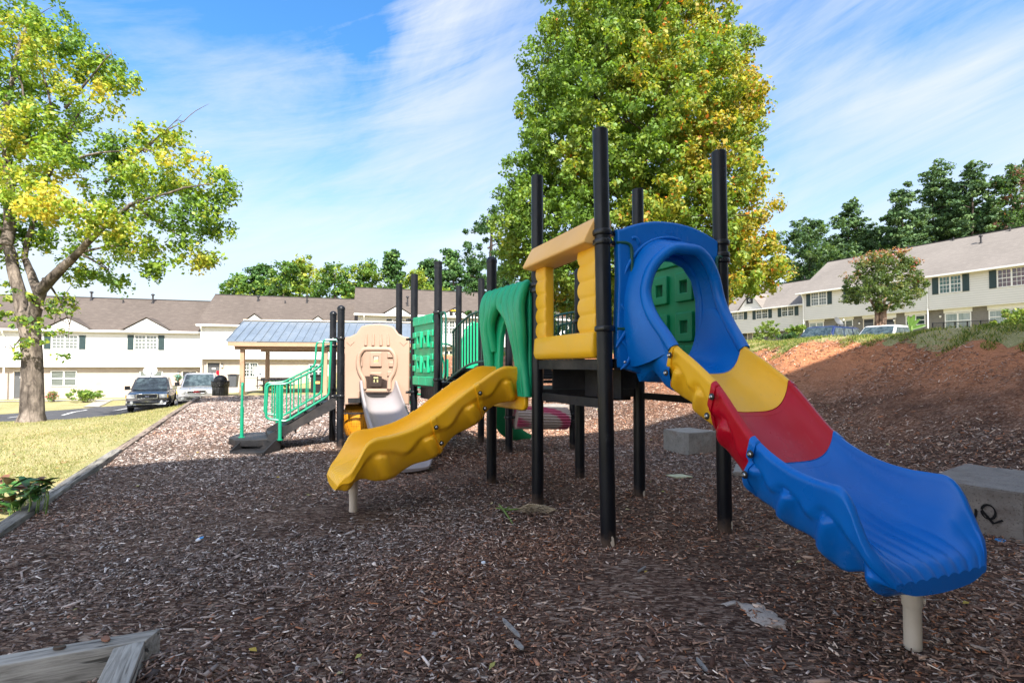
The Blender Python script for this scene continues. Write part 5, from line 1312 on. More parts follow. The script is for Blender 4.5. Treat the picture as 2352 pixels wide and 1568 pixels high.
# sprayed scribble as thin raised paint on its left face
M['spray'] = vary('black_spray_paint', (.012, .011, .012), .2, 20, .8, .2)
fs_ = Fr((A3.x, A3.y, 0), (B3 - A3), None); 
if fs_.n.dot(V((-1, -.4, 0))) < 0: fs_.n = -fs_.n
strokes = [[(.43 + .045 * cos(t), .32 + .05 * sin(t)) for t in np.linspace(-1.0, 4.4, 16)] + [(.455, .22), (.44, .15)], [(.35 + .05 * cos(t), .20 + .085 * sin(t)) for t in np.linspace(2.8, 6.6, 16)], [(.22 + .045 * cos(t), .22 + .06 * sin(t)) for t in np.linspace(.2, 6.4, 16)] + [(.19, .13), (.13, .17)]]
mb = MB()
for st in strokes:
    L = []; Rr = []
    for i, (k, z) in enumerate(st):
        k2, z2 = st[min(i + 1, len(st) - 1)]; k1, z1 = st[max(i - 1, 0)]; dx, dz = k2 - k1, z2 - z1; l_ = sqrt(dx * dx + dz * dz) or 1; nx, nz = -dz / l_, dx / l_; w_ = .008 + .003 * sin(i * .9)
        L.append(fs_(k + nx * w_, z + nz * w_, .0165)); Rr.append(fs_(k - nx * w_, z - nz * w_, .0165))
    vs = L + Rr; n_ = len(st); mb.add(vs, [(i, i + 1, n_ + i + 1, n_ + i) for i in range(n_ - 1)])
mb.build('sprayed_scribble', M['spray'], blk, smooth=0)
p = Gt(1290, 945); rough_block('concrete_block', 'pale concrete slab on the bank beyond the fluted roller', quad_from(V((p.x - .55, p.y, 0)), 1.15, .9, .1), zt(p.x, p.y) - .3, zt(p.x, p.y) + .16, M['block'])
def blob(name, label, cat, pts, z0, z1, mat):
    mb = MB(); c = [V((p[0], p[1], 0)) for p in pts]; cen = sum(c, V()) / len(c)
    mb.loft([[p + V((0, 0, z0)) for p in c], [p + V((0, 0, z1 - .004)) for p in c], [cen + (p - cen) * .93 + V((0, 0, z1)) for p in c]])
    return tag(mb.build(name, mat, None, origin=(cen.x, cen.y, z0), smooth=50), label, cat)
def irregular(px, seed, n=26, j=.25):
    rr = random.Random(seed); pts = []
    g = [G(*p) for p in px]; L = len(g)
    for i in range(n):
        t = i / n * L; a = g[int(t) % L]; b = g[(int(t) + 1) % L]; f = t - int(t); p = a * (1 - f) + b * f
        c = sum(g, V()) / L; pts.append(c + (p - c) * (1 - j * rr.random()))
    return pts
blob('concrete_patch', 'pale exposed concrete patch in the mulch left of the blue slide leg', 'concrete patch', irregular([(1690, 1386), (1745, 1388), (1822, 1438), (1800, 1450), (1735, 1440), (1705, 1412)], 3, 34, .3), -.01, .020, M['patch'])
blob('concrete_patch', 'small whitish chip of concrete just above the larger pale patch', 'concrete patch', irregular([(1655, 1392), (1690, 1382), (1700, 1389), (1668, 1398)], 4), -.01, .018, M['patch'])
M['dryleaf'] = vary('dry_leaf', (.50, .50, .33), .2, 20, .7)
blob('dry_leaf', 'pale greenish dry leaf on the mulch between the two right posts', 'leaf', irregular([(1520, 1092), (1560, 1090), (1600, 1096), (1560, 1099)], 5, 20, .35), .0, .02, M['dryleaf'])

def mat_timber(name, c0, c1_, ang):
    m, nt, p, out = newmat(name); co = objco(nt, (1, 1, 1), (0, 0, -ang))
    mp = nd(nt, 'ShaderNodeMapping'); mp.inputs['Scale'].default_value = (2.2, 26, 26); nt.links.new(co, mp.inputs[0])
    g = noise(nt, 1.6, 6, mp.outputs[0], .65, .6); col = ramp(nt, g, [(.3, c0), (.55, c1_), (.75, [x * 1.15 for x in c1_])])
    col = mix(nt, col, ramp(nt, noise(nt, 1.5, 5, co, .6), [(.35, .6), (.7, 1.05)]), 1, 'MULTIPLY')
    mp2 = nd(nt, 'ShaderNodeMapping'); mp2.inputs['Scale'].default_value = (1.1, 16, 16); nt.links.new(co, mp2.inputs[0])
    crack = ramp(nt, noise(nt, 1.4, 3, mp2.outputs[0], .5, .4), [(.34, .3), (.38, 1)]); col = mix(nt, col, crack, 1, 'MULTIPLY')
    nt.links.new(col, p.inputs['Base Color']); p.inputs['Roughness'].default_value = .85; p.inputs['Specular IOR Level'].default_value = .2
    nt.links.new(bump(nt, math_(nt, 'ADD', g, crack), .5, .008), p.inputs['Normal']); return m
def timber(label, a, b, w, z0, z1, side=1, mat=None, ea=0, group=None, c0=(.21, .195, .17), c1_=(.50, .47, .42)):
    """a->b one long edge; w towards the left of a->b (side=1)"""
    a = V((a[0], a[1], 0)); b = V((b[0], b[1], 0)); d = (b - a).normalized(); n_ = V((-d.y, d.x, 0)) * side
    mt = mat or mat_timber('grey_timber', c0, c1_, atan2(d.y, d.x))
    mb = MB(); mb.add([p + V((0, 0, z)) for z in (z0, z1) for p in (a, b, b + n_ * w + d * ea, a + n_ * w)], [(3, 2, 1, 0), (4, 5, 6, 7), (0, 1, 5, 4), (1, 2, 6, 5), (2, 3, 7, 6), (3, 0, 4, 7)])
    if side < 0: mb.f = [f[::-1] for f in mb.f]
    c = (a + b) / 2
    return tag(mb.build('timber', mt, None, smooth=30, bevel=.007, seg=2, origin=(c.x, c.y, z0)), label, 'timber', group)
# left edging: runs along the m=0 line
def mqv(m, q): x, y = xy(m, q); return V((x, y, 0))
qs_ = [-4.2, -1.0, 2.05, 4.9, 7.7, 10.6, 13.5, 16.3, 19.0, 21.6]
labs = ['nearest grey edging timber at the left picture edge', 'grey edging timber beside the broad leaved plant', 'edging timber where the shade ends', 'sunlit edging timber just beyond the shade line', 'worn brown edging timber halfway up the lawn edge', 'brown edging timber left of the green grab handle', 'far edging timber below the silver vehicle', 'far edging timber beside the parking spaces', 'farthest edging timber of the lawn side, at the corner']
for i in range(9):
    a = mqv(.0, qs_[i]); b = mqv(.0, qs_[i + 1] - .012); jj = .008 * ((i * 7) % 3)
    c0, c1_ = ((.13, .12, .105), (.32, .30, .265)) if i < 3 else ((.13, .095, .075), (.31, .245, .20))
    timber(labs[i], a, b, .135, -.16 - .25 * (i > 6), .045 + jj, 1, None, 0, 'timbers edging the lawn side', c0, c1_)
kq = [0, 3.0, 6.0, 9.0]
for i in range(3):
    a = mqv(kq[i] + .02, 21.83 - .23 * kq[i]); b = mqv(kq[i + 1], 21.83 - .23 * kq[i + 1])
    timber(['far edging timber in front of the black trash can', 'far edging timber below the picnic table', 'far edging timber behind the stairs'][i], a, b, .14, -.25, .06, 1, None, 0, 'timbers edging the far side', (.2, .15, .12), (.42, .33, .27))
zT = .165
a = G(7, 1526, zT); b = G(336, 1469, zT); a = b + (a - b) * 1.9
t1 = timber('grey weathered timber lying across the bottom left corner', a, b, .105, -.1, zT, 1, None, .035)
a = G(217, 1572, zT + .004); b = G(260, 1483, zT + .004); w2_ = (G(336, 1472, zT) - b).length * .93
a = b + (a - b) * 2.2
timber('grey cracked timber butting against the corner timber from the front', a, b, w2_, -.1, zT - .003, -1, None, .02)
# nails
mb = MB(); 
# big leaf chips on timber
rr = random.Random(8)
def stick(label, px0, px1, z, w, mat, name='wood_splinter', cat='wood splinter'):
    a = G(px0[0], px0[1], z); b = G(px1[0], px1[1], z); d = (b - a); n_ = V((-d.y, d.x, 0)).normalized() * w
    mb = MB(); mb.loft([[p - n_ * s + V((0, 0, -.004)), p + n_ * s * .8 + V((0, 0, -.003)), p + n_ * s * .7 + V((0, 0, .006)), p - n_ * s * .9 + V((0, 0, .005))] for p, s in ((a, .25), (a + d * .15, .9), (a + d * .5, 1), (a + d * .85, .8), (b, .2))])
    return tag(mb.build(name, mat, None, smooth=40, origin=tuple((a + b) / 2)), label, cat)
M['greywood'] = vary('grey_wood', (.24, .225, .21), .3, 30, .85, .2, 120, .5); M['redchip'] = vary('red_chip', (.22, .10, .06), .2, 20, .8)
stick('long grey wood splinter on the mulch in the lower middle', (1155, 1420), (1195, 1462), .03, .014, M['greywood'])
stick('short grey wood splinter just below the long one', (1183, 1470), (1202, 1490), .03, .016, M['greywood'])
stick('grey splinter lying in the mulch at the lower right of the middle', (1600, 1510), (1628, 1545), .03, .012, M['greywood'])
stick('grey splinter right of the long splinter, under the front black post', (1465, 1312), (1484, 1300), .03, .010, M['greywood'])
stick('reddish flat chip near the left shade edge', (424, 1134), (441, 1130), .02, .035, M['redchip'], 'bark_chip', 'bark chip')
stick('curled brown chip lying on the corner timber', (238, 1462), (250, 1470), zT + .012, .016, M['redchip'], 'bark_chip', 'bark chip')
stick('dark chip lying along the corner timber', (122, 1488), (152, 1484), zT + .010, .012, M['post'], 'bark_chip', 'bark chip')
M['paper'] = vary('white_paper', (.75, .78, .82), .05, 8, .6); M['bluescrap'] = vary('blue_plastic_scrap', (.02, .25, .6), .1, 8, .4)
o = stick('white and blue scrap of wrapper on the mulch at the left', (452, 1241), (462, 1234), .03, .022, M['paper'], 'wrapper_scrap', 'litter')
a = G(463, 1234, .04); mb = MB(); mb.obox(a, (.012, .006, 0), (-.006, .014, .0), (0, .002, .004)); mb.build('blue_end', M['bluescrap'], o)
tag(stick('small white paper scrap left of the front black post', (1106, 1292), (1114, 1290), .02, .02, M['paper'], 'paper_scrap', 'litter'))
c = G(2298, 1240, .02); mb = MB(); mb.tube([c + V((.028 * cos(t), .028 * sin(t), 0)) for t in np.linspace(0, 2 * pi, 18, endpoint=False)], .008, 6, closed=True)
tag(mb.build('bottle_ring', M['bluescrap'], None, origin=tuple(c)), 'blue plastic ring on the mulch under the right end of the blue slide', 'litter')
c = G(1043, 1296, .02)
# wilted palm-like frond
M['frond'] = vary('wilted_green_stem', (.14, .22, .055), .3, 12, .6, .3); M['frond2'] = vary('dry_frond', (.34, .27, .18), .3, 12, .8, .2)
ft = thing('fallen_frond', 'wilted green and tan frond lying on the mulch at a post foot', 'frond', tuple(G(1200, 1170, 0)))
mb = MB(); mb.tube([G(1147, 1158, .03), G(1160, 1175, .03), G(1178, 1202, .02)], [.008, .011, .004], 6); mb.tube([G(1140, 1166, .03), G(1170, 1170, .04), G(1215, 1166, .04)], [.006, .010, .004], 6); mb.tube([G(1152, 1172, .02), G(1166, 1166, .06), G(1177, 1160, .03)], [.004, .007, .002], 6); mb.build('stem', M['frond'], ft)
mb = MB()
for i in range(26):
    x0 = 1180 + rr.random() * 40; y0 = 1166 + rr.random() * 8; x1 = x0 + 25 + rr.random() * 45; y1 = y0 + rr.uniform(-6, 12)
    mb.tube([G(x0, y0, .02), G((x0 + x1) / 2, (y0 + y1) / 2 - 3, .06 + .05 * rr.random()), G(min(x1, 1282), y1, .02)], [.002, .004, .001], 4)
for i in range(14):
    t = i / 13; x0 = 1215 + 60 * t; y0 = 1160 + 12 * t * t; mb.tube([G(x0 - 18, y0 + 4, .05), G(x0, y0 - 3, .09), G(x0 + 10, y0 + 4, .05)], [.003, .008, .002], 4)
mb.build('dry_leaflets', M['frond2'], ft)

# ------------------------------------------------------------------ vehicles
M['carglass'] = mat_pane('car_glass', (.02, .035, .04), (.07, .10, .11), (2, 2, 2)); M['tyre'] = vary('tyre', (.015, .015, .016), .2, 8, .8, .2)
M['chrome'] = vary('chrome', (.62, .62, .64), .05, 5, .12, .5, metal=1); M['headlight'] = vary('headlight', (.62, .62, .58), .1, 20, .1, .8, coat=.6)
def carpaint(name, c, metal=.6, rough=.3):
    return vary(name, c, .04, 1, rough, .5, metal=metal, coat=.6)
M['taupe'] = carpaint('dark_taupe_paint', (.11, .10, .095)); M['silver'] = carpaint('silver_paint', (.50, .485, .47)); M['bluepaint'] = carpaint('blue_paint', (.025, .045, .15)); M['whitepaint'] = carpaint('white_paint', (.72, .72, .72), 0); M['yellowpaint'] = carpaint('yellow_paint', (.75, .42, .02), 0)
def vehicle(label, cat, loc, rz, paint, kind='pickup', name='pickup_truck', emblem=None, mirrors=True):
    """front faces local -y"""
    t = local_thing(name, label, cat, loc, rz)
    L, W, = (5.6, 1.96) if kind == 'pickup' else (5.1, 1.98)
    hw = W / 2; hood = 1.10; belt = 1.16; roofz = 1.90 if kind == 'pickup' else 1.93
    def ring(y, w, z0, z1, r=.12, crown=.02):
        pts = [(-w * .96, z0), (-w, z0 + .1), (-w, z0 + (z1 - z0) * .6), (-w * .985, z1 - r), (-w * .93, z1 - r * .35), (-w * .82, z1), (0, z1 + crown), (w * .82, z1), (w * .93, z1 - r * .35), (w * .985, z1 - r), (w, z0 + (z1 - z0) * .6), (w, z0 + .1), (w * .96, z0), (0, z0)]
        return [V((x, y, z)) for x, z in pts]
    f = -L / 2
    st = [(f + .02, hw * .88, .50, .92), (f + .06, hw * .93, .42, 1.00), (f + .30, hw * .985, .38, 1.07), (f + .9, hw, .36, 1.13), (f + 1.45, hw, .36, 1.18), (f + 1.55, hw, .36, 1.18)]
    if kind == 'pickup': st += [(f + 3.6, hw, .36, 1.18), (f + 3.62, hw, .40, 1.24), (L / 2 - .1, hw, .42, 1.24), (L / 2, hw * .97, .5, 1.20)]
    else: st += [(L / 2 - .15, hw, .40, 1.2), (L / 2, hw * .95, .5, 1.15)]
    mb = MB(); mb.loft([ring(*s_) for s_ in st]); body = mb.build('body', paint, t, smooth=40)
    c0, c1_ = (f + 1.38, f + 3.62) if kind == 'pickup' else (f + 1.38, L / 2 - .08)
    def cab(y0, y1, z, w0): return [V((-w0, y0, z)), V((w0, y0, z)), V((w0, y1, z)), V((-w0, y1, z))]
    wb, wt = hw * .93, hw * .76; ya, yb = c0 + .75, c1_ - (.12 if kind == 'pickup' else .35)
    mb = MB(); mb.loft([cab(c0 + .06, c1_, belt - .02, wb), cab(ya, yb, roofz - .06, wt), cab(ya + .10, yb - .08, roofz, wt * .90)])
    mb.build('cabin', paint, t, smooth=30, bevel=.035, seg=2)
    def quad(a, b, c, d, push):
        n_ = (b - a).cross(d - a).normalized() * push; mb = MB(); mb.add([p + n_ for p in (a, b, c, d)] + [a, b, c, d], [(0, 1, 2, 3), (0, 4, 5, 1), (1, 5, 6, 2), (2, 6, 7, 3), (3, 7, 4, 0)]); return mb
    lo = cab(c0 + .06, c1_, belt - .02, wb); hi = cab(ya, yb, roofz - .06, wt)
    def bl(u, v, a, b, c, d): return (a * (1 - u) + b * u) * (1 - v) + (d * (1 - u) + c * u) * v
    a, b, c, d = lo[0], lo[1], hi[1], hi[0]
    quad(bl(.05, .06, a, b, c, d), bl(.95, .06, a, b, c, d), bl(.95, .95, a, b, c, d), bl(.05, .95, a, b, c, d), .038).build('windscreen', M['carglass'], t, smooth=0)
    for sg in (0, 1):
        a, b, c, d = (lo[1], lo[2], hi[2], hi[1]) if sg == 0 else (lo[3], lo[0], hi[0], hi[3])
        cuts = ((.06, .46), (.52, .93)) if kind == 'pickup' else ((.05, .34), (.38, .66), (.70, .95))
        for u0, u1 in cuts:
            if sg: u0, u1 = 1 - u1, 1 - u0
            quad(bl(u0, .10, a, b, c, d), bl(u1, .10, a, b, c, d), bl(u1, .90, a, b, c, d), bl(u0, .90, a, b, c, d), .036).build('side_window', M['carglass'], t, smooth=0)
    a, b, c, d = lo[2], lo[3], hi[3], hi[2]
    quad(bl(.1, .1, a, b, c, d), bl(.9, .1, a, b, c, d), bl(.9, .9, a, b, c, d), bl(.1, .9, a, b, c, d), .036).build('rear_window', M['carglass'], t, smooth=0)
    for wx in (-1, 1):
        for wy in (f + .98, L / 2 - 1.15):
            o_ = V((wx * (hw - .02), wy, .39)); ax = V((-wx, 0, 0)); mb = MB(); mb.lathe(o_, [(.20, .0), (.36, .0), (.39, .03), (.39, .22), (.36, .25)], 24, ax); w_ = mb.build('wheel', M['tyre'], t)
            mb = MB(); mb.lathe(o_ + V((wx * .012, 0, 0)), [(.03, -.01), (.06, .0), (.21, .01), (.23, -.005), (.24, .03)], 18, ax); mb.build('rim', M['chrome'], w_)
            mb = MB(); arc = [V((wx * (hw + .012), wy + .45 * cos(t_), .39 + .45 * sin(t_))) for t_ in np.linspace(0, pi, 14)]; mb.tube(arc, .03, 6); mb.build('wheel_arch', paint if kind != 'pickup' else M['black'], t)
    fy = f - .005
    bar = 'chromebar'
    mb = MB(); mb.loft([ring(f - .10, hw * .86, .44, .64, .05, 0), ring(f - .12, hw * .90, .42, .66, .05, 0), ring(f + .02, hw * .97, .42, .66, .05, 0), ring(f + .25, hw * 1.01, .44, .64, .05, 0)]); bu_ = mb.build('bumper', M['chrome'] if kind == 'pickup' else paint, t, smooth=40)
    mb = MB(); mb.box((-.48, f - .135, .49), (.48, f - .11, .57)); mb.build('air_intake', M['black'], bu_, smooth=0)
    for sx in (-1, 1):
        mb = MB(); mb.lathe((sx * hw * .68, f - .12, .54), [(.075, 0), (.075, .02), (.05, .03)], 14, V((0, -1, 0))); mb.build('fog_lamp', M['headlight'], bu_)
        mb = MB(); x0, x1 = sorted((sx * hw * .56, sx * hw * .93)); mb.box((x0, f - .025, .78), (x1, f + .10, 1.0)); hl = mb.build('headlight', M['headlight'], t, smooth=30, bevel=.02)
        mb = MB(); xx = sx * hw * .955; mb.box((xx - .02, f + .0, .80), (xx + .02, f + .2, .97)); mb.build('indicator', M['orange'], hl, smooth=30)
        if mirrors:
            mb = MB(); mb.box((sx * (hw + .03) - .0, c0 + .52, belt + .02), (sx * (hw + .27), c0 + .64, belt + .24)); mb.tube([(sx * hw * .93, c0 + .55, belt + .05), (sx * (hw + .06), c0 + .58, belt + .08)], .03, 6); mb.build('mirror', M['chrome'] if (kind == 'pickup' and sx > 0) else M['black'], t, smooth=30)
    if kind == 'pickup': gx, gz0, gz1 = .50, .74, 1.02
    else: gx, gz0, gz1 = .46, .80, 1.0
    mb = MB(); mb_add_mesh(mb, panel_mesh([rrect(-gx, gz0, gx, gz1, .06), rrect(-gx + .05, gz0 + .045, gx - .05, gz1 - .045, .04)[::-1]], Fr((0, f - .02, 0), (1, 0, 0), (0, -1, 0)), .08, .01)); g_ = mb.build('grille', M['chrome'], t)
    mb = MB(); mb.box((-gx + .04, f - .03, gz0 + .03), (gx - .04, f + .02, gz1 - .03)); mb.build('grille_mesh', M['black'] if kind == 'pickup' else M['vent'], g_, smooth=0)
    if kind == 'pickup':
        mb = MB()
        for z in (.83, .90): mb.box((-gx + .05, f - .05, z), (gx - .05, f - .03, z + .02))
        mb.build('grille_bar', M['door'], g_, smooth=0)
    if emblem == 'oval':
        mb = MB(); mb.loft([[V((.115 * s_ * cos(t_), f - .06 - y, .88 + .045 * s_ * sin(t_))) for t_ in np.linspace(2 * pi, 0, 24, endpoint=False)] for s_, y in ((1, 0), (1, .012), (.9, .018))]); em = mb.build('emblem', M['bluepaint'], g_)
        letters('Ford', .085, (0, f - .082, .88), M['trim'], em, .2)
    elif emblem: letters(emblem, .15, (0, f - .045, .90), M['red'], g_, 0)
    mb = MB(); mb.box((-.32, f + .05, .2), (.32, f + .1, .4)); 
    mb = MB(); mb.box((-hw * .9, f + .1, .28), (hw * .9, L / 2 - .3, .42)); mb.build('underbody', M['black'], t, smooth=0)
    if kind != 'pickup':
        mb = MB()
        for sx in (-1, 1): mb.tube(roundpath([(sx * .62, ya + .3, roofz - .01), (sx * .62, ya + .4, roofz + .06), (sx * .62, yb - .4, roofz + .06), (sx * .62, yb - .3, roofz - .01)], .05), .018, 6)
        mb.build('roof_rack', M['black'], t)
    return t
def letters(s, size, loc, mat, par, shear):
    cu = bpy.data.curves.new('t', 'FONT'); cu.body = s; cu.size = size; cu.align_x = 'CENTER'; cu.align_y = 'CENTER'; cu.extrude = .004; cu.shear = shear; cu.offset = .003
    ob = bpy.data.objects.new('t', cu); COL.objects.link(ob); bpy.context.view_layer.update()
    me = bpy.data.meshes.new_from_object(ob.evaluated_get(bpy.context.evaluated_depsgraph_get())); bpy.data.objects.remove(ob)
    me.transform(Matrix(((1, 0, 0, loc[0]), (0, 0, -1, loc[1]), (0, 1, 0, loc[2]), (0, 0, 0, 1)))); me.materials.clear(); return link('lettering', me, mat, par, smooth=0)
def front_at(vx, D, rz, L):
    p = P(vx, 900, D); x, y = p.x - sin(rz) * L / 2, p.y + cos(rz) * L / 2; return (x, y, zt(x, y) + .02), rz
pk = front_at(338, 27.6, radians(30), 5.6); sv = front_at(452, 28.6, radians(28), 5.1)
vehicle('dark taupe pickup truck parked facing the lawn, left of the silver one', 'pickup truck', pk[0], pk[1], M['taupe'], 'pickup', emblem='oval')
vehicle('silver large passenger vehicle with roof rack parked beside the dark pickup', 'car', sv[0], sv[1], M['silver'], 'suv', 'parked_car', emblem='GMC')
def veh_at(vx, vy_top, D, h, *a, **k):
    p = P(vx, vy_top, D); return vehicle(*a[:2], (p.x, p.y, p.z - h), *a[2:], **k)
veh_at(1893, 751, 28, 1.9, 'dark blue passenger vehicle half hidden behind the bank crest', 'car', radians(-60), M['bluepaint'], 'suv', 'parked_car', mirrors=False)
veh_at(2035, 748, 27, 1.9, 'white passenger vehicle half hidden behind the bank crest', 'car', radians(-60), M['whitepaint'], 'pickup', 'parked_car', mirrors=False)
p = P(2262, 751, 26); vt = local_thing('parked_car', 'yellow roof of a vehicle just showing over the bank crest at the right', 'car', (p.x, p.y, p.z - 1.45), radians(-60))
mb = MB(); mb.loft([[V((x, y, z)) for x, y in rrect(-.85 * s_, -2.1 * s2, .85 * s_, 2.1 * s2, .2)] for s_, s2, z in ((1, 1, .3), (1.02, 1.02, .6), (1, 1, .85), (.85, .62, .95), (.72, .42, 1.36), (.66, .38, 1.42))]); mb.build('body', M['yellowpaint'], vt, smooth=60)

# ------------------------------------------------------------------ chain link fence
fa = P(2142, 742, 32); fb2 = P(2285, 735, 27); t = thing('chain_link_fence', 'low dark chain link fence beyond the bank crest, right of the flowering tree', 'fence', (fa.x, fa.y, zt(fa.x, fa.y)))
def mat_link():
    m, nt, p, out = newmat('chain_link'); co = objco(nt, (1, 1, 1), (0, 0, 0)); vec, sx = facade_vec(nt, atan2((fb2 - fa).y, (fb2 - fa).x))
    a = math_(nt, 'ADD', math_(nt, 'MULTIPLY', sx.outputs['X'], 1), sx.outputs['Z']); b = math_(nt, 'SUBTRACT', sx.outputs['X'], sx.outputs['Z'])
    fa_ = math_(nt, 'LESS_THAN', math_(nt, 'FRACT', math_(nt, 'MULTIPLY', a, 11)), .16); fb_ = math_(nt, 'LESS_THAN', math_(nt, 'FRACT', math_(nt, 'MULTIPLY', b, 11)), .16)
    nt.links.new(math_(nt, 'MAXIMUM', fa_, fb_), p.inputs['Alpha']); p.inputs['Base Color'].default_value = (.03, .03, .03, 1); return m
M['link'] = mat_link(); d_ = fb2 - fa; L = 5
mb = MB(); zz = max(fa.z, fb2.z)
for i in range(L + 1):
    p = fa + d_ * (i / L); z0 = zt(p.x, p.y); mb2 = MB(); mb2.tube([V((p.x, p.y, z0)), V((p.x, p.y, p.z + .03))], .04, 8); mb2.build('post', M['black'], t)
mb.tube([fa, fb2], .025, 6); mb.build('top_rail', M['black'], t)
mb = MB(); mb.add([fa, fb2, V((fb2.x, fb2.y, zt(fb2.x, fb2.y))), V((fa.x, fa.y, zt(fa.x, fa.y)))], [(0, 1, 2, 3)]); mb.build('mesh', M['link'], t, smooth=0)
# ------------------------------------------------------------------ vegetation
M['leaf'] = mat_attr('leaves', .5, .35, .38)
M['needle'] = mat_attr('pine_needles', .6, .25, .2)
def mat_bark(name, c0, c1_, sc=7):
    m, nt, p, out = newmat(name); co = objco(nt, (1, 1, .28))
    f = noise(nt, sc, 7, co, .7, .4); big = noise(nt, 1.6, 4, objco(nt), .6)
    col = mix(nt, ramp(nt, f, [(.33, c0), (.62, c1_)]), ramp(nt, big, [(.4, .45), (.6, 1.1)]), 1, 'MULTIPLY')
    nt.links.new(col, p.inputs['Base Color']); p.inputs['Roughness'].default_value = .9; p.inputs['Specular IOR Level'].default_value = .15
    nt.links.new(bump(nt, f, .9, .05), p.inputs['Normal']); return m
M['bark'] = mat_bark('grey_bark', (.05, .04, .034), (.27, .225, .19)); M['dbark'] = mat_bark('dark_bark', (.04, .032, .027), (.14, .11, .09)); M['cbark'] = mat_bark('peeling_bark', (.22, .13, .09), (.52, .36, .27), 5)
def leaves(cs, rad, per, size, pal, seed, up=.25, flat=.8, drop=0, tint=None, outc=None):
    """cs: clump centres (n,3); rad: clump radii; each clump gets `per` leaves"""
    r = np.random.default_rng(seed); n = len(cs); N = n * per
    d = r.normal(0, 1, (N, 3)); d /= np.linalg.norm(d, axis=1)[:, None]; d *= (r.random(N) ** .45)[:, None]
    c = np.repeat(cs, per, 0) + d * np.repeat(rad, per)[:, None] * np.array([1, 1, flat])
    c[:, 2] -= drop * r.random(N)
    nrm = d * .7 + r.normal(0, .6, (N, 3)) + np.array([.05, -.15, up]); nrm /= np.linalg.norm(nrm, axis=1)[:, None]
    a = np.cross(nrm, r.normal(0, 1, (N, 3))); a /= np.linalg.norm(a, axis=1)[:, None]; b = np.cross(nrm, a)
    s = size * r.lognormal(0, .28, N)[:, None] / 2
    v = np.stack([c - a * s * 1.15, c - b * s * .8 + a * s * .1, c + a * s * 1.15, c + b * s * .8 + a * s * .1], 1)
    v[:, 1] += nrm * s * .25; v[:, 3] += nrm * s * .25
    P_ = np.array([p[:3] for p in pal]); w = np.array([p[3] for p in pal], float)
    if tint is None: ci = np.repeat(r.choice(len(pal), n, p=w / w.sum()), per); mixr = r.random(N) < .35; ci = np.where(mixr, r.choice(len(pal), N, p=w / w.sum()), ci); col = P_[ci]
    else: col = tint(c, r, N)
    col = col * 1.45 * r.uniform(.7, 1.3, (N, 1))
    return v.reshape(-1, 3), np.repeat(col, 4, 0)
def crown_mesh(name, chunks):
    vs = np.concatenate([c[0] for c in chunks]); cs = np.concatenate([c[1] for c in chunks]); n = len(vs) // 4
    return np_mesh(name, vs, 4, np.arange(n * 4).reshape(n, 4), cs)
def lobes_to_clumps(lobes, dens, seed, rr=(.35, .75), inner=.25, ymax=None):
    """lobes: (x,y,z,rx,ry,rz)"""
    r = np.random.default_rng(seed); out = []
    for (x, y, z, rx, ry, rz) in lobes:
        n = int(dens * (rx * ry + ry * rz + rx * rz) / 3 * 4) + 3
        d = r.normal(0, 1, (n, 3)); d /= np.linalg.norm(d, axis=1)[:, None]
        rad = np.where(r.random(n) < inner, r.random(n) ** .5 * .8, r.uniform(.78, 1.05, n))
        out.append(np.array([x, y, z]) + d * rad[:, None] * np.array([rx, ry, rz]))
    c = np.concatenate(out); return c, r.uniform(rr[0], rr[1], len(c))
def limb(mb, a, b, r0, r1, bend=.15, seed=0, n=6, up=0.0):
    rr = random.Random(seed); a = V(a); b = V(b); L = (b - a).length; off = V((rr.uniform(-1, 1), rr.uniform(-1, 1), rr.uniform(-.3, 1))) * L * bend
    pts = []; rs = []
    for i in range(n + 1):
        t = i / n; p = a.lerp(b, t) + off * (4 * t * (1 - t)) * .5 + V((rr.uniform(-1, 1), rr.uniform(-1, 1), rr.uniform(-1, 1))) * L * .012 + V((0, 0, up * sin(pi * t)))
        pts.append(p); rs.append(r0 * (1 - t) ** .8 + r1 * (1 - (1 - t) ** .8))
    mb.tube(pts, rs, 8); return pts

GREENS = [(.055, .115, .016, 3), (.085, .16, .02, 3), (.13, .20, .025, 2), (.035, .08, .014, 2)]
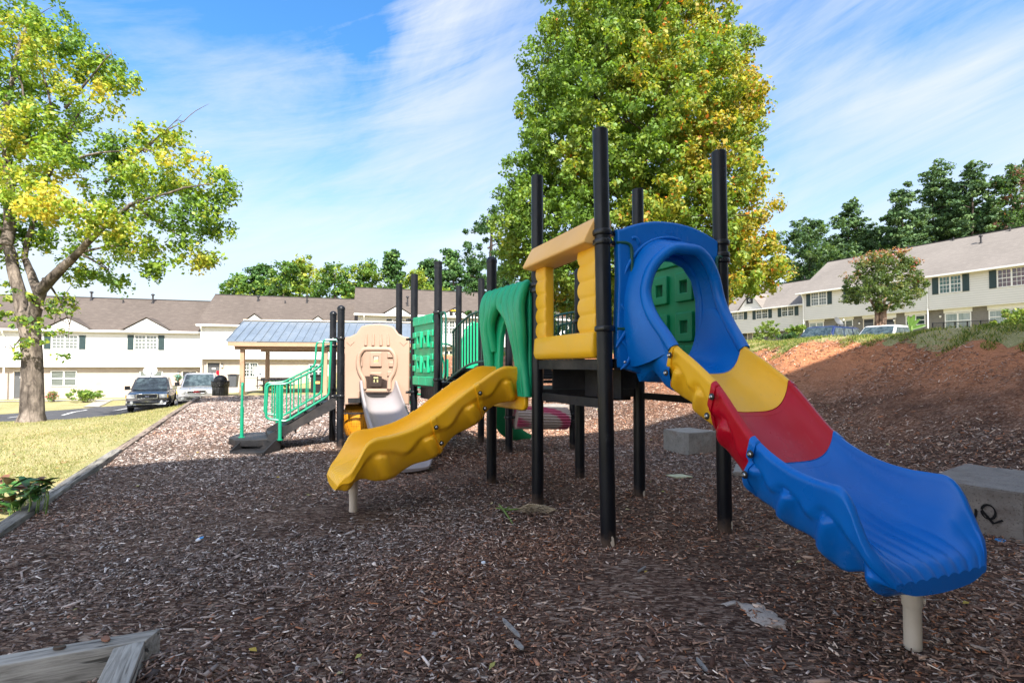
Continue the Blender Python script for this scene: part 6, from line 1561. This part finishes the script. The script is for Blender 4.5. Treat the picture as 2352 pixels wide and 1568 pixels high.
# ---- the large tree in the middle
D0 = 21.0
def lob(vx, vy, D, rx, ry, rz): p = P(vx, vy, D); s = D / F; return (p.x, p.y, p.z, rx * s, ry * s, rz * s)
T = thing('deciduous_tree', 'huge leafy tree turning yellow behind the blue slide hood', 'tree', tuple(P(1440, 800, D0)))
base = P(1420, 805, D0)
lo = [lob(1470, -110, D0, 120, 120, 100), lob(1400, 20, D0 - .6, 150, 160, 120), lob(1570, 10, D0 + .3, 105, 140, 110), lob(1480, 80, D0 - 1.6, 150, 150, 120), lob(1300, 150, D0, 95, 130, 100), lob(1650, 160, D0, 82, 120, 100), lob(1400, 190, D0 - 2, 150, 150, 110), lob(1560, 210, D0 - 2, 150, 150, 120),
      lob(1280, 270, D0, 85, 120, 80), lob(1682, 290, D0, 76, 120, 90), lob(1490, 330, D0 - 2.3, 180, 150, 110), lob(1330, 350, D0 - 1.2, 130, 140, 90), lob(1625, 400, D0 - 1.5, 122, 150, 110), lob(1215, 420, D0, 75, 110, 80), lob(1260, 500, D0 - .6, 130, 140, 100), lob(1420, 470, D0 - 2.2, 160, 150, 110), lob(1560, 520, D0 - 2.3, 160, 150, 110), lob(1695, 540, D0 - .3, 84, 120, 120),
      lob(1200, 560, D0 + .4, 70, 100, 80), lob(1330, 600, D0 - 1, 140, 130, 80), lob(1490, 620, D0 - 1.5, 150, 130, 80), lob(1640, 620, D0 - 1.2, 98, 130, 80), lob(1735, 620, D0 - .5, 54, 90, 60), lob(1240, 640, D0 + .5, 80, 100, 70), lob(1600, 670, D0, 120, 110, 50), lob(1400, 690, D0 + .5, 130, 110, 60), lob(1480, 250, D0 + 2.5, 260, 150, 300)]
def tintC(c, r, N):
    # yellow-orange mostly towards the right hand side, in patches
    x = (c[:, 0] / c[:, 1]) * F + CX; zz = c[:, 2]
    ph = np.sin(c[:, 0] * 1.3 + 1.7) * np.sin(c[:, 2] * 1.1 + .4) + .6 * np.sin(c[:, 0] * 2.9 + c[:, 2] * 2.3) + r.normal(0, .35, N)
    y = (x - 1500) / 330 + ph * .75
    col = np.where((y > 1.05)[:, None], np.array([[.27, .215, .028]]), np.where((y > .35)[:, None], np.array([[.20, .21, .026]]), np.where((y > -.5)[:, None], np.array([[.135, .19, .028]]), np.array([[.085, .15, .022]]))))
    o = r.random(N); col = np.where(((o < .035) & (y > .2))[:, None], np.array([[.40, .13, .02]]), col); col = np.where((o > .82)[:, None], np.array([[.085, .155, .022]]), col); return col
c_, ra_ = lobes_to_clumps(lo, 6.5, 31, (.22, .50), .35)
ch = [leaves(c_, ra_, 74, .118, GREENS, 32, tint=tintC)]
mb = MB(); top = P(1480, 60, D0 - .2)
tr = limb(mb, base - V((0, 0, 1.2)), P(1450, 560, D0), .42, .30, .02, 1); tr2 = limb(mb, tr[-1], top, .30, .06, .04, 2, 10)
k = 0
for l_ in lo[:26]:
    st = tr2[min(9, max(0, int((l_[2] - tr[-1].z) / 1.3) - 1))] if l_[2] > tr[-1].z + 2 else tr[-1]
    limb(mb, st, V(l_[:3]) + V((0, 0, .3)), .13, .02, .1, k); k += 1
    for j in range(3):
        rr = random.Random(k * 9 + j); e_ = V((l_[0] + rr.uniform(-1, 1) * l_[3] * .9, l_[1] + rr.uniform(-1, 1) * l_[4] * .9, l_[2] + rr.uniform(-.6, 1) * l_[5] * .9)); limb(mb, V(l_[:3]) + V((0, 0, .3)), e_, .04, .008, .12, k * 7 + j, 4)
mb.build('trunk', M['dbark'], T, smooth=80); link('crown', crown_mesh('crown', ch), M['leaf'], T, smooth=0)
# ---- the left tree
D1 = 15.2; bl = Gt(72, 968); D1 = bl.y
T = thing('deciduous_tree', 'tree with thick grey forked trunk and yellowing crown on the left lawn', 'tree', tuple(bl))
mb = MB()
def px(vx, vy, D=D1): return P(vx, vy, D)
s1 = D1 / F
mb.tube([bl + V((0, 0, -.15)), bl + V((0, 0, .03)), bl + V((.02, 0, .25)), px(74, 880), px(74, 820), px(70, 770), px(62, 720)], [31 * s1, 27 * s1, 22 * s1, 20 * s1, 19 * s1, 18.5 * s1, 21 * s1], 16)
limb(mb, px(56, 735), px(18, 560), 13 * s1, 10 * s1, .02, 5); limb(mb, px(18, 565), px(10, 330), 12 * s1, 7 * s1, .05, 6); limb(mb, px(10, 340), px(60, 60, D1 + .5), 7 * s1, 2 * s1, .06, 7)
limb(mb, px(72, 740), px(95, 660, D1 - .2), 14 * s1, 11 * s1, .02, 8); limb(mb, px(92, 668, D1 - .2), px(180, 580, D1 - .5), 12 * s1, 7 * s1, .08, 9); limb(mb, px(88, 672), px(55, 590, D1 + .4), 10 * s1, 6 * s1, .05, 10)
limb(mb, px(178, 584, D1 - .5), px(300, 470, D1 - .8), 7 * s1, 3.5 * s1, .08, 11); limb(mb, px(300, 470, D1 - .8), px(480, 420, D1 - .8), 3.5 * s1, 1 * s1, .08, 12)
limb(mb, px(55, 595, D1 + .4), px(120, 380, D1 + .4), 6 * s1, 3 * s1, .08, 13); limb(mb, px(120, 380), px(240, 180), 3 * s1, 1 * s1, .08, 14)
for i, (x0, y0, x1, y1) in enumerate(((120, 380, 330, 340), (180, 580, 330, 560), (300, 470, 440, 560), (60, 350, 20, 120), (120, 330, 60, 60), (240, 420, 380, 300), (180, 580, 250, 620), (100, 640, 140, 700), (90, 700, 160, 745), (66, 760, 30, 800), (20, 540, -120, 420), (18, 560, -60, 640), (330, 350, 420, 280), (150, 250, 250, 130))):
    limb(mb, px(x0, y0), px(x1, y1, D1 + ((i * 37) % 5 - 2) * .4), 3.4 * s1, .7 * s1, .1, 20 + i)
    for j in range(3):
        rr = random.Random(i * 5 + j); limb(mb, px(x1, y1, D1 + ((i * 37) % 5 - 2) * .4), px(x1 + rr.uniform(-60, 70), y1 + rr.uniform(-60, 50), D1 + rr.uniform(-1, 1)), 1.0 * s1, .3 * s1, .1, i * 11 + j, 4)
mb.build('trunk', M['bark'], T, smooth=80)
def l1(vx, vy, rx, rz, dD=0, ry=None): return lob(vx, vy, D1 + dD, rx, ry or rx, rz)
lo = [l1(40, 40, 130, 60, .6), l1(-40, 120, 120, 90), l1(140, 110, 90, 50, -.5), l1(230, 150, 70, 40, .3), l1(290, 185, 45, 22), l1(100, 200, 100, 50, 1), l1(215, 225, 60, 22, -.5), l1(30, 280, 110, 60, -.5), l1(150, 290, 90, 40, .6), l1(60, 370, 110, 50, .8), l1(200, 370, 90, 50, -.2), l1(-30, 400, 110, 70, -1), l1(40, 440, 90, 45, -2), l1(140, 470, 90, 40, -2), l1(230, 500, 70, 40, -1.2),
      l1(300, 340, 70, 35, .5), l1(380, 310, 62, 30, 0), l1(360, 390, 90, 45, -.7), l1(450, 400, 75, 50, 0), l1(510, 430, 28, 35, 0), l1(300, 440, 80, 50, .8), l1(420, 480, 80, 50, -.5), l1(490, 520, 45, 50, .3), l1(340, 530, 80, 45, 0), l1(250, 560, 80, 35, .6), l1(440, 570, 45, 35, 0), l1(480, 590, 22, 18), l1(350, 600, 32, 22), l1(200, 620, 60, 25, .5), l1(120, 540, 70, 35, .9), l1(20, 520, 60, 40, .5), l1(-60, 560, 90, 60),
      l1(280, 645, 18, 10), l1(360, 625, 12, 10)]
def tintL(c, r, N):
    ph = np.sin(c[:, 0] * 1.1 + .5) * np.sin(c[:, 2] * 1.6 + 1) + .5 * np.sin(c[:, 0] * 3.1 - c[:, 2] * 2.2) + r.normal(0, .4, N)
    y = ph * .8 + .35 * (c[:, 1] < D1 - .8) - .30
    col = np.where((y > .8)[:, None], np.array([[.38, .32, .05]]), np.where((y > .2)[:, None], np.array([[.25, .27, .035]]), np.where((y > -.5)[:, None], np.array([[.15, .225, .025]]), np.array([[.07, .135, .022]]))))
    return col
c_, ra_ = lobes_to_clumps(lo, 6.5, 41, (.18, .42), .4)
lo2 = [l1(130, 715, 45, 14, -.4), l1(60, 745, 40, 22, -.5), l1(20, 720, 40, 30, -.3), l1(110, 760, 35, 14, -.5), l1(140, 820, 14, 8, -.5), l1(75, 790, 30, 12, -.6), l1(45, 810, 16, 18, -.5), l1(90, 680, 60, 14, -.5), l1(0, 680, 40, 30), l1(150, 700, 26, 8)]
c2_, ra2_ = lobes_to_clumps(lo2, 6, 42, (.10, .22), .5)
def tintG(c, r, N): 
    y = r.normal(0, 1, N); return np.where((y > .6)[:, None], np.array([[.22, .26, .03]]), np.where((y > -.4)[:, None], np.array([[.11, .18, .025]]), np.array([[.05, .10, .02]])))
link('crown', crown_mesh('crown', [leaves(c_, ra_, 54, .098, GREENS, 43, drop=.25, tint=tintL), leaves(c2_, ra2_, 16, .10, GREENS, 44, tint=tintG)]), M['leaf'], T, smooth=0)
# ---- background trees
def bg_tree(name, label, vx, vtop, vbase, D, w, kind, seed, group, pal=None, dens=1.0, zb=0.0):
    w *= 1.22; vtop += 8; vbase += 25
    """crown spanning w pixels, top at vtop, lowest visible foliage at vbase"""
    s = D / F; rr = random.Random(seed); base = P(vx, vbase, D); gz = zb
    T = thing(name, label, 'tree', (base.x, base.y, gz), group)
    topz = P(vx, vtop, D).z; botz = base.z; H = topz - botz; lo = []
    if kind == 'pine':
        n = 11
        for i in range(n):
            t = i / (n - 1); rw = w * s * .5 * (1 - .62 * t ** 1.4) * rr.uniform(.62, 1.05)
            a = rr.uniform(0, 2 * pi); off = rw * .55
            for q_ in range(3):
                aa = a + q_ * 2.1 + rr.uniform(-.4, .4); lo.append((base.x + cos(aa) * off, base.y + sin(aa) * off, botz + H * (.05 + .9 * t) + rr.uniform(-.04, .04) * H, rw * .55, rw * .55, H * .055 + .2))
        pal = pal or [(.035, .085, .022, 3), (.055, .115, .028, 3), (.085, .15, .035, 1.3), (.025, .06, .018, 2)]
    else:
        n = 12
        for i in range(n):
            t = i / (n - 1); a = i * 2.4 + rr.uniform(-.3, .3); prof = sin(pi * (.16 + .74 * t)) ** .8; off = w * s * .5 * prof * rr.uniform(.35, .68)
            rw = w * s * .5 * rr.uniform(.38, .55) * (.6 + .5 * prof); lo.append((base.x + cos(a) * off, base.y + sin(a) * off, botz + H * (.05 + .84 * t), rw, rw, max(.5, H * .15)))
        lo.append((base.x, base.y, topz - H * .12, w * s * .22, w * s * .22, H * .12))
        pal = pal or [(.05, .11, .018, 3), (.09, .16, .024, 3), (.17, .22, .03, 1.6), (.035, .075, .014, 2)]
    c, ra = lobes_to_clumps(lo, .95 * dens * (45 / D) ** .8, seed, (.28 * D / 45, .62 * D / 45), .2)
    lf_ = .0044 * D
    mb = MB(); limb(mb, V((base.x, base.y, gz - .5)), V((base.x + rr.uniform(-.4, .4), base.y, topz - H * .12)), .26, .05, .03, seed)
    for i, l_ in enumerate(lo[::2]): limb(mb, V((base.x, base.y, max(gz + 1, l_[2] - l_[3] * .35))), V(l_[:3]), .07, .02, .08, seed + i, 4)
    mb.build('trunk', M['dbark'], T, smooth=80)
    link('crown', crown_mesh('crown', [leaves(c, ra, 52, lf_, pal, seed + 1, flat=.5 if kind == 'pine' else .8)]), M['needle'] if kind == 'pine' else M['leaf'], T, smooth=0)
    return T
LIGHT = [(.13, .19, .025, 3), (.20, .24, .035, 2.5), (.08, .14, .02, 2), (.28, .27, .04, 1)]
RED = [(.035, .075, .024, 4), (.10, .05, .035, 1), (.055, .10, .03, 3)]
DK = [(.022, .055, .018, 3), (.035, .08, .022, 3), (.05, .105, .028, 1)]
left = [('round olive green tree at the left end of the tree row', 548, 628, 688, 62, 76, 'broad', None), ('dark pine second from the left end of the row', 596, 600, 690, 64, 88, 'pine', None), ('broad green tree above the pavilion roof', 655, 596, 695, 62, 90, 'broad', None), ('tall yellow green tree left of the black posts', 695, 584, 700, 66, 84, 'broad', LIGHT), ('rounded green tree behind the domed posts', 765, 600, 700, 62, 104, 'broad', None),
        ('wide green tree over the white building gable', 835, 596, 700, 64, 100, 'broad', None), ('pine with a pointed top in the middle of the row', 902, 570, 690, 62, 74, 'pine', None), ('low yellow green tree right of the pointed pine', 952, 618, 700, 58, 92, 'broad', LIGHT), ('dark pine behind the sleeved post', 985, 588, 700, 64, 84, 'pine', None), ('tall pine with spiky top between the middle posts', 1037, 562, 700, 60, 86, 'pine', None), ('pine right of the spiky pine', 1088, 592, 705, 62, 84, 'pine', None), ('pale yellow green tree in front of the pines', 1010, 655, 705, 56, 90, 'broad', LIGHT), ('dark green tree low behind the domed black post', 1150, 610, 720, 50, 110, 'broad', DK)]
for i, (lab, vx, vt_, vb, D, w, kd, pl) in enumerate(left):
    bg_tree('pine_tree' if kd == 'pine' else 'broadleaf_tree', lab, vx, vt_, vb + 12, D, w, kd, 100 + i * 7, 'trees behind the row houses', pl, 1.0, .5)
bg_tree('broadleaf_tree', 'loose dark green tree just left of the huge tree', 1120, 462, 700, 34, 120, 'broad', 311, 'trees beside the huge tree', DK, .9, 1)
bg_tree('broadleaf_tree', 'dark tree filling the gap behind the yellow window panel', 1310, 600, 790, 40, 200, 'broad', 325, 'trees beside the huge tree', DK, 1.3, 1.5)
bg_tree('broadleaf_tree', 'dark tree low behind the blue hood panel', 1500, 640, 790, 42, 220, 'broad', 333, 'trees beside the huge tree', DK, 1.3, 1.5)
MG = [(.038, .078, .030, 3), (.058, .105, .038, 3), (.085, .135, .048, 1.4), (.025, .052, .022, 2)]
right = [('rounded green tree left of the right building ridge', 1862, 492, 660, 66, 150, 'broad', MG), ('pine crown rising behind the rounded green tree', 1955, 462, 650, 72, 130, 'pine', MG), ('pine with layered boughs above the flowering tree', 2075, 424, 640, 66, 110, 'pine', MG), ('tallest dark pine over the long roof', 2150, 378, 600, 68, 130, 'pine', MG), ('full crowned pine right of the tallest one', 2235, 372, 585, 64, 120, 'pine', MG), ('reddish tinged tree at the right edge', 2322, 372, 570, 62, 90, 'broad', RED), ('dark tree filling low behind the long roof', 2020, 520, 650, 76, 180, 'broad', DK), ('dark pine low behind the long roof, right part', 2270, 460, 590, 74, 190, 'pine', DK), ('pine cut off by the right picture edge', 2385, 350, 560, 66, 110, 'pine', MG), ('dark tree low above the left end of the right roofs', 1905, 560, 665, 70, 160, 'broad', MG), ('dark green tree between the tall pines', 2190, 440, 590, 78, 160, 'broad', DK)]
for i, (lab, vx, vt_, vb, D, w, kd, pl) in enumerate(right):
    bg_tree('pine_tree' if kd == 'pine' else 'broadleaf_tree', lab, vx, vt_, vb + 12, D, w, kd, 500 + i * 11, 'trees behind the right buildings', pl, 1.1, 4)
# ---- flowering small tree
D2 = 30; T = thing('flowering_tree', 'small round tree with pinkish seed heads and peeling forked trunk at the right', 'tree', tuple(P(2022, 752, D2)))
b0 = P(2022, 752, D2); b0.z = zt(b0.x, b0.y); mb = MB()
for i, (dx, x1, y1) in enumerate(((-7, 1985, 668), (0, 2010, 640), (5, 2040, 640), (9, 2070, 670), (2, 2028, 655))):
    limb(mb, b0 + V((dx * D2 / F, 0, -.1)), P(2022 + dx * 1.3, 712, D2), .13, .09, .03, i); limb(mb, P(2022 + dx * 1.3, 713, D2), P(x1, y1, D2 + (i - 2) * .4), .09, .02, .06, i + 9)
mb.build('trunk', M['cbark'], T, smooth=80)
lo = [lob(x, y, D2 + dd, rx, rx, rz) for x, y, rx, rz, dd in ((1975, 655, 35, 28, 0), (2015, 620, 45, 35, -.5), (2065, 630, 42, 35, 0), (2095, 660, 28, 25, 0), (2020, 665, 60, 30, -1), (2070, 680, 35, 25, -.6), (1960, 680, 24, 20, 0), (2040, 600, 40, 25, .4), (2025, 700, 30, 16, -.6), (2000, 600, 30, 20, .5), (2085, 610, 20, 20, .2))]
c_, ra_ = lobes_to_clumps(lo, 13, 71, (.12, .32), .3)
lo_t = [lob(x, y, D2 + dd, rx, rx, rz) for x, y, rx, rz, dd in ((2000, 598, 45, 14, 0), (2050, 590, 45, 16, 0), (1955, 632, 22, 12, 0), (2090, 608, 26, 14, 0), (2105, 640, 14, 14, 0), (2030, 580, 30, 8, 0))]
c3_, ra3_ = lobes_to_clumps(lo_t, 12, 72, (.10, .22), .2)
link('crown', crown_mesh('crown', [leaves(c_, ra_, 34, .10, [(.045, .075, .02, 3), (.075, .11, .03, 3), (.12, .13, .04, 1)], 73), leaves(c3_, ra3_, 10, .09, [(.26, .13, .08, 3), (.16, .14, .05, 2), (.30, .10, .09, 1)], 74)]), M['leaf'], T, smooth=0)
# ---- shrubs
def shrub(name, label, vx, vy, D, rx, rz, pal, seed, lf_=.08, cat='shrub', dens=9, snap=True):
    p = P(vx, vy, D); s = D / F; z0 = P(vx, vy + rz, D).z
    T = thing(name, label, cat, (p.x, p.y, z0)); rr = random.Random(seed)
    lo = [(p.x + rr.uniform(-.45, .45) * rx * s, p.y + rr.uniform(-.3, .3) * rx * s, p.z + rr.uniform(-.25, .2) * rz * s, rx * s * .62, rx * s * .55, rz * s * .72) for _ in range(6)]
    c, ra = lobes_to_clumps(lo, dens / max(1, (rx * s) ** .5), seed, (.08, .20), .25)
    link('foliage', crown_mesh('foliage', [leaves(c, ra, 22, lf_, pal, seed + 1)]), M['leaf'], T, smooth=0)
    mb = MB()
    for i in range(5): limb(mb, V((p.x + rr.uniform(-.1, .1), p.y, z0 - .2)), V(lo[i][:3]), .025, .008, .1, seed + i, 4)
    mb.build('stem', M['dbark'], T); return T
SH = [(.10, .17, .03, 3), (.16, .22, .04, 2), (.06, .11, .02, 2)]
shrub('shrub', 'wide rounded green shrub by the wall left of the dark pickup', 197, 906, 36, 42, 15, SH, 801, .10)
shrub('shrub', 'small thin reddish green shrub left of the wide one', 124, 908, 36.5, 15, 12, [(.10, .15, .04, 2), (.28, .10, .09, 1)], 803, .08)
shrub('shrub', 'low yellow green hedge under the pavilion', 630, 884, 35, 38, 10, SH, 805, .10)
shrub('hedge', 'dense clipped green hedge at the right picture edge', 2362, 735, 22, 135, 50, [(.07, .12, .02, 3), (.13, .18, .03, 2), (.20, .22, .05, 1)], 807, .10, 'hedge', 14)
shrub('shrub', 'loose green shrub before the far beige building', 1758, 762, 36, 30, 26, [(.12, .18, .04, 3), (.18, .23, .06, 2)], 809, .10)
shrub('shrub', 'bright leafy shrub at the corner of the long building', 1838, 757, 38, 28, 12, SH, 811, .10)
shrub('hedge', 'low dark hedge between the two right buildings', 1812, 772, 34, 25, 9, DK, 813, .08, 'hedge')
shrub('shrub', 'green hedge beyond the green panel in front of the stone wall', 1030, 842, 40, 40, 14, SH, 815, .10)
shrub('shrub', 'small dark shrub behind the left side of the blue panel', 1412, 790, 30, 14, 10, SH, 817, .08)
shrub('shrub', 'bluish potted plant above the silver vehicle', 409, 866, 39, 9, 8, [(.10, .20, .18, 3), (.12, .08, .05, 1)], 819, .08)
# banana plant
p = P(2093, 760, 29); T = local_thing('banana_plant', 'bright green banana plant with big upright leaves by the chain link fence', 'plant', (p.x, p.y, zt(p.x, p.y)), 0)
M['banana'] = vary('banana_leaf', (.07, .145, .022), .15, 3, .4, .4)
hb = P(2093, 752, 29).z - zt(p.x, p.y)
for i, (dx, dz, w_) in enumerate(((-.75, .25, .10), (.8, .3, .10), (-.25, .95, .13), (.12, 1.05, .13), (-.5, .05, .10), (.45, .75, .10))):
    mb = MB(); ptsL = []; 
    vs = []; n_ = 9
    for j in range(n_):
        t = j / (n_ - 1); c = V((dx * t, -.1 * t, hb - .1 + dz * .8 * (1.5 * t - .5 * t * t) )); wd_ = w_ * sin(pi * min(1, t * .92 + .06)) ** .6; up_ = V((-dz, 0, dx)).normalized(); vs += [c + up_ * wd_, c + V((0, .03, 0)), c - up_ * wd_]
    mb.add(vs, [f for j in range(n_ - 1) for f in ((3 * j, 3 * j + 1, 3 * j + 4, 3 * j + 3), (3 * j + 1, 3 * j + 2, 3 * j + 5, 3 * j + 4))]); mb.build('leaf', M['banana'], T, smooth=80)
mb = MB(); mb.tube([(0, 0, 0), (0, 0, hb + .1)], .07, 8); mb.build('stem', M['frond'], T)
# broad leaved plant at the left edge
M['broadleaf'] = vary('broad_leaf', (.05, .15, .03), .5, 5, .35, .5, dirt=(.16, .06, .03), dirtscale=6, grime=.6); M['redleaf'] = vary('reddish_leaf', (.16, .075, .04), .3, 6, .4, .5)
T = thing('broadleaf_plant', 'dark green broad leaved plant beside the timber at the left edge', 'plant', tuple(Gt(30, 1190)))
rr = random.Random(77); mbs = [MB(), MB()]; mst = MB()
for i in range(120):
    vx = rr.uniform(-40, 112); t_ = max(0, min(1, (vx + 40) / 160)); vy = rr.uniform(1095 + 8 * rr.random(), 1200 - 75 * t_); D = rr.uniform(4.9, 5.6)
    if D * .0 + vx > 60 and vy > 1160: continue
    c = P(vx, vy, D); a = rr.uniform(0, 2 * pi); L = rr.uniform(.12, .24); w_ = L * rr.uniform(.16, .26); d_ = V((cos(a), sin(a) * .7, rr.uniform(-.15, .7))).normalized(); sd = d_.cross(V((rr.uniform(-.4, .4), rr.uniform(-.4, .4), 1))).normalized(); nn_ = sd.cross(d_)
    vs = []; n_ = 7
    for j in range(n_):
        t = j / (n_ - 1); q_ = c + d_ * (L * (t - .3)) - V((0, 0, .12 * L * 4 * t * t * .4)); wd_ = w_ * (sin(pi * (t * .93 + .05)) ** .8); vs += [q_ + sd * wd_ + nn_ * wd_ * .35, q_, q_ - sd * wd_ + nn_ * wd_ * .35]
    mbs[1 if rr.random() < .22 else 0].add(vs, [f for j in range(n_ - 1) for f in ((3 * j, 3 * j + 1, 3 * j + 4, 3 * j + 3), (3 * j + 1, 3 * j + 2, 3 * j + 5, 3 * j + 4))])
    if i % 4 == 0: g_ = c.copy(); g_.z = zt(c.x, c.y); mst.tube([g_, c.lerp(g_, .4) + V((.02, 0, 0)), c], [.006, .005, .003], 5)
mbs[0].build('foliage', M['broadleaf'], T, smooth=80); mbs[1].build('withered_foliage', M['redleaf'], T, smooth=80, label='reddish brown withered leaves'); mst.build('stem', M['frond'], T)

# ------------------------------------------------------------------ sun, sky, view
sun = bpy.data.lights.new('sun', 'SUN'); sun.energy = 5.0; sun.angle = radians(.53); sun.color = (1, .945, .86)
so = bpy.data.objects.new('sun', sun); COL.objects.link(so); so.location = (10, -30, 40)
dirv = V((SUN_AZ.x * cos(SUN_EL), SUN_AZ.y * cos(SUN_EL), -sin(SUN_EL))); so.rotation_euler = dirv.to_track_quat('-Z', 'Y').to_euler()
w = bpy.data.worlds.new('World'); SC.world = w; w.use_nodes = True; nt = w.node_tree; nt.nodes.clear()
out = nd(nt, 'ShaderNodeOutputWorld'); bg = nd(nt, 'ShaderNodeBackground'); sky = nd(nt, 'ShaderNodeTexSky', sky_type='NISHITA'); sky.sun_disc = False
sky.sun_elevation = SUN_EL; sky.sun_rotation = atan2(-SUN_AZ.x, -SUN_AZ.y); sky.air_density = 1.0; sky.dust_density = .6; sky.ozone_density = 2.2; sky.altitude = 200
tc = nd(nt, 'ShaderNodeTexCoord'); sx = nd(nt, 'ShaderNodeSeparateXYZ'); nt.links.new(tc.outputs['Generated'], sx.inputs[0])
# cirrus: coordinates on a high flat layer
zz = math_(nt, 'ADD', math_(nt, 'MAXIMUM', sx.outputs['Z'], 0), .14)
cx_ = math_(nt, 'DIVIDE', sx.outputs['X'], zz); cy_ = math_(nt, 'DIVIDE', sx.outputs['Y'], zz)
cb = nd(nt, 'ShaderNodeCombineXYZ'); nt.links.new(cx_, cb.inputs['X']); nt.links.new(cy_, cb.inputs['Y'])
def cmap(rot, sc, loc=(0, 0, 0)):
    m1 = nd(nt, 'ShaderNodeMapping'); m1.inputs['Rotation'].default_value = (0, 0, rot); m1.inputs['Scale'].default_value = sc; m1.inputs['Location'].default_value = loc; nt.links.new(cb.outputs[0], m1.inputs[0]); return m1.outputs[0]
dv_ = nd(nt, 'ShaderNodeCombineXYZ'); nt.links.new(sx.outputs['X'], dv_.inputs['X']); nt.links.new(sx.outputs['Z'], dv_.inputs['Y']); nt.links.new(mixfac(nt, sx.outputs['Y'], .4), dv_.inputs['Z'])
def dmap(rot, sc, loc=(0, 0, 0)):
    m1 = nd(nt, 'ShaderNodeMapping'); m1.vector_type = 'TEXTURE'; m1.inputs['Rotation'].default_value = (0, 0, rot); m1.inputs['Scale'].default_value = (1 / sc[0], 1 / sc[1], 1); m1.inputs['Location'].default_value = loc; nt.links.new(dv_.outputs[0], m1.inputs[0]); return m1.outputs[0]
n1 = noise(nt, 1.0, 9, dmap(radians(38), (1.5, 4.6), (.35, .9, 0)), .60, .8)
n2 = noise(nt, 1.0, 12, dmap(radians(20), (2.4, 15), (1.3, .4, 0)), .66, .55)
n3 = noise(nt, .45, 4, cmap(0, (1, 1, 1), (7.1, 2.7, 0)), .5, .3)
SPOTS = [(600, 130, .75, .42, -.5, -.28), (1080, 70, .22, .55, .3, .17), (760, 250, .5, .22, -.4, .12), (380, 60, .25, .3, 0, .12), (380, 260, .6, .15, -.2, .08), (2000, 400, .8, .25, .3, -.06), (2250, 60, .4, .3, 0, -.10), (2000, 180, .6, .2, .2, .06)]
s_ = math_(nt, 'ADD', math_(nt, 'MULTIPLY', n1, .48), math_(nt, 'ADD', math_(nt, 'MULTIPLY', n2, .46), math_(nt, 'MULTIPLY', n3, .35)))
# the clear deep-blue gap high on the left, the bright plume right of it
def spot(x, y, rx, ry, rot, amp):
    m1 = nd(nt, 'ShaderNodeMapping'); m1.vector_type = 'POINT'
    cc_, ss_ = cos(rot), sin(rot)
    dx = math_(nt, 'SUBTRACT', math_(nt, 'ADD', cx_, math_(nt, 'MULTIPLY', n2, .5)), x + .25); dy = math_(nt, 'SUBTRACT', math_(nt, 'ADD', cy_, math_(nt, 'MULTIPLY', n1, .6)), y + .3)
    u = math_(nt, 'ADD', math_(nt, 'MULTIPLY', dx, cc_ / rx), math_(nt, 'MULTIPLY', dy, ss_ / rx)); v = math_(nt, 'ADD', math_(nt, 'MULTIPLY', dx, -ss_ / ry), math_(nt, 'MULTIPLY', dy, cc_ / ry))
    r2 = math_(nt, 'ADD', math_(nt, 'MULTIPLY', u, u), math_(nt, 'MULTIPLY', v, v))
    return math_(nt, 'MULTIPLY', math_(nt, 'POWER', 2.718, math_(nt, 'MULTIPLY', r2, -1)), amp)
def skyc(vx, vy):
    d = ray(vx, vy).normalized(); z = d.z + .14; return d.x / z, d.y / z
for (vx, vy, rx, ry, rot, amp) in SPOTS:
    x, y = skyc(vx, vy); s_ = math_(nt, 'ADD', s_, spot(x, y, rx, ry, rot, amp))
haze = ramp(nt, sx.outputs['Z'], [(0, .55), (.12, .36), (.35, .06), (.6, 0)])
cl = ramp(nt, math_(nt, 'ADD', s_, math_(nt, 'MULTIPLY', haze, .30)), [(.50, 0), (.63, .38), (.82, .84), (1.0, .97)])
low = ramp(nt, sx.outputs['Z'], [(0, .92), (.10, .72), (.25, .38), (.5, .06)])
skyb = nd(nt, 'ShaderNodeHueSaturation'); skyb.inputs['Saturation'].default_value = 1.35; nt.links.new(sky.outputs[0], skyb.inputs['Color'])
back = ramp(nt, math_(nt, 'ADD', math_(nt, 'MULTIPLY', sx.outputs['Y'], -.5), .5), [(.40, 0), (.75, 1)])   # unseen cloud and low sky behind the camera, brightened to fill the shaded foreground
skc = mix(nt, skyb.outputs[0], mix(nt, (2.35, 2.72, 3.02), (4.8, 5.2, 5.6), back), low)
fin = mix(nt, skc, mix(nt, (2.75, 2.88, 3.02), (8.6, 8.2, 7.8), back), cl)
nt.links.new(fin, bg.inputs['Color']); bg.inputs['Strength'].default_value = .15; nt.links.new(bg.outputs[0], out.inputs['Surface'])
vs_ = SC.view_settings; vs_.view_transform = 'Standard'; vs_.look = 'None'; vs_.exposure = 1.22; vs_.gamma = 1
SC.cycles.use_denoising = True; SC.cycles.max_bounces = 8; SC.cycles.transparent_max_bounces = 8
SC.render.film_transparent = False
